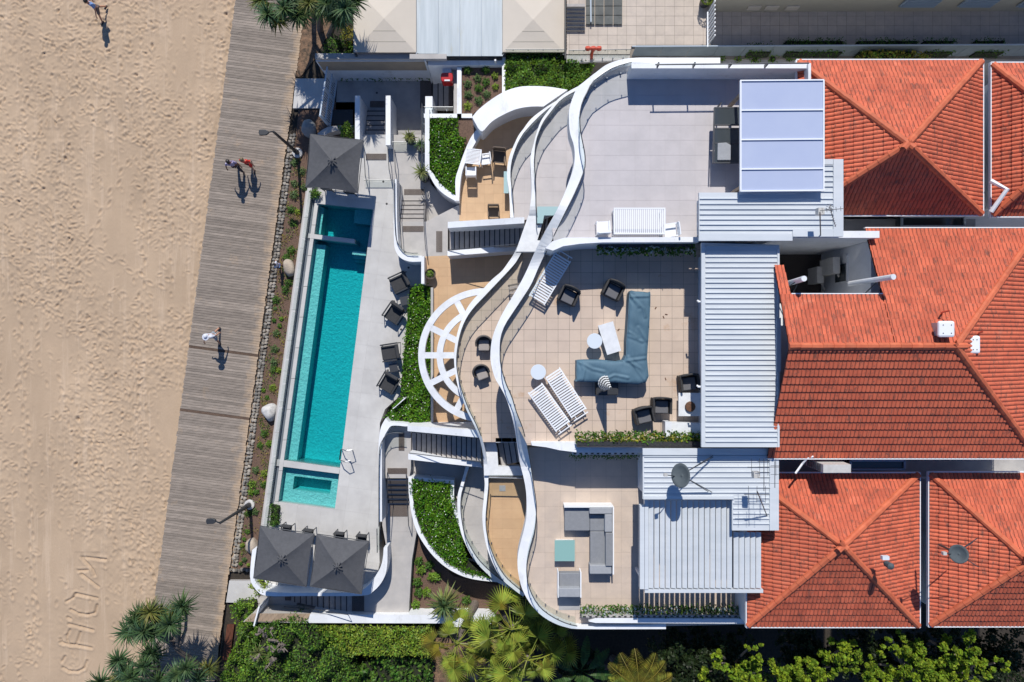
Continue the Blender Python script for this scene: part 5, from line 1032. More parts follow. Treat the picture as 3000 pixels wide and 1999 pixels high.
def paddle(name, m, seed):
    r = random.Random(seed); b = MB(); n = 14; L = 1.6
    for i in range(n):
        x0 = .5+L*i/n; x1 = .5+L*(i+.86)/n; w0 = .26*math.sin(math.pi*min(1, (i+.6)/n))**.6
        for sg in (-1, 1):
            dz = r.uniform(-.05, .02); b.add([(x0, 0, .5+.3*math.sin(x0)-.1*x0*x0), (x1, 0, .5+.3*math.sin(x1)-.1*x1*x1), (x1+.05, sg*w0, .45+.3*math.sin(x1)-.1*x1*x1+dz), (x0+.05, sg*w0, .45+.3*math.sin(x0)-.1*x0*x0+dz)], [(0, 1, 2, 3)])
    b.tube([(0, 0, 0), (.5, 0, .55), (1.2, 0, .6), (2.05, 0, .34)], [.035, .03, .02, .01], 5); me = b.mesh(name); me.materials.append(m); return me
PA = paddle('leaf', M['banana'], 3)
for lab, x, y, z, azs in (('giant bird of paradise plant with split paddle leaves right of the fan palms', 1700, 1965, 3.2, (120, 150, 80, 40, 200, 0, 290)), ('second paddle-leaved plant near the bottom edge beside the golden palm', 1765, 2000, 3.0, (100, 160, 60, 220, 20))):
    t = thing('bird_of_paradise_plant', lab, 'plant', P(x, y, .3)); c = Vector(P(x, y, z)); MB().tube([P(x, y, .3), tuple(c)], .12, 7).build('stem', M['bark'], t)
    for az in azs: o = bpy.data.objects.new('leaf', PA); col.objects.link(o); o.parent = t; o.matrix_local = Matrix.Translation(c-off(t)) @ Matrix.Rotation(R(az), 4, 'Z') @ Matrix.Scale(.85, 4)
# hedges and trees along the bottom
hedge('rounded green bushes at the lower left corner of the property above the red-brown boards', [(672, 1780), (730, 1775), (742, 1850), (722, 1999), (640, 2010), (655, 1960), (700, 1870)], .3, 1.6, m='leafb', m2='leaf', size=.13, dens=380, amp=.4)
hedge('tangled dark green shrubbery below the timber-topped wall', [(745, 1850), (800, 1832), (860, 1815), (930, 1845), (1010, 1900), (1020, 1960), (1045, 1999), (1040, 2030), (725, 2030), (725, 1930)], .3, 2.3, m='leaf', m2='leafb', size=.13, dens=360, amp=.7, s=.8)
hedge('clipped yellow-green hedge along the bottom white wall', [(930, 1846), (1000, 1843), (1258, 1846), (1258, 1925), (1180, 1922), (1010, 1925), (975, 1890)], .3, 2.1, m='leafy', m2='leafb', size=.14, dens=430, amp=.2)
hedge('glossy dark shrub bank at the bottom edge left of the fan palms', [(1055, 1960), (1120, 1935), (1200, 1945), (1260, 1930), (1260, 2030), (1045, 2030)], .3, 1.7, m='leaf', size=.2, dens=150, amp=.5, s=.8)
for lab, x, y, z in (('yellow star-shaped rosette plant among the tangled shrubbery', 757, 1912, 2.2), ('second yellow rosette plant below the bare grey branches', 778, 1940, 2.1), ('pale green rosette plant at the bottom edge below the shrubbery', 812, 1985, 1.9)):
    t = thing('rosette_plant', lab, 'plant', P(x, y, .4)); MB().tube([P(x, y, .4), P(x, y, z)], .05, 6).build('stem', M['bark'], t); rosinst(YR, P(x, y, z), t, .95, x)
tw = thing('dead_branches', 'bare grey twisting branches poking out of the tangled shrubbery', 'branches', P(790, 1900, 1.5)); r = random.Random(4)
for k in range(16):
    x, y = 780+r.uniform(-35, 40), 1895+r.uniform(-55, 60); pts = []; z = 2.75
    for j in range(5): pts.append(P(x, y, z)); x += r.uniform(-14, 14); y += r.uniform(-14, 14); z += r.uniform(-.05, .25)
    MB().tube(pts, [.06, .05, .04, .03, .02], 5).build('branch', M['bark'], tw)
rb = thing('timber_boards', 'red-brown timber boards beside the lower end of the boardwalk', 'boards', P(668, 1880, .3))
for k in range(6): MB().prism(PL([(665+k*3.6, 1832), (668+k*3.6, 1832), (654+k*3.6, 1935), (651+k*3.6, 1935)], .42), .3, .42).build('board', M['redtimber'], rb)
def tree(label, base, blobs, m, size=.15, dens=60, zb=.3, m2=None):
    t = thing('tree', label, 'tree', P(*base, zb)); B_ = Vector(P(*base, zb)); cs = [Vector(P(x, y, z)) for x, y, z, r_ in blobs]; cen = sum(cs, Vector())/len(cs); fk = B_.lerp(cen, .55)
    MB().tube([B_, B_.lerp(fk, .5)+Vector((.15, .1, 0)), fk], [.2, .16, .13], 8).build('trunk', M['bark'], t)
    for c in cs[:9]: MB().tube([fk, fk.lerp(c, .5)+Vector((0, 0, -.2)), c-Vector((0, 0, .2))], [.09, .06, .03], 6).build('limb', M['bark'], t)
    pts, outs = [], []
    for c, (x, y, z, r_) in zip(cs, blobs):
        n = int(dens*r_*r_*40); sub = [(np.array(c)+rng.normal(0, .62*r_, 3)*np.array([1, 1, .5]), min(.34, r_*rng.uniform(.16, .42))) for _ in range(max(7, int(r_*r_*34)))]
        for sc3, sr in sub:
            k = max(6, n//len(sub)); d = rng.normal(size=(k, 3)); d /= np.linalg.norm(d, axis=1)[:, None]; d[:, 2] = np.abs(d[:, 2])-.2; pts.append(sc3+d*sr*(.35+.85*rng.random(k))[:, None]); outs.append(d)
    P_, O_ = np.concatenate(pts), np.concatenate(outs); leaves('crown', P_, size, M[m], t, out=O_*.35, up=.35, width=.65); return t
def zt(y): return 8.9-(y-1870)*.0125
BL = [(2199, 1905, .28), (2106, 1918, .3), (2120, 1950, .25), (2200, 1950, .3), (2190, 1985, .7)]
tree('leafy tree with sunlit bright green tips below the white building corner', (2150, 1960), [(x, y, zt(y), r_) for x, y, r_ in BL]+[(2060, 1980, 7.2, .4)], 'treel', .13, 85)
BR = [(2367, 1950, .5), (2466, 1922, .55), (2440, 1960, .4), (2405, 1972, .5), (2288, 1985, .7), (2335, 1992, .6), (2480, 1900, .25)]
tree('bright green tree below the lichen-stained red roof', (2380, 1980), [(x, y, zt(y), r_) for x, y, r_ in BR], 'treel', .13, 85)
BS = [(2620, 1872, .3), (2628, 1900, .3), (2657, 1950, .6), (2704, 1920, .5), (2732, 1970, .7), (2554, 1980, .6), (2560, 1950, .4), (2620, 1985, .5), (2670, 1990, .6)]
tree('largest bright green tree below the gap between the two lower red roofs', (2660, 1975), [(x, y, zt(y), r_) for x, y, r_ in BS], 'treel', .13, 85)
BT = [(2807, 1925, .5), (2849, 1885, .42), (2830, 1955, .5), (2872, 1953, .4), (2924, 1950, .32), (2820, 1990, .4), (2780, 1990, .4)]
tree('bright green tree near the bottom right corner', (2840, 1980), [(x, y, zt(y), r_) for x, y, r_ in BT], 'treel', .13, 85)
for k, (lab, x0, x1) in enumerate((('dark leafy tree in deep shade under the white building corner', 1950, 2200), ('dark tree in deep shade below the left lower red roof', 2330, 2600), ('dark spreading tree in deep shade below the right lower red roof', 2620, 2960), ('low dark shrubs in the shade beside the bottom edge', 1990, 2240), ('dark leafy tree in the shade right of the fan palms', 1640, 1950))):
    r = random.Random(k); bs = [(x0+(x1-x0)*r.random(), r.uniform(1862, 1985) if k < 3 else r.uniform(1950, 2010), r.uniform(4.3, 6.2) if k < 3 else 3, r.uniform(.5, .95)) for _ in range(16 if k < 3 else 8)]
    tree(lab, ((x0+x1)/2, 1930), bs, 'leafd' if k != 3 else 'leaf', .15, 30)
# ------------------------------------------------------------ neighbouring properties
MB().prism(PL([(1215, -80), (3200, -80), (3200, 172), (1655, 172), (1655, -80)], 3.45), .2, 3.4).build('raised_ground', M['joint'], kind='structure')
floor('neighbour_paving', 'paver', [(1655, -40), (3040, -40), (3040, 136), (1850, 136), (1845, 160), (1655, 160)], 3.5, .455, .455, M['paver'], M['joint'], gap=.012, lim=300, z0=3.3)
MB().prism(PL([(1660, 160), (1845, 160), (1845, 176), (1700, 184), (1660, 184)], 3.46), 3.3, 3.46).build('kerb_strip', M['path'], kind='structure')
MB().prism(PL([(1850, 160), (3040, 150), (3040, 186), (1850, 186)], 3.3), .2, 3.3).build('side_garden', M['path'], kind='structure')
sp = thing('dark_glazed_cover', 'dark glazed cover panels over the paving behind the red hydrant at the top edge', 'glazed cover', P(1768, 30, 3.5))
for i in range(4):
    for j in range(3): MB().prism(PL([(1717+i*27, -8+j*27), (1742+i*27, -8+j*27), (1742+i*27, 17+j*27), (1717+i*27, 17+j*27)], 3.62), 3.52, 3.6).build('panel', M['darkpanel'], sp)
MB().bar(P(1730, -20, 3.7), P(1731, 66, 3.7), .07, .1).build('blue_rail', M['shutter'], sp)
stair('neighbour steps with thin dark edges at the top edge beside the right cream shade roof', (1660, 92), (1714, 92), (1660, 12), (1714, 12), 3.5, 4.3, 7)
bf = thing('black_fence', 'thin black picket fence beside the right cream shade roof', 'fence', P(1656, 90, 3.5))
for i in range(22): c = P(1655, -6+i*8.3, 3.5); MB().box((c[0], c[1], 4.0), (.04, .02, 1.0)).build('picket', M['slot'], bf)
MB().bar(P(1656, -8, 4.5), P(1656, 172, 4.5), .05, .04).build('top_bar', M['slot'], bf)
def shade(label, x0, x1, y0, y1, ap):
    t = thing('shade_roof', label, 'shade roof', P((x0+x1)/2, (y0+y1)/2, 3.4)); zz = 3.45; c = [Vector(P(x0, y0, zz)), Vector(P(x1, y0, zz)), Vector(P(x1, y1, zz)), Vector(P(x0, y1, zz))]; T = Vector(P(*ap, zz+.30))
    for i in range(4): MB().add([tuple(c[i]), tuple(c[(i+1) % 4]), tuple(T)], [(0, 1, 2)]).build('canvas_panel', M['cream'], t)
    for f in (.66, .34):
        a, b = T.lerp(c[3], f+.02), T.lerp(c[2], f+.02); MB().bar(a+Vector((0, 0, .003)), b+Vector((0, 0, .003)), .022, .008).build('seam', M['creamwall'], t)
    e = MB()
    for i in range(4): e.bar(c[i]-Vector((0, 0, .04)), c[(i+1) % 4]-Vector((0, 0, .04)), .04, .08)
    e.build('edge_frame', M['joint'], t)
    for q in c: MB().box((q.x*.99, q.y*.995, 1.9), (.09, .09, 3.0)).build('post', M['rail'], t)
shade('left cream canvas shade roof partly in pandanus shadow at the top edge', 1036, 1219, -40, 154, (1125, 55)); shade('right cream canvas shade roof above the bright green hedge', 1473, 1653, -38, 153, (1562, 58))
fr = thing('frosted_roof', 'frosted sheet roof between the two cream shade roofs', 'roof', P(1346, 60, 3.4))
for i in range(4):
    a = 1220+i*63.4; MB().prism(PL([(a+.6, -60), (a+62.6, -60), (a+62.6, 165-(7 if i == 0 else 0)), (a+.6, 165-(7 if i == 0 else 0))], 3.4), 3.36, 3.4).build('roof_sheet', M['sheet'], fr)
    MB().bar(P(a, -60, 3.41), P(a, 165, 3.41), .035, .07).build('glazing_bar', M['shutter'], fr)
for x in (1240, 1450): MB().box((P(x, 160, 4)[0], P(x, 160, 4)[1], 1.9), (.08, .08, 2.9)).build('post', M['white2'], fr)
MB().prism(PL(RC(1219, 146, 1481, 180), 2.2), .2, 2.2).build('wall_ledge', M['path'], kind='structure')
MB().prism(PL([(878, -60), (1000, -60), (1000, 60), (950, 120), (925, 170), (880, 226), (868, 226)], .29), .2, .29).build('shadow_toned_verge', M['litter'], kind='structure')  # dark litter tones stand in for tree shadows on the boards
# neighbour building at the top right
nb = thing('neighbour_building', 'cream rendered building with blue-grey louvred windows along the top right edge', 'building', P(2500, 20, 3.5))
a, b_ = P(2075, 36, 3.5), P(3200, 33, 3.5); MB().prism([(a[0], a[1]), (b_[0], b_[1]), (b_[0], 30), (a[0], 30)], 3.3, 9.5).build('wall', M['creamwall'], nb)
for x0, x1 in ((2632, 2736), (2804, 2902), (2976, 3070)):
    y = a[1]-.04; X0, X1 = P(x0, 20, 4.1)[0], P(x1, 20, 4.1)[0]; wd = MB().box(((X0+X1)/2, y, 5.0), (X1-X0, .06, 1.8)).build('window', M['shutter'], nb)
    for k in range(12): MB().box(((X0+X1)/2, y-.06, 4.2+k*.14), (X1-X0-.1, .07, .03)).build('louvre', M['shutter'], wd)
for x in (2210, 2262, 2322): MB().box((P(x, 20, 4)[0], a[1]-.03, 3.95), (.6, .05, .35)).build('vent_panel', M['cream'], nb)
sh = thing('potted_shrub', 'green shrub in a tub beside the cream building corner at the top edge', 'potted plant', P(2062, 10, 3.5)); c = P(2062, 12, 3.5); MB().lathe(c, [(.22, 0), (.28, .45), (.24, .47)], 14).build('pot', M['charcoal'], sh)
d = rng.normal(size=(260, 3)); d /= np.linalg.norm(d, axis=1)[:, None]; leaves('foliage', np.array(c)+np.array([0, 0, .7])+d*.33, .12, M['leafy'], sh, out=d)
fx = MB(); pf = thing('picket_fence', 'open white picket fence throwing barred shadows beside the cream building', 'fence', P(2070, 100, 3.5))
for i in range(9): MB().box((P(2073, 0, 3.5)[0], P(0, 40+i*12, 3.5)[1], 4.1), (.05, .06, 1.2)).build('picket', M['plain_white'], pf)
for z in (3.7, 4.6): MB().bar(P(2073, 36, z), P(2073, 138, z), .05, .06).build('rail', M['plain_white'], pf)
gs = thing('glass_screen_fence', 'long grey glass screen fence behind the top white parapet', 'screen fence', P(2400, 165, 3.5)); x = 1852
while x < 3060:
    MB().prism([P(x, 163, 3.5)[:2], P(x+78, 163-.3, 3.5)[:2], (P(x+78, 162.7, 3.5)[0], P(x+78, 162.7, 3.5)[1]+.02), (P(x, 163, 3.5)[0], P(x, 163, 3.5)[1]+.02)], 3.3, 4.55).build('panel', M['screenglass'], gs); x += 79
MB().bar(P(1852, 137, 4.58), P(3060, 131, 4.58), .05, .05).build('top_rail', M['shutter'], gs)
for k, (x, w_) in enumerate(((2232, 75), (2355, 95), (2440, 82), (2565, 86), (2656, 90), (2762, 92), (2912, 90))):
    hedge(['first from the left', 'second', 'third', 'fourth', 'fifth', 'sixth', 'last'][k]+' clipped dark bush in the shaded row behind the glass screen', [(x-w_/2, 112+(14 if k == 0 else 0)), (x+w_/2, 112+(14 if k == 0 else 0)), (x+w_/2-3, 150), (x-w_/2+3, 150)], 3.4, 4.2, m='leaf', size=.09, dens=330, amp=.12, name='clipped_bush', cat='bush')['group'] = 'clipped bushes behind the glass screen'
hedge('yellow-green tufted plants beside the red roof under the glass screen', [(2530, 152), (2610, 148), (2725, 160), (2722, 176), (2535, 176)], 3.3, 4.6, m='gold', m2='leafb', size=.14, dens=300, amp=.2, name='planting', cat='plants')
for k, (x, w_) in enumerate(((2115, 8), (2160, 9), (2210, 13), (2262, 14), (2310, 8), (2334, 7))): shrub(['first', 'second', 'third larger', 'fourth larger', 'fifth small', 'last small'][k]+' little plant from the left behind the top white parapet', x, 174, 3.3, w_*.022, 'leafb', 70, .09, .8, group='little plants behind the parapet')
hy = thing('fire_hydrant', 'red double-headed hydrant standpipe in front of the neighbour paving', 'hydrant', P(1733, 172, 3.4))
MB().tube([P(1733, 172, 3.4), P(1733, 160, 4.2), P(1738, 145, 4.75)], .075, 8).build('standpipe', M['hydrant'], hy)
MB().tube([P(1722, 143, 4.8), P(1755, 143, 4.8)], .08, 8).build('cross_pipe', M['hydrant'], hy)
for x in (1722, 1738, 1755): MB().tube([P(x, 139, 4.85), P(x, 147, 4.75)], .12, 8).build('valve_cap', M['hydrant'], hy)
# gaps between the red roofs
MB().prism([(9.72, 3.75), (13.35, 3.75), (13.35, 4.0), (9.72, 4.0)], 6.4, 11.2).build('courtyard_wall', M['white'], apt)
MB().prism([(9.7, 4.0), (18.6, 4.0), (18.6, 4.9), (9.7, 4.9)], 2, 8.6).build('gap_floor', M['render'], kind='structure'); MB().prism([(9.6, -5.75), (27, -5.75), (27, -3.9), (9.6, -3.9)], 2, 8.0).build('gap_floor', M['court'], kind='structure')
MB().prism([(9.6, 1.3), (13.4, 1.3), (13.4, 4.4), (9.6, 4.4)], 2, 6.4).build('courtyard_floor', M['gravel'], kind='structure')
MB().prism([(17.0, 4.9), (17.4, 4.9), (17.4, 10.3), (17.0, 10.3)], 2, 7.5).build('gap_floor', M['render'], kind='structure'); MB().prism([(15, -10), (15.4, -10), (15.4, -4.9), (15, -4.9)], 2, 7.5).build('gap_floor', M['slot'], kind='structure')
def tgwin(x0, x1, y0, y1, z, label):
    t = thing('roof_window', label, 'window', P((x0+x1)/2, (y0+y1)/2, z)); e = MB(); c = [P(x0, y0, z), P(x1, y0, z), P(x1, y1, z), P(x0, y1, z)]
    for i in range(4): e.bar(c[i], c[(i+1) % 4], .07, .08)
    e.build('frame', M['shutter'], t); MB().prism(PL(RC(x0, y0, x1, y1), z-.05), z-.5, z-.05).build('pane', M['darkglass'], t)
tgwin(2642, 2826, 636, 664, 9.5, 'blue-framed window in the gap above the largest red roof'); tgwin(2492, 2650, 1350, 1376, 9.2, 'dark window in the gap below the largest red roof')
ac = thing('air_conditioner', 'pale slatted air conditioning box standing over the gap below the largest red roof', 'air conditioner', P(2440, 1370, 9.8))
A_ = [P(2381, 1350, 10.3), P(2458, 1352, 10.3)]; bx0, bx1 = P(2412, 1362, 11.1), P(2493, 1386, 11.1)
MB().prism([(bx0[0], bx0[1]), (bx1[0], bx0[1]), (bx1[0], bx1[1]), (bx0[0], bx1[1])], 9.6, 11.1).build('casing', M['acc'], ac); 
for k in range(7): MB().box((bx0[0]-.015, (bx0[1]+bx1[1])/2, 9.85+k*.17), (.03, .26, .05)).build('slot', M['slot'], ac)
MB().tube([P(2330, 1388, 10.6), P(2350, 1360, 10.5), P(2365, 1343, 10.6), P(2383, 1338, 10.65)], .04, 6).build('pipe', M['white2'], ac)
for lab, x, y, zt_, zb_ in (('upper wall-mounted outdoor unit in the dark courtyard notch', 2451, 778, 8.6, 7.4), ('lower outdoor unit in the dark courtyard notch', 2404, 806, 7.6, 6.7)):
    t = thing('outdoor_unit', lab, 'air conditioner', P(x, y, 6.4)); MB().prism(PL(RC(x-10, y-24, x+10, y+24), zt_), zb_, zt_).build('casing', M['acc'], t); MB().prism(PL(RC(x+10, y-20, x+11, y+20), zt_-.1), zb_+.1, zt_-.1).build('grille', M['slot'], t)
    MB().tube([P(x+4, y+26, zt_-.3), P(x+10, y+40, zt_-.6), P(x+4, y+55, zt_-1)], .05, 6).build('pipe', M['acc'], t)
wn = thing('courtyard_window', 'small dark window in the white courtyard wall beside the big red roof', 'window', (13.3, 3.0, 8.2)); MB().box((13.37, 2.9, 8.3), (.06, 1.1, 1.0)).build('frame', M['white2'], wn); MB().box((13.34, 2.75, 8.3), (.06, .7, .85)).build('pane', M['darkglass'], wn)
for lab, a, b_, br in (('short white flue pipe leaning over the courtyard notch', (2310, 831, 10.9), (2356, 817, 12.4), (2320, 868, 11.1)), ('long white flue pipe leaning over the edge of the big red roof', (2490, 832, 10.2), (2618, 812, 12.6), (2580, 868, 11.5))):
    t = thing('flue_pipe', lab, 'pipe', P(*a)); MB().tube([P(*a), P(*b_)], .10, 10).build('pipe', M['white2'], t); p = Vector(P(*a)).lerp(Vector(P(*b_)), .7); MB().tube([p, P(*br)], .02, 5).build('brace', M['rail'], t); MB().tube([p, P(br[0]-45, br[1]-8, br[2]-.4)], .02, 5).build('brace', M['rail'], t)
def ventilator(label, x0, y0, x1, y1, z):
    t = thing('roof_ventilator', label, 'ventilator', P((x0+x1)/2, (y0+y1)/2, z-.5)); MB().prism(PL(RC(x0+5, y0+5, x1-5, y1-5), z-.1), z-.9, z-.1).build('neck', M['acc'], t)
    MB().prism(PL(RC(x0, y0, x1, y1), z), z-.16, z).build('cap', M['plain_white'], t, bevel=.07)
    for x in (x0+12, x1-12):
        for y in (y0+12, y1-12): c = P(x, y, z); MB().box((c[0], c[1], z+.005), (.03, .03, .02)).build('screw', M['rail'], t)
ventilator('larger rounded white roof ventilator near the ridge of the biggest red roof', 2751, 941, 2799, 989, 12.9); ventilator('smaller upright white roof ventilator right of the ridge end', 2839, 984, 2874, 1037, 12.3)
for lab, pts in (('thin bent vent pipe above the larger white ventilator', [(2758, 925, 11.9), (2760, 916, 12.4), (2782, 911, 12.6)]), ('thin bent vent pipe above the smaller white ventilator', [(2866, 990, 11.9), (2868, 976, 12.3), (2880, 972, 12.4)])): tag(MB().tube([P(*p) for p in pts], .03, 6).build('vent_pipe', M['hydrant'], None), lab, 'pipe')
t = thing('drain_pipe', 'bent white drain pipe lying over the corner of the top right red roof', 'pipe', P(2903, 620, 10.9)); MB().tube([P(2903, 531, 10.95), P(2950, 556, 11.3), P(2903, 622, 11.0)], .085, 8).build('pipe', M['white2'], t)
t = thing('roof_cowl', 'small grey round vent cowl on the red roof with a long shadowed ridge', 'vent', P(2596, 1650, 11.4)); c = P(2596, 1652, 11.5); MB().lathe(c, [(.05, -.1), (.1, .0), (.12, .32), (.03, .38)], 12).build('cowl', M['dish'], t); MB().prism(PL(RC(2586, 1631, 2606, 1642), 11.55), 11.4, 11.55).build('flashing', M['roundtop'], t)
def dish(label, x, y, z, rx, ry, feed, struts, zb):
    t = thing('satellite_dish', label, 'satellite dish', P(x, y, zb)); c = Vector(P(x, y, z)); b = MB(); k = (H-z)/FPX; rx *= k; ry *= k; n = 24; nr = Vector((-.55, .25, .8)).normalized()
    ux = Vector((1, 0, 0)); ux = (ux-nr*ux.dot(nr)).normalized(); uy = nr.cross(ux); v = []
    for i in range(5):
        r_ = i/4
        for j in range(n): a = 2*math.pi*j/n; v.append(tuple(c+ux*(rx*1.15*r_*math.cos(a))+uy*(ry*r_*math.sin(a))+nr*(.14*r_*r_)))
    f = [(i*n+j, i*n+(j+1) % n, (i+1)*n+(j+1) % n, (i+1)*n+j) for i in range(4) for j in range(n)]; o = b.add(v, f).build('reflector', M['dish'], t, smooth=True); s_ = o.modifiers.new('thick', 'SOLIDIFY'); s_.thickness = .02
    F_ = Vector(P(*feed)); MB().tube([c-ux*rx*.8, F_], .018, 5).build('feed_arm', M['rail'], t); MB().box(tuple(F_), (.12, .1, .12)).build('receiver', M['acc'], t); MB().tube([(c.x, c.y, zb), tuple(c)], .04, 6).build('mast', M['rail'], t)
    for q in struts: MB().tube([c-Vector((0, 0, .15)), P(*q)], .016, 5).build('strut', M['rail'], t)
dish('big oval satellite dish on the pale ribbed roof with thin struts', 1998, 1395, 11.6, 25, 36, (1950, 1392, 12.2), [(2089, 1336, 10.6), (2086, 1443, 10.6), (2075, 1441, 10.6), (2089, 1340, 10.6)], 10.5)
dish('smaller round grey satellite dish on the lower right red tiled roof', 2809, 1624, 12.3, 22, 27, (2766, 1622, 12.8), [(2863, 1578, 11.7), (2866, 1662, 11.7), (2850, 1590, 11.7)], 11.2)
def aerial(label, mast, top, booms, zb, box_=None):
    t = thing('tv_aerial', label, 'aerial', P(*mast, zb)); tp = Vector(P(*top)); MB().tube([P(*mast, zb), tuple(tp)], .022, 6).build('mast', M['rail'], t)
    for a, b_, n, l in booms:
        A_, B_ = Vector(P(*a)), Vector(P(*b_)); MB().tube([A_, B_], .013, 5).build('boom', M['rail'], t); d = (B_-A_).normalized(); s_ = d.cross(Vector((0, 0, 1)))
        for i in range(n): p = A_.lerp(B_, (i+.5)/n); MB().tube([p-s_*l, p+s_*l], .008, 4).build('element', M['rail'], t)
    if box_: MB().prism(PL(RC(*box_[:4]), box_[4]), box_[4]-.25, box_[4]).build('amplifier_box', M['acc'], t)
aerial('television aerial with a small box on the right end of the L-shaped metal roof', (2404, 692), (2402, 622, 12.9), [((2402, 618, 12.8), (2470, 612, 12.9), 5, .08), ((2430, 606, 12.9), (2448, 665, 12.3), 9, .07), ((2434, 600, 13), (2426, 618, 13), 3, .12)], 11.6, (2398, 609, 2416, 629, 12.6))
aerial('tall multi-element television aerial at the right end of the dish roof', (2247, 1512), (2218, 1440, 12.0), [((2190, 1370, 12.2), (2285, 1369, 12.2), 4, .3), ((2238, 1345, 12.3), (2238, 1440, 12.3), 6, .22), ((2180, 1449, 11.8), (2255, 1450, 11.8), 3, .3), ((2270, 1352, 12.2), (2270, 1430, 12.2), 3, .15)], 10.5, (2209, 1384, 2227, 1402, 12.0))
# ------------------------------------------------------------ street lamps
def lamp(label, base, top, head, z=4.6):
    t = thing('street_lamp', label, 'street lamp', P(*base, .33)); b0 = P(*base, .33); MB().lathe(b0, [(.26, 0), (.26, .12), (.18, .16)], 18).build('base_collar', M['wboulder'], t)
    tp = (b0[0], b0[1], z); MB().tube([b0, tp], [.09, .06], 10).build('pole', M['charcoal'], t); MB().lathe(b0, [(.13, .1), (.13, .5), (.1, .55)], 12).build('base_sleeve', M['charcoal'], t)
    h = Vector(P(*head, z+.12)); MB().tube([tp, (tp[0]+(h.x-tp[0])*.5, tp[1]+(h.y-tp[1])*.5, z+.12), tuple(h)], .035, 7).build('arm', M['charcoal'], t)
    d = Vector((-1, -.03, 0)); d.normalize(); s_ = Vector((-d.y, d.x, 0)); e = h+d*.42; b = MB(); q = [h-s_*.06, h+s_*.06, h+d*.12+s_*.13, e+s_*.13, e+d*.04, e-s_*.13, h+d*.12-s_*.13]
    b.prism([(p.x, p.y) for p in q], h.z-.05, h.z+.06).build('lamp_head', M['charcoal'], t, bevel=.02)
lamp('black street lamp leaning over the boardwalk beside the upper grey umbrella', (873, 450), None, (787, 389), 4.0); lamp('black street lamp leaning over the boardwalk beside the spa', (733, 1478), None, (633, 1527), 4.0)
# ------------------------------------------------------------ umbrellas
def umbrella(label, cs, ap, z=3.95, cap=0):
    t = thing('square_umbrella', label, 'umbrella', P(*ap, DZ), group='square charcoal umbrellas'); c = [Vector(P(x, y, z)) for x, y in cs]; T = Vector(P(*ap, z+.62)); b = MB()
    for i in range(4):
        a, d = c[i], c[(i+1) % 4]; m_ = (a+d)/2-Vector((0, 0, .0)); n = 6; v = []
        for r_ in range(n+1):
            f = r_/n
            for k in range(9): e = a.lerp(d, k/8); p = T.lerp(e, f); sg = math.sin(math.pi*k/8); p.z -= .055*sg*math.sin(math.pi*min(1, f*1.0))+.0; p += (T.lerp((a+d)/2, f)-p)*0; v.append(tuple(p+((T-(a+d)/2).normalized()*.05*sg*f)))
        MB().add(v, [(r_*9+k, r_*9+k+1, (r_+1)*9+k+1, (r_+1)*9+k) for r_ in range(n) for k in range(8)]).build('canopy_panel', M['fabric'], t, smooth=True)
    for i in range(4): MB().bar(T+Vector((0, 0, -.02)), c[i]+Vector((0, 0, -.03)), .03, .03).build('rib', M['charcoal'], t); MB().bar(c[i]-Vector((0, 0, .04)), c[(i+1) % 4]-Vector((0, 0, .04)), .012, .10).build('valance', M['fabric'], t)
    for i in range(8): a = i*math.pi/4+.2; w_ = .26 if i % 2 else .2; MB().bar(T+Vector((.05*math.cos(a), .05*math.sin(a), .03)), T+Vector((w_*math.cos(a), w_*math.sin(a), -.035)), .05, .035).build('vent_flap', M['fabric'], t)
    MB().lathe((T.x, T.y, T.z), [(.06, -.05), (.06, .06), (.02, .09)], 10).build('finial', M['charcoal'], t); MB().tube([(T.x, T.y, DZ), tuple(T)], .035, 8).build('pole', M['charcoal'], t); MB().box((T.x, T.y, DZ+.06), (.7, .7, .12), .1).build('base_plate', M['charcoal'], t)
umbrella('square charcoal umbrella at the top end of the pool', [(909, 393), (1064, 411), (1048, 566), (895, 549)], (972, 474)); umbrella('left one of the twin square charcoal umbrellas at the bottom end of the deck', [(762, 1542), (920, 1566), (897, 1720), (742, 1695)], (825, 1640))
umbrella('right one of the twin square charcoal umbrellas at the bottom end of the deck', [(928, 1566), (1081, 1588), (1059, 1742), (908, 1719)], (988, 1662))
# ------------------------------------------------------------ furniture
def dining_chair(name, label, m, ms):
    t = thing(name, label, 'chair'); MB().box((0, .02, .44), (.46, .44, .04)).build('seat', ms, t); b = MB(); b.box((0, -.24, .70), (.46, .04, .42)); b.build('backrest', ms, t)
    for x in (-.23, .23):
        for y in (-.22, .22): MB().bar((x, y, 0), (x, y, .44 if y > 0 else .9), .035, .035).build('leg', m, t)
        MB().bar((x, -.24, .64), (x, .22, .64), .05, .03).build('armrest', m, t); MB().bar((x, .22, .44), (x, .22, .64), .03, .03).build('arm_support', m, t)
    return t
def lounge_chair():
    t = thing('lounge_chair', 'x', 'lounge chair', group='charcoal lounge chairs beside the pool hedge'); MB().box((0, .08, .36), (.70, .74, .15)).build('seat_cushion', M['cushion'], t, bevel=.035)
    b = MB(); b.box((0, 0, 0), (.70, .16, .52), 0, Matrix.Translation((0, -.36, .62)) @ Matrix.Rotation(R(14), 4, 'X')); b.build('back_cushion', M['cushion'], t, bevel=.035)
    for x in (-.41, .41): MB().tube([(x, .42, 0), (x, .44, .58), (x, .0, .60), (x, -.46, .62), (x, -.50, 0), (x, .42, .0)], .02, 6).build('side_frame', M['charcoal'], t); MB().box((x, .0, .62), (.07, .86, .03)).build('armrest', M['charcoal'], t)
    MB().bar((-.41, .40, .27), (.41, .40, .27), .04, .04).build('front_bar', M['rail'], t); return t
lc = lounge_chair()
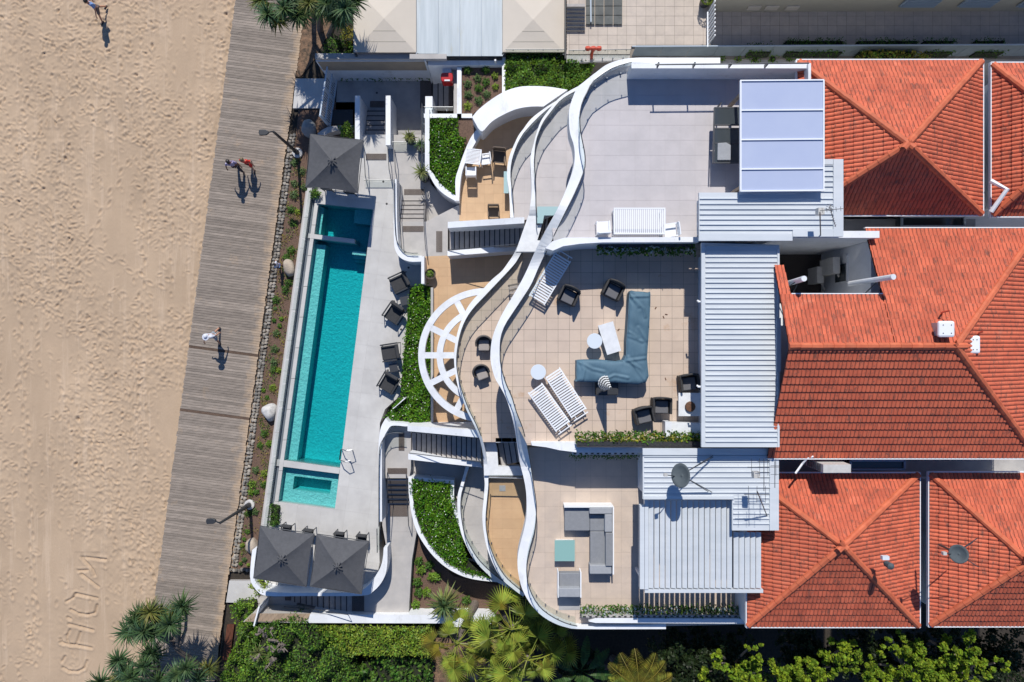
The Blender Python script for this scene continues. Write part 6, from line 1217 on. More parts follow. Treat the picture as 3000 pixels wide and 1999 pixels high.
for k, (x, y, dx, dy) in enumerate(((1171, 829, -.9, .42), (1155, 918, -.56, .83), (1144, 1033, -.97, .15), (1139, 1122, -.5, .86))):
    c = P(x, y, 2.05); place(lc, (c[0], c[1], DZ), pface(dx, dy), ['topmost charcoal lounge chair beside the dark pit under the white parapet', 'second charcoal lounge chair from the top, turned to the lower left', 'third charcoal lounge chair from the top, squarely facing the pool', 'lowest charcoal lounge chair, turned to the lower left near the hedge point'][k])
for k, (x, y) in enumerate(((1185, 882), (1153, 1078))):
    t = thing('side_table', ['small grey side table between the two upper lounge chairs', 'small grey side table between the two lower lounge chairs'][k], 'side table', P(x, y, DZ)); c = P(x, y, 2.0); MB().box((c[0], c[1], 2.0), (.42, .42, .03), .2).build('table_top', M['rail'], t)
    for a in (-.17, .17):
        for b_ in (-.17, .17): MB().bar((c[0]+a, c[1]+b_, DZ), (c[0]+a, c[1]+b_, 2.0), .025, .025).build('leg', M['charcoal'], t)
dk = dining_chair('dining_chair', 'x', M['charcoal'], M['cushion']); dk['group'] = 'charcoal chairs under the umbrellas'
for k, (x, y, a) in enumerate(((834, 1549, 3.0), (898, 1561, 3.0), (990, 1570, 3.05), (1056, 1577, 3.05), (955, 545, -.1), (1022, 555, -.1))):
    c = P(x, y+(-2 if k < 4 else -2), 2.4); place(dk, (c[0], c[1]-(.18 if k < 4 else -.05), DZ), a if k < 4 else a, ['leftmost chair back showing above the left twin umbrella', 'second chair back showing above the left twin umbrella', 'left chair back showing above the right twin umbrella', 'right chair back showing above the right twin umbrella', 'left dark chair showing below the upper umbrella', 'right dark chair showing below the upper umbrella'][k])
for x, y, lab in ((866, 1600, 'low table under the left twin umbrella'), (1020, 1620, 'low table under the right twin umbrella')):
    c = P(x, y, 2.2); t = thing('dining_table', lab, 'table', (c[0], c[1], DZ)); MB().box((c[0], c[1], 2.3), (1.3, .8, .05)).build('table_top', M['charcoal'], t)
    for a in (-.55, .55):
        for b_ in (-.33, .33): MB().bar((c[0]+a, c[1]+b_, DZ), (c[0]+a, c[1]+b_, 2.28), .04, .04).build('leg', M['charcoal'], t)
# slatted tables and white chairs
def slat_table(label, x0, y0, x1, y1, z, h, n, vert=True, rz=0):
    a, b_ = P(x0, y0, z+h), P(x1, y1, z+h); cx_, cy_ = (a[0]+b_[0])/2, (a[1]+b_[1])/2; w_, d_ = abs(b_[0]-a[0]), abs(a[1]-b_[1]); t = thing('slatted_table', label, 'table', (cx_, cy_, z)); Mx = Matrix.Translation((cx_, cy_, z)) @ Matrix.Rotation(rz, 4, 'Z')
    for i in range(n):
        if vert: MB().box((-w_/2+(i+.5)*w_/n, 0, h), (w_/n-.022, d_-.08, .025), 0, Mx).build('slat', M['plain_white'], t)
        else: MB().box((0, -d_/2+(i+.5)*d_/n, h), (w_-.08, d_/n-.02, .025), 0, Mx).build('slat', M['plain_white'], t)
    for s_ in (-1, 1): MB().box((0, s_*(d_/2-.02), h-.005), (w_, .05, .05), 0, Mx).build('frame_rail', M['plain_white'], t); MB().box((s_*(w_/2-.02), 0, h-.004), (.05, d_-.1, .05), 0, Mx).build('frame_rail', M['plain_white'], t)
    for a in (-1, 1):
        for b_ in (-1, 1): MB().box((a*(w_/2-.05), b_*(d_/2-.05), h/2-.02), (.05, .05, h-.05), 0, Mx).build('leg', M['plain_white'], t)
    return t
slat_table('long white slatted dining table against the lower wall of the grey roof terrace', 1798, 610, 1949, 687, TT, .74, 26); slat_table('square white slatted table on the tan terrace', 1363, 437, 1409, 481, TAN, .72, 11, False, -.12)
wc = dining_chair('garden_chair', 'x', M['plain_white'], M['plain_white']); wc['group'] = 'white garden chairs'
for k, (x, y, z, a) in enumerate(((1423, 468, TAN, 1.7), (1380, 505, TAN, .0), (1767, 668, TT, .05), (1966, 676, TT, 1.7))):
    c = P(x, y, z+.5); place(wc, (c[0], c[1], z), a, ['white chair at the right side of the square table on the tan terrace', 'white chair at the lower side of the square table on the tan terrace', 'white chair at the left end of the long slatted table', 'white chair tucked at the right end of the long slatted table'][k])
bc = dining_chair('sling_chair', 'x', M['brownframe'], M['brownsling']); bc['group'] = 'brown sling chairs on the tan terrace'
for k, (x, y, a, s_) in enumerate(((1462, 462, 3.05, 1.25), (1446, 622, 3.14, 1.1))): c = P(x, y, TAN+.45); place(bc, (c[0], c[1], TAN), a, ['brown reclining sling chair in the middle of the tan terrace', 'brown sling chair standing at the lower edge of the tan terrace'][k], scale=s_)
tag(MB().prism(PL(RC(1476, 503, 1490, 567), 3.35), 3.31, 3.35).build('glass_table', M['bluetop']), 'narrow pale blue glass table at the right edge of the tan terrace', 'table')
c = P(1483, 535, 3.3); o = bpy.data.objects['glass_table']; lg = MB()
for a in (-.35, .35): lg.box((c[0], c[1]+a, 2.95), (.05, .05, .7))
lg.build('leg', M['rail'], o)
def tub(name, m, mc):
    t = thing(name, 'x', 'armchair'); b = MB(); n = 16; v = []
    for i in range(n+1):
        a = R(-200+220*i/n); hh = .44+.32*max(0, math.sin(-a))**.7; ro, ri = .37, .29
        for r_, z in ((ro*.86, .06), (ro, hh), (ri, hh), (ri*.95, .3)): v.append((r_*math.cos(a), r_*math.sin(a), z))
    f = [(4*i+k, 4*i+4+k, 4*i+5+k, 4*i+1+k) for i in range(n) for k in range(3)]+[(0, 1, 2, 3), (4*n+3, 4*n+2, 4*n+1, 4*n)]; b.add(v, f).build('shell', m, t, smooth=True)
    MB().lathe((0, .02, .12), [(.24, 0), (.31, .05), (.31, .20), (.28, .24)], 18).build('seat', m, t); MB().box((0, .06, .40), (.44, .46, .10)).build('seat_cushion', mc, t, bevel=.04)
    for x in (-.22, .22):
        for y in (-.2, .22): MB().bar((x, y, 0), (x, y, .14), .04, .04).build('leg', M['charcoal'], t)
    return t
tc = tub('tub_chair', M['taupe'], M['taupec']); tc['group'] = 'taupe tub chairs on the narrow balcony'
for k, (x, y, a) in enumerate(((1418, 1008, 3.14), (1410, 1092, 3.5))): c = P(x, y, 6.3); place(tc, (c[0], c[1], 5.9), a, ['upper taupe tub chair on the narrow middle balcony', 'lower taupe tub chair on the narrow middle balcony'][k], scale=1.05)
def wick():
    t = thing('wicker_armchair', 'x', 'armchair', group='dark wicker armchairs on the middle terrace'); MB().box((0, .03, .22), (.60, .56, .36)).build('seat_base', M['wicker'], t, bevel=.03)
    b = MB(); v = []; n = 10
    for i in range(n+1):
        u = -1+2*i/n; x = .34*u; y0 = -.34+.05*u*u; h = .86-.10*u*u
        for (dy, z) in ((0, .1), (-.05, h), (.02, h), (.06, .35)): v.append((x, y0+dy, z))
    b.add(v, [(4*i+k, 4*i+4+k, 4*i+5+k, 4*i+1+k) for i in range(n) for k in range(3)]+[(0, 1, 2, 3), (4*n+3, 4*n+2, 4*n+1, 4*n)]).build('backrest', M['wicker'], t, smooth=True)
    for x in (-.34, .34): MB().box((x, .0, .36), (.09, .62, .60)).build('arm', M['wicker'], t, bevel=.035)
    MB().box((0, .04, .43), (.52, .50, .07)).build('seat_cushion', M['greyc2'], t, bevel=.03); return t
wk = wick()
for k, (x, y, dx, dy) in enumerate(((1666, 868, -.42, .9), (1796, 852, -.45, .9), (1886, 1218, .22, .97), (1938, 1190, -.02, 1), (2018, 1122, .12, .99))):
    c = P(x, y, TC+.4); place(wk, (c[0], c[1], TC), pface(dx, dy), ['dark wicker armchair just right of the lounger under the top wall', 'dark wicker armchair at the edge of the wall shadow near the blue cover', 'dark wicker armchair nearest the closed striped umbrella shadow', 'dark wicker armchair left of the fire table', 'dark wicker armchair tucked under the edge of the long metal roof above the fire table'][k], scale=.98)
def lounger():
    t = thing('sun_lounger', 'x', 'sun lounger', group='white slatted sun loungers'); L, W_ = 1.95, .66
    for s_ in (-1, 1): MB().box((s_*W_/2, 0, .34), (.045, L, .07)).build('side_rail', M['plain_white'], t)
    for i in range(19):
        y = -L/2+.06+i*(L-.12)/18; z = .375; MB().box((0, y, z), (W_-.03, .062, .022)).build('slat', M['plain_white'], t)
    for x in (-.3, .3):
        for y in (-.8, .75): MB().box((x, y, .16), (.045, .045, .32)).build('leg', M['plain_white'], t)
    MB().bar((-.33, -L/2-.13, .34), (.33, -L/2-.13, .34), .04, .04).build('end_handle', M['plain_white'], t); MB().bar((-.2, -L/2, .34), (-.2, -L/2-.13, .34), .03, .03).build('handle_arm', M['plain_white'], t); MB().bar((.2, -L/2, .34), (.2, -L/2-.13, .34), .03, .03).build('handle_arm', M['plain_white'], t)
    for x in (-.27, .27): MB().lathe((x, -L/2+.12, .06), [(.06, -.02), (.06, .04)], 10).build('wheel', M['charcoal'], t)
    return t
sl = lounger(); Z = TC+.37
for k, (a, b_) in enumerate((((1572, 881), (1650, 753)), ((1618, 1091), (1697, 1213)), ((1567, 1137), (1650, 1252)))):
    p, q = Vector(P(*a, Z)), Vector(P(*b_, Z)); m_ = (p+q)/2; d = (p-q) if k else (p-q); L = d.length; place(sl, (m_.x, m_.y, TC), math.atan2(-d.x, d.y), ['white slatted sun lounger half in shade under the top wall of the middle terrace', 'right one of the two parallel white slatted sun loungers', 'left one of the two parallel white slatted sun loungers'][k], scale=L/1.95)
def rtable(label, x, y, z, r=.30, h=.52, m='roundtop'):
    c = P(x, y, z+h); t = thing('round_table', label, 'table', (c[0], c[1], z)); MB().lathe((c[0], c[1], z), [(r, h-.03), (r, h), (r-.005, h+.004)], 32).build('table_top', M[m], t)
    for k in range(3): a = k*2.09+.6; MB().tube([(c[0]+.05*math.cos(a), c[1]+.05*math.sin(a), z+h-.03), (c[0]+r*.75*math.cos(a), c[1]+r*.75*math.sin(a), z)], .014, 6).build('leg', M['rail'], t)
rtable('round pale table beside the white rectangular coffee table', 1742, 1000, TC); rtable('round pale table at the head of the two parallel sun loungers', 1577, 1091, TC)
t = thing('coffee_table', 'white rectangular coffee table between the round table and the blue cover', 'coffee table', P(1786, 992, TC)); prt(t, 'table_top', [(1752, 955), (1796, 942), (1820, 1028), (1779, 1041)], TC+.40, TC+.33, 'white2'); prt(t, 'table_body', [(1755, 958), (1794, 946), (1817, 1026), (1781, 1037)], TC+.33, TC, 'white2')
# covered corner sofa
cv = thing('covered_sofa', 'L-shaped corner sofa under a wrinkled blue-grey cover', 'covered sofa', P(1860, 1090, TC)); CP = [(1846, 858), (1862, 854), (1898, 857), (1907, 864), (1903, 960), (1897, 1050), (1894, 1122), (1800, 1122), (1695, 1119), (1690, 1112), (1690, 1066), (1697, 1056), (1760, 1055), (1828, 1056), (1836, 1000), (1841, 930)]
CP = crom(CP, 3, True); pw = PL(CP, TC+.72); MB().prism(pw, TC+.02, TC+.64).build('cover_side', M['cover'], cv)
pa = np.array(pw); st = .045; gx = np.arange(pa[:, 0].min()-.06, pa[:, 0].max()+.1, st); gy = np.arange(pa[:, 1].min()-.06, pa[:, 1].max()+.1, st)
def segd(x, y, p, close=True):
    d = 1e9; n = len(p)
    for i in range(n if close else n-1):
        ax, ay = p[i]; bx, by = p[(i+1) % n]; l2 = (bx-ax)**2+(by-ay)**2+1e-12; t = min(1, max(0, ((x-ax)*(bx-ax)+(y-ay)*(by-ay))/l2)); d = min(d, math.hypot(x-ax-t*(bx-ax), y-ay-t*(by-ay)))
    return d
FL = [PL(q, TC+.7) for q in (((1847, 868), (1885, 905), (1890, 930)), ((1846, 862), (1870, 900)), ((1838, 1045), (1866, 1085), (1890, 1118)), ((1836, 1056), (1875, 1080), (1892, 1112)), ((1700, 1062), (1735, 1082), (1770, 1090)), ((1705, 1115), (1712, 1085), (1700, 1062)), ((1842, 985), (1882, 1002)), ((1838, 972), (1868, 990)), ((1836, 1058), (1892, 1050)), ((1895, 1000), (1870, 960)), ((1850, 870), (1900, 868)), ((1760, 1118), (1800, 1100), (1840, 1108)))]
b = MB(); idx = {}
for i, x in enumerate(gx):
    for j, y in enumerate(gy):
        ins = inside(x, y, pw); d = segd(x, y, pw)
        if ins:
            dd = d if ins else 0; z = TC+.64+.11*(1-math.exp(-dd/.06))+.008*math.sin(x*7+2*math.sin(y*3))+.006*math.sin(y*11+x*5)
            for f in FL: e = segd(x, y, f, False); z += .035*math.exp(-(e/.035)**2)-.018*math.exp(-((e-.09)/.05)**2)
            idx[i, j] = len(b.v); b.v.append((x, y, z))
for (i, j) in list(idx):
    q = [(i, j), (i+1, j), (i+1, j+1), (i, j+1)]
    if all(k in idx for k in q): b.f.append(tuple(idx[k] for k in q))
b.build('cover_top', M['cover'], cv, smooth=True)
dcx = thing('deck_chair', 'striped grey deck chair half hidden under the curved parapet on the narrow balcony', 'deck chair', P(1505, 852, 5.9))
for k in range(6): MB().prism(PL([(1488+k*1.5, 836+k*7), (1528, 828+k*7), (1528, 833.5+k*7), (1488+k*1.5, 841.5+k*7)], 6.35), 6.31, 6.35).build('slat', M['taupec'] if k % 2 else M['taupe'], dcx)
for q in ((1492, 842), (1524, 836), (1496, 876), (1524, 872)): c = P(*q, 6.1); MB().box((c[0], c[1], 6.1), (.04, .04, .4)).build('leg', M['rail'], dcx)
# closed striped umbrella
cu = thing('closed_umbrella', 'closed black and white striped umbrella leaning at the lower side of the blue cover', 'umbrella', P(1776, 1138, TC)); tp = Vector(P(1790, 1139, TC+2.15)); bt = Vector(P(1776, 1138, TC+.1)); MB().tube([bt, tp], .025, 8).build('pole', M['rail'], cu)
MB().box((bt.x, bt.y, TC+.2), (.86, .52, .36)).build('base_box', M['wicker'], cu); MB().box((bt.x, bt.y, TC+.39), (.80, .46, .03)).build('base_lid', M['charcoal'], cu)
for g in range(7):
    a0 = R(95+g*24); stripes_w, stripes_b = MB(), MB(); d0 = Vector((math.cos(a0), math.sin(a0), 0)); s_ = Vector((-d0.y, d0.x, 0)); ns = 12
    foot = bt+Vector((-.16, .26, .95))+d0*.27
    for k in range(ns):
        f0, f1 = k/ns, (k+1)/ns; p0, p1 = tp.lerp(foot, f0), tp.lerp(foot, f1); w0, w1 = .025+.085*f0, .025+.085*f1; bulge = Vector((0, 0, .05))
        (stripes_w if k % 2 else stripes_b).add([tuple(p0-s_*w0), tuple(p0+bulge*f0), tuple(p0+s_*w0), tuple(p1+s_*w1), tuple(p1+bulge*f1), tuple(p1-s_*w1)], [(0, 1, 4, 5), (1, 2, 3, 4)])
    stripes_w.build('white_stripes', M['whitecloth2'], cu); stripes_b.build('black_stripes', M['slot'], cu)
ft = thing('fire_table', 'square white table with a brown stone bowl at the edge of the long metal roof', 'table', P(2025, 1186, TC)); prt(ft, 'table_top', [(1988, 1152), (2062, 1152), (2062, 1220), (1988, 1220)], TC+.42, TC+.36, 'white2'); prt(ft, 'table_base', [(1994, 1158), (2058, 1158), (2058, 1214), (1994, 1214)], TC+.36, TC, 'white2'); c = P(2021, 1192, TC+.42); MB().lathe(c, [(.16, 0), (.21, .05), (.19, .12), (.08, .13)], 11).build('bowl', M['stone_b'], ft)
sbd = thing('outdoor_bench', 'white outdoor bench unit half hidden behind the succulent planter', 'bench', P(2000, 1262, TC)); prt(sbd, 'bench_top', [(1951, 1238), (2062, 1241), (2062, 1286), (1951, 1284)], TC+.45, TC+.02, 'white2'); prt(sbd, 'raised_end', [(1949, 1236), (1968, 1237), (1968, 1285), (1949, 1284)], TC+.62, TC+.02, 'white2')
# grey sofa group
gs_ = thing('corner_sofa', 'grey corner sofa with a long chaise on the lower terrace', 'sofa', P(1730, 1580, TB)); z = TB
prt(gs_, 'chaise_cushion', RC(1654, 1490, 1728, 1555), z+.40, z+.12, 'greyc', bevel=.03) if 0 else None
def cb(par, name, x0, y0, x1, y1, zt, zb, m, bv=.03): return MB().prism(PL(RC(x0, y0, x1, y1), zt), zb, zt).build(name, M[m], par, bevel=bv)
cb(gs_, 'chaise_cushion', 1654, 1489, 1728, 1556, z+.42, z+.12, 'greyc'); cb(gs_, 'seat_cushion', 1728.5, 1508, 1771, 1557, z+.42, z+.12, 'greyc'); cb(gs_, 'seat_cushion', 1729, 1558, 1774, 1656, z+.42, z+.12, 'greyc')
cb(gs_, 'back_cushion', 1727, 1488, 1794, 1507, z+.72, z+.12, 'greyl'); cb(gs_, 'back_cushion', 1772, 1508, 1794, 1560, z+.72, z+.12, 'greyl'); cb(gs_, 'back_cushion', 1774.5, 1562, 1796, 1660, z+.70, z+.12, 'greyc'); cb(gs_, 'arm_cushion', 1728, 1657, 1792, 1683, z+.62, z+.12, 'greyl')
for q in ((1653, 1483, 1728, 1488), (1728, 1483, 1796, 1487.5), (1795, 1486, 1799, 1684)): cb(gs_, 'frame', *q, z+.62, z+.02, 'plain_white', 0)
ga_ = thing('armchair', 'single grey armchair with white frame below the green glass table', 'armchair', P(1668, 1715, TB)); cb(ga_, 'seat_cushion', 1638, 1680, 1699, 1724, z+.42, z+.12, 'greyc'); cb(ga_, 'back_cushion', 1637, 1724.5, 1700, 1751, z+.68, z+.12, 'greyl')
for q in ((1634, 1678, 1637, 1752), (1700, 1678, 1703.5, 1752)): cb(ga_, 'side_frame', *q, z+.58, z+.02, 'plain_white', 0)
gb_ = thing('chair_shadow_patch', 'painted grey shadow patch below the single grey armchair', 'shadow_patch', P(1668, 1765, TB)); MB().prism(PL(RC(1637, 1750, 1700, 1788), TB+.01), TB+.001, TB+.012).build('shadow_patch', M['render'], gb_)  # flat grey sheet painted in as the armchair's see-through shadow
gt_ = thing('glass_table', 'square green glass coffee table left of the grey corner sofa', 'coffee table', P(1655, 1615, TB)); cb(gt_, 'table_top', 1625, 1584, 1684, 1645, z+.40, z+.36, 'greentop', 0); cb(gt_, 'body', 1629, 1588, 1681, 1641, z+.35, z, 'white2', 0)
# dark glass dining set under the awning
dg = thing('glass_dining_table', 'dark glass dining table with a grey tray half under the lilac awning roof', 'table', P(2130, 400, TT))
for y0, y1 in ((318, 366), (379, 420), (422, 476)): prt(dg, 'glass_top', RC(2094, y0, 2178, y1), TT+.74, TT+.71, 'darkglass'); 
for x in (2096, 2170):
    for y in (322, 470): c = P(x, y, TT); MB().box((c[0], c[1], TT+.36), (.05, .05, .72)).build('leg', M['rail'], dg)
for y in (317, 367, 378, 421, 478): MB().bar(P(2093, y, TT+.72), P(2178, y, TT+.72), .05, .06).build('frame_bar', M['rail'], dg)
MB().bar(P(2093, 317, TT+.72), P(2089, 480, TT+.72), .05, .06).build('frame_bar', M['rail'], dg)
tag(MB().prism(PL([(2103, 420), (2128, 418), (2142, 426), (2141, 470), (2102, 470)], TT+.80), TT+.745, TT+.80).build('grey_tray', M['greyl'], bevel=.02), 'smooth grey tray lying on the dark glass dining table', 'tray')
# pots, boulders, red cabinet
t = thing('potted_plant', 'green plant in a round brown pot beside the upper tan terrace wall', 'potted plant', P(1264, 806, TAN)); c = P(1264, 806, TAN); MB().lathe(c, [(.16, 0), (.24, .30), (.265, .46), (.235, .46), (.20, .36)], 24).build('pot', M['solidblue'], t); d = rng.normal(size=(160, 3)); d /= np.linalg.norm(d, axis=1)[:, None]; leaves('foliage', np.array(c)+np.array([-.02, 0, .45])+d*.15, .08, M['leafb'], t, out=d)
def boulder(label, x, y, z, rx, ry, m, seed, h=.5):
    bm = bmesh.new(); bmesh.ops.create_icosphere(bm, subdivisions=3, radius=1); r = random.Random(seed); k = (H-z)/FPX; o_ = [Vector([r.gauss(0, 1) for _ in range(3)]).normalized() for _ in range(9)]
    for v in bm.verts:
        n = v.co.normalized(); s_ = 1+sum(.05*math.sin(n.dot(q)*4+i) for i, q in enumerate(o_[:5])); 
        for q in o_: dd = n.dot(q)*s_; s_ = s_ if dd < .82 else s_*.82/dd
        v.co = Vector((n.x*s_*rx*k, n.y*s_*ry*k, n.z*s_*h))
    me = bpy.data.meshes.new('boulder'); bm.to_mesh(me); bm.free(); me.polygons.foreach_set('use_smooth', [True]*len(me.polygons)); me.materials.append(M[m]); o = bpy.data.objects.new('boulder', me); col.objects.link(o); o.location = P(x, y, z); tag(o, label, 'boulder')
boulder('rounded tan boulder beside the small standing child', 849, 786, .45, 17, 29, 'boulder', 1, .45); boulder('big white boulder against the middle of the pool wall', 791, 1206, .45, 23, 27, 'wboulder', 5, .5)
boulder('pale boulder crossed by the street lamp shadow at the twin umbrellas', 739, 1600, .45, 21, 25, 'boulder', 9, .45); boulder('smooth grey boulder in the shade beside the slatted gate', 907, 378, .45, 23, 29, 'dboulder', 12, .5)
MB().prism(PL([(946, 300), (1042, 300), (1042, 420), (1000, 420), (905, 545), (930, 400)], .5), .2, .5).build('shaded_bed', M['mulch'], kind='structure')
wall('low curved pale planter wall below the dark pit beside the slatted gate', crom([(930, 392), (950, 378), (975, 370), (1036, 368)], 4)+crom([(1036, 378), (985, 384), (960, 392), (940, 410)], 4), 1.1, .3, 'path')
t = MB().prism(PL(RC(974, 322, 1034, 366), .6), .51, .6).build('sunken_hatch', M['slot']); tag(t, 'dark sunken hatch in the floor left of the entry steps wall', 'hatch')
rc = thing('hose_cabinet', 'glossy red rounded cabinet on the shaded wall above the two steps', 'cabinet', P(1307, 228, 2.2)); MB().prism(PL(crom([(1292, 218), (1298, 214), (1320, 214), (1326, 219), (1326, 236), (1320, 240), (1298, 240), (1292, 234)], 3, True), 2.8), 2.2, 2.8).build('body', M['red'], rc, bevel=.05); prt(rc, 'front_label', RC(1302, 234, 1318, 238), 2.82, 2.79, 'white2')
prt(rc, 'bracket', RC(1296, 200, 1322, 214), 2.6, .3, 'white2')
for x, y, lab in ((1104, 273, 'small round floor drain on the shaded entry court'), (1123, 533, 'small dark drain beside the pool gate line'), (1133, 598, 'small dark drain on the deck above the pool corner'), (1197, 785, 'small dark drain near the topmost lounge chair'), (1175, 966, 'small dark drain between the second and third lounge chairs')):
    c = P(x, y, DZ if y > 500 else .5); tag(MB().lathe(c, [(.055, -.01), (.055, .006)], 10).build('floor_drain', M['slot']), lab, 'drain')
t = thing('floor_grate', 'square grey grate on the tan balcony strip below the glass landing', 'grate', P(1472, 1431, 4.9)); prt(t, 'grate_plate', RC(1463, 1423, 1481, 1440), 4.915, 4.902, 'render')
for lab, x, y in (('first white security camera on the edge of the long metal roof', 2047, 885), ('second white security camera on the edge of the long metal roof', 2046, 1134)):
    t = thing('security_camera', lab, 'camera', P(x, y, 11.0)); MB().tube([P(x+8, y, 11.1), P(x, y, 11.1), P(x-3, y-3, 11.0)], .04, 8).build('body', M['plain_white'], t)
for k, (x, y) in enumerate(((1921, 903), (1944, 930), (1952, 922), (1812, 967), (1950, 1111), (1963, 1174))):
    c = P(x, y, TC+.01); tag(MB().box((c[0], c[1], TC+.012), (.10, .035, .015), 1+k).build('fallen_leaf', M['stone_b']), ['brown dead leaf nearest the top of the blue cover', 'tiny dark dead leaf right of the blue cover', 'tiniest dark speck of leaf right of the blue cover', 'brown dead leaf between the coffee table and the blue cover', 'small dark leaf right of the corner of the blue cover', 'small dark leaf beside the fire table'][k], 'dead leaf', 'dead leaves on the middle terrace')
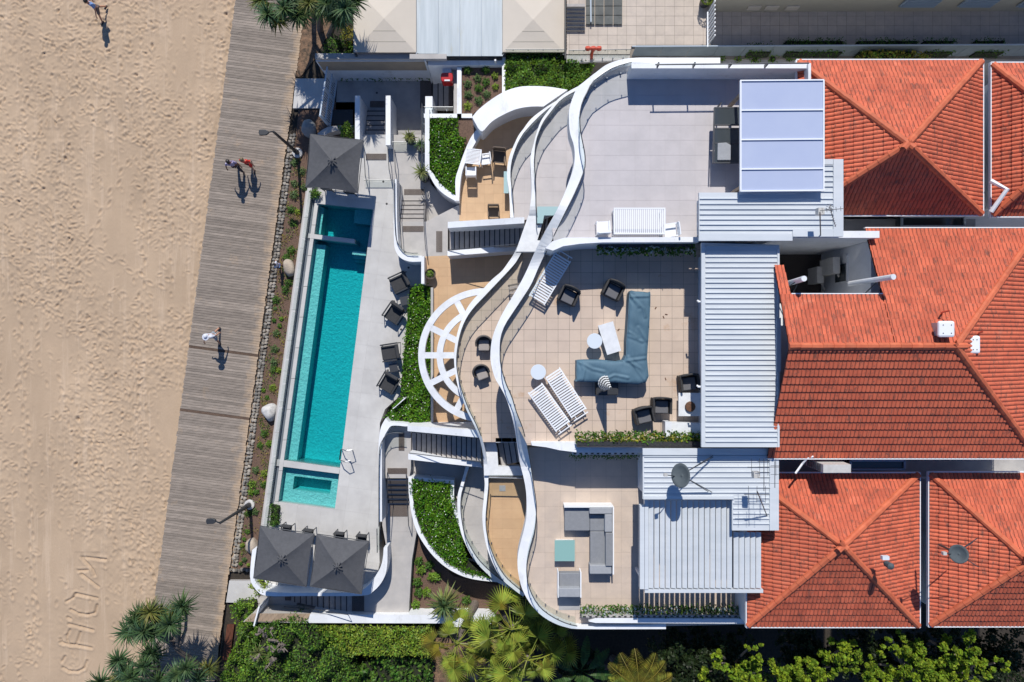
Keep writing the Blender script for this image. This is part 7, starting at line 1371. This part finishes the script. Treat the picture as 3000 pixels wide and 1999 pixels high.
# ------------------------------------------------------------ people
def person(label, feet, rz, skin, hair, shirt, trousers, h=1.72, step=.25, lean=0.0, armL=(-.05, .1), armR=(.05, -.1), shortp=False, hat=None, z=.32, bare=False, skirt=False, holdL=False):
    s_ = h/1.72; t = thing('person', label, 'person', (feet[0], feet[1], z)); t.rotation_euler = (0, 0, rz); t.scale = (s_, s_, s_); OFF[t.name] = Vector((0, 0, 0))
    def skinned(name, nodes, edges, m, parent=t):
        me = bpy.data.meshes.new(name); me.from_pydata([n[:3] for n in nodes], edges, []); o = bpy.data.objects.new(name, me); col.objects.link(o); o.parent = parent; OFF[o.name] = Vector((0, 0, 0)); me.materials.append(m)
        o.modifiers.new('skin', 'SKIN'); sv = me.skin_vertices[0].data
        for i, n in enumerate(nodes): sv[i].radius = (n[3], n[4] if len(n) > 4 else n[3]); sv[i].use_root = (i == 0)
        sb_ = o.modifiers.new('sub', 'SUBSURF'); sb_.levels = 1; sb_.render_levels = 2; return o
    L = lean; hx = .16; sh = (.0+L*.5)
    body = [(0, 0, .93, .13, .10), (0, L*.2, 1.10, .12, .09), (0, L*.5, 1.32, .15, .10), (0, L*.7, 1.46, .06, .06), (0, L*.8+.01, 1.53, .075, .085), (0, L*.85+.02, 1.62, .085, .10), (0, L*.85+.01, 1.70, .055, .07)]; e = [(0, 1), (1, 2), (2, 3), (3, 4), (4, 5), (5, 6)]
    arms = []
    for sx, (sw, ou) in ((-1, armL), (1, armR)):
        i = len(body); el = (sx*(.25+abs(ou)*.5), L*.5+sw*.45, 1.12); wr = (sx*(.27+ou*sx*.8 if False else .27+abs(ou)), L*.5+sw*1.1+.04, .90); body += [(sx*.17, L*.55, 1.39, .055), (*el, .038), (*wr, .026), (wr[0], wr[1]+.02, wr[2]-.07, .03, .018)]
        e += [(2, i), (i, i+1), (i+1, i+2), (i+2, i+3)]; arms.append((i, el, wr))
        for k in range(5):
            a = (k-1.7)*.020; j = len(body); ln = (.045, .062, .07, .065, .05)[k]; dy = .045 if k == 0 else 0; body += [(wr[0]+a*.4, wr[1]+.02+a+dy*.6, wr[2]-.11, .0085), (wr[0]-sx*.012+a*.4, wr[1]+.03+a+dy, wr[2]-.11-ln, .0075)]; e += [(i+3, j), (j, j+1)]
    legs = []
    for sx, st in ((-1, step), (1, -step)):
        i = len(body); kn = (sx*.10, st*.5+.03, .50); an = (sx*.10, st, .09+(.05 if st < 0 else 0)); body += [(sx*.09, 0, .88, .088), (*kn, .056), (*an, .038), (an[0], an[1]+.13, an[2]-.05, .038, .025)]; e += [(0, i), (i, i+1), (i+1, i+2), (i+2, i+3)]; legs.append((kn, an))
    skinned('body', body, e, skin)
    tor = [(0, 0, .94, .155, .125), (0, L*.2, 1.10, .145, .115), (0, L*.5, 1.31, .175, .125), (0, L*.62, 1.42, .09, .08)]; te = [(0, 1), (1, 2), (2, 3)]
    for (i, el, wr), sx in zip(arms, (-1, 1)): j = len(tor); f = .75; p = [(sx*.17)+(el[0]-sx*.17)*f, L*.55+(el[1]-L*.55)*f, 1.39+(el[2]-1.39)*f]; tor += [(sx*.175, L*.55, 1.39, .072), (*p, .058)]; te += [(2, j), (j, j+1)]
    if not bare: skinned('shirt', tor, te, shirt)
    tr = [(0, 0, .95, .15, .115)]; tre = []
    for (kn, an), sx in zip(legs, (-1, 1)):
        j = len(tr); tr += [(sx*.095, 0, .84, .105), (kn[0], kn[1], .52, .075 if not skirt else .11)]; tre += [(0, j), (j, j+1)]
        if not shortp: tr += [(an[0], an[1], an[2]+.05, .055)]; tre += [(j+1, j+2)]
    skinned('trousers' if not skirt else 'skirt', tr, tre, trousers)
    hc = (0, L*.85+.0, 1.66); MB().lathe((hc[0], hc[1]-.015, hc[2]-.05), [(.09, -.04), (.108, .02), (.10, .08), (.06, .118), (.01, .128)], 16, .92, 1.08).build('hair', hat or hair, t, smooth=True)
    if hat: MB().lathe((hc[0], hc[1]+.02, hc[2]-.02), [(.10, -.005), (.17, -.012), (.17, .0), (.10, .012)], 18).build('hat_brim', hat, t)
    for sx in (-1, 1): MB().lathe((sx*.035, L*.85+.105, 1.615), [(.004, -.012), (.014, 0), (.004, .012)], 8).build('eye', M['slot'], t); MB().lathe((sx*.088, L*.85+.01, 1.61), [(.008, -.03), (.018, 0), (.008, .03)], 8).build('ear', skin, t)
    MB().add([(-.014, L*.85+.10, 1.575), (.014, L*.85+.10, 1.575), (0, L*.85+.135, 1.58), (0, L*.85+.10, 1.62)], [(0, 1, 2), (0, 2, 3), (1, 3, 2)]).build('nose', skin, t); MB().box((0, L*.85+.10, 1.55), (.045, .012, .012)).build('mouth', M['hydrant'], t)
    for (kn, an) in legs: MB().box((an[0], an[1]+.06, an[2]-.045), (.09, .25, .07)).build('shoe', M['slot'], t, bevel=.02)
    return t
g = lambda x, y, z=.32: P(x, y, z)[:2]
person('person in a lilac patterned shirt walking beside the one in red', g(706, 497), R(195), M['skin2'], M['hair'], M['lshirt'], M['darkcloth'], 1.78, .2, .06, (.1, .05), (.02, .12))
person('person in a bright red top walking on the boardwalk beside the lilac shirt', g(742, 489), R(175), M['skin'], M['hair2'], M['redcloth'], M['redcloth'], 1.62, .22, .05, (.05, .1), (-.25, .1), skirt=True, shortp=True)
person('person in a white shirt striding along the boardwalk near the dark joint board', g(645, 984), R(165), M['skin'], M['hair'], M['whitecloth'], M['patcloth'], 1.74, .38, .08, (-.3, .05), (.35, .05), shortp=True, hat=M['whitecloth'])
person('person in blue top and grey shorts stepping across the sand at the top edge', g(308, 44, .03), R(150), M['skin'], M['hair'], M['bluecloth'], M['greycloth'], 1.7, .4, .1, (.3, .05), (-.3, .05), shortp=True, z=.02)
person('small child in a pale blue top standing beside the tan boulder', g(826, 782), R(80), M['skin'], M['hair'], M['whitecloth'], M['bluecloth'], 1.15, .12, .05, (.1, .05), (.2, .08), shortp=True)
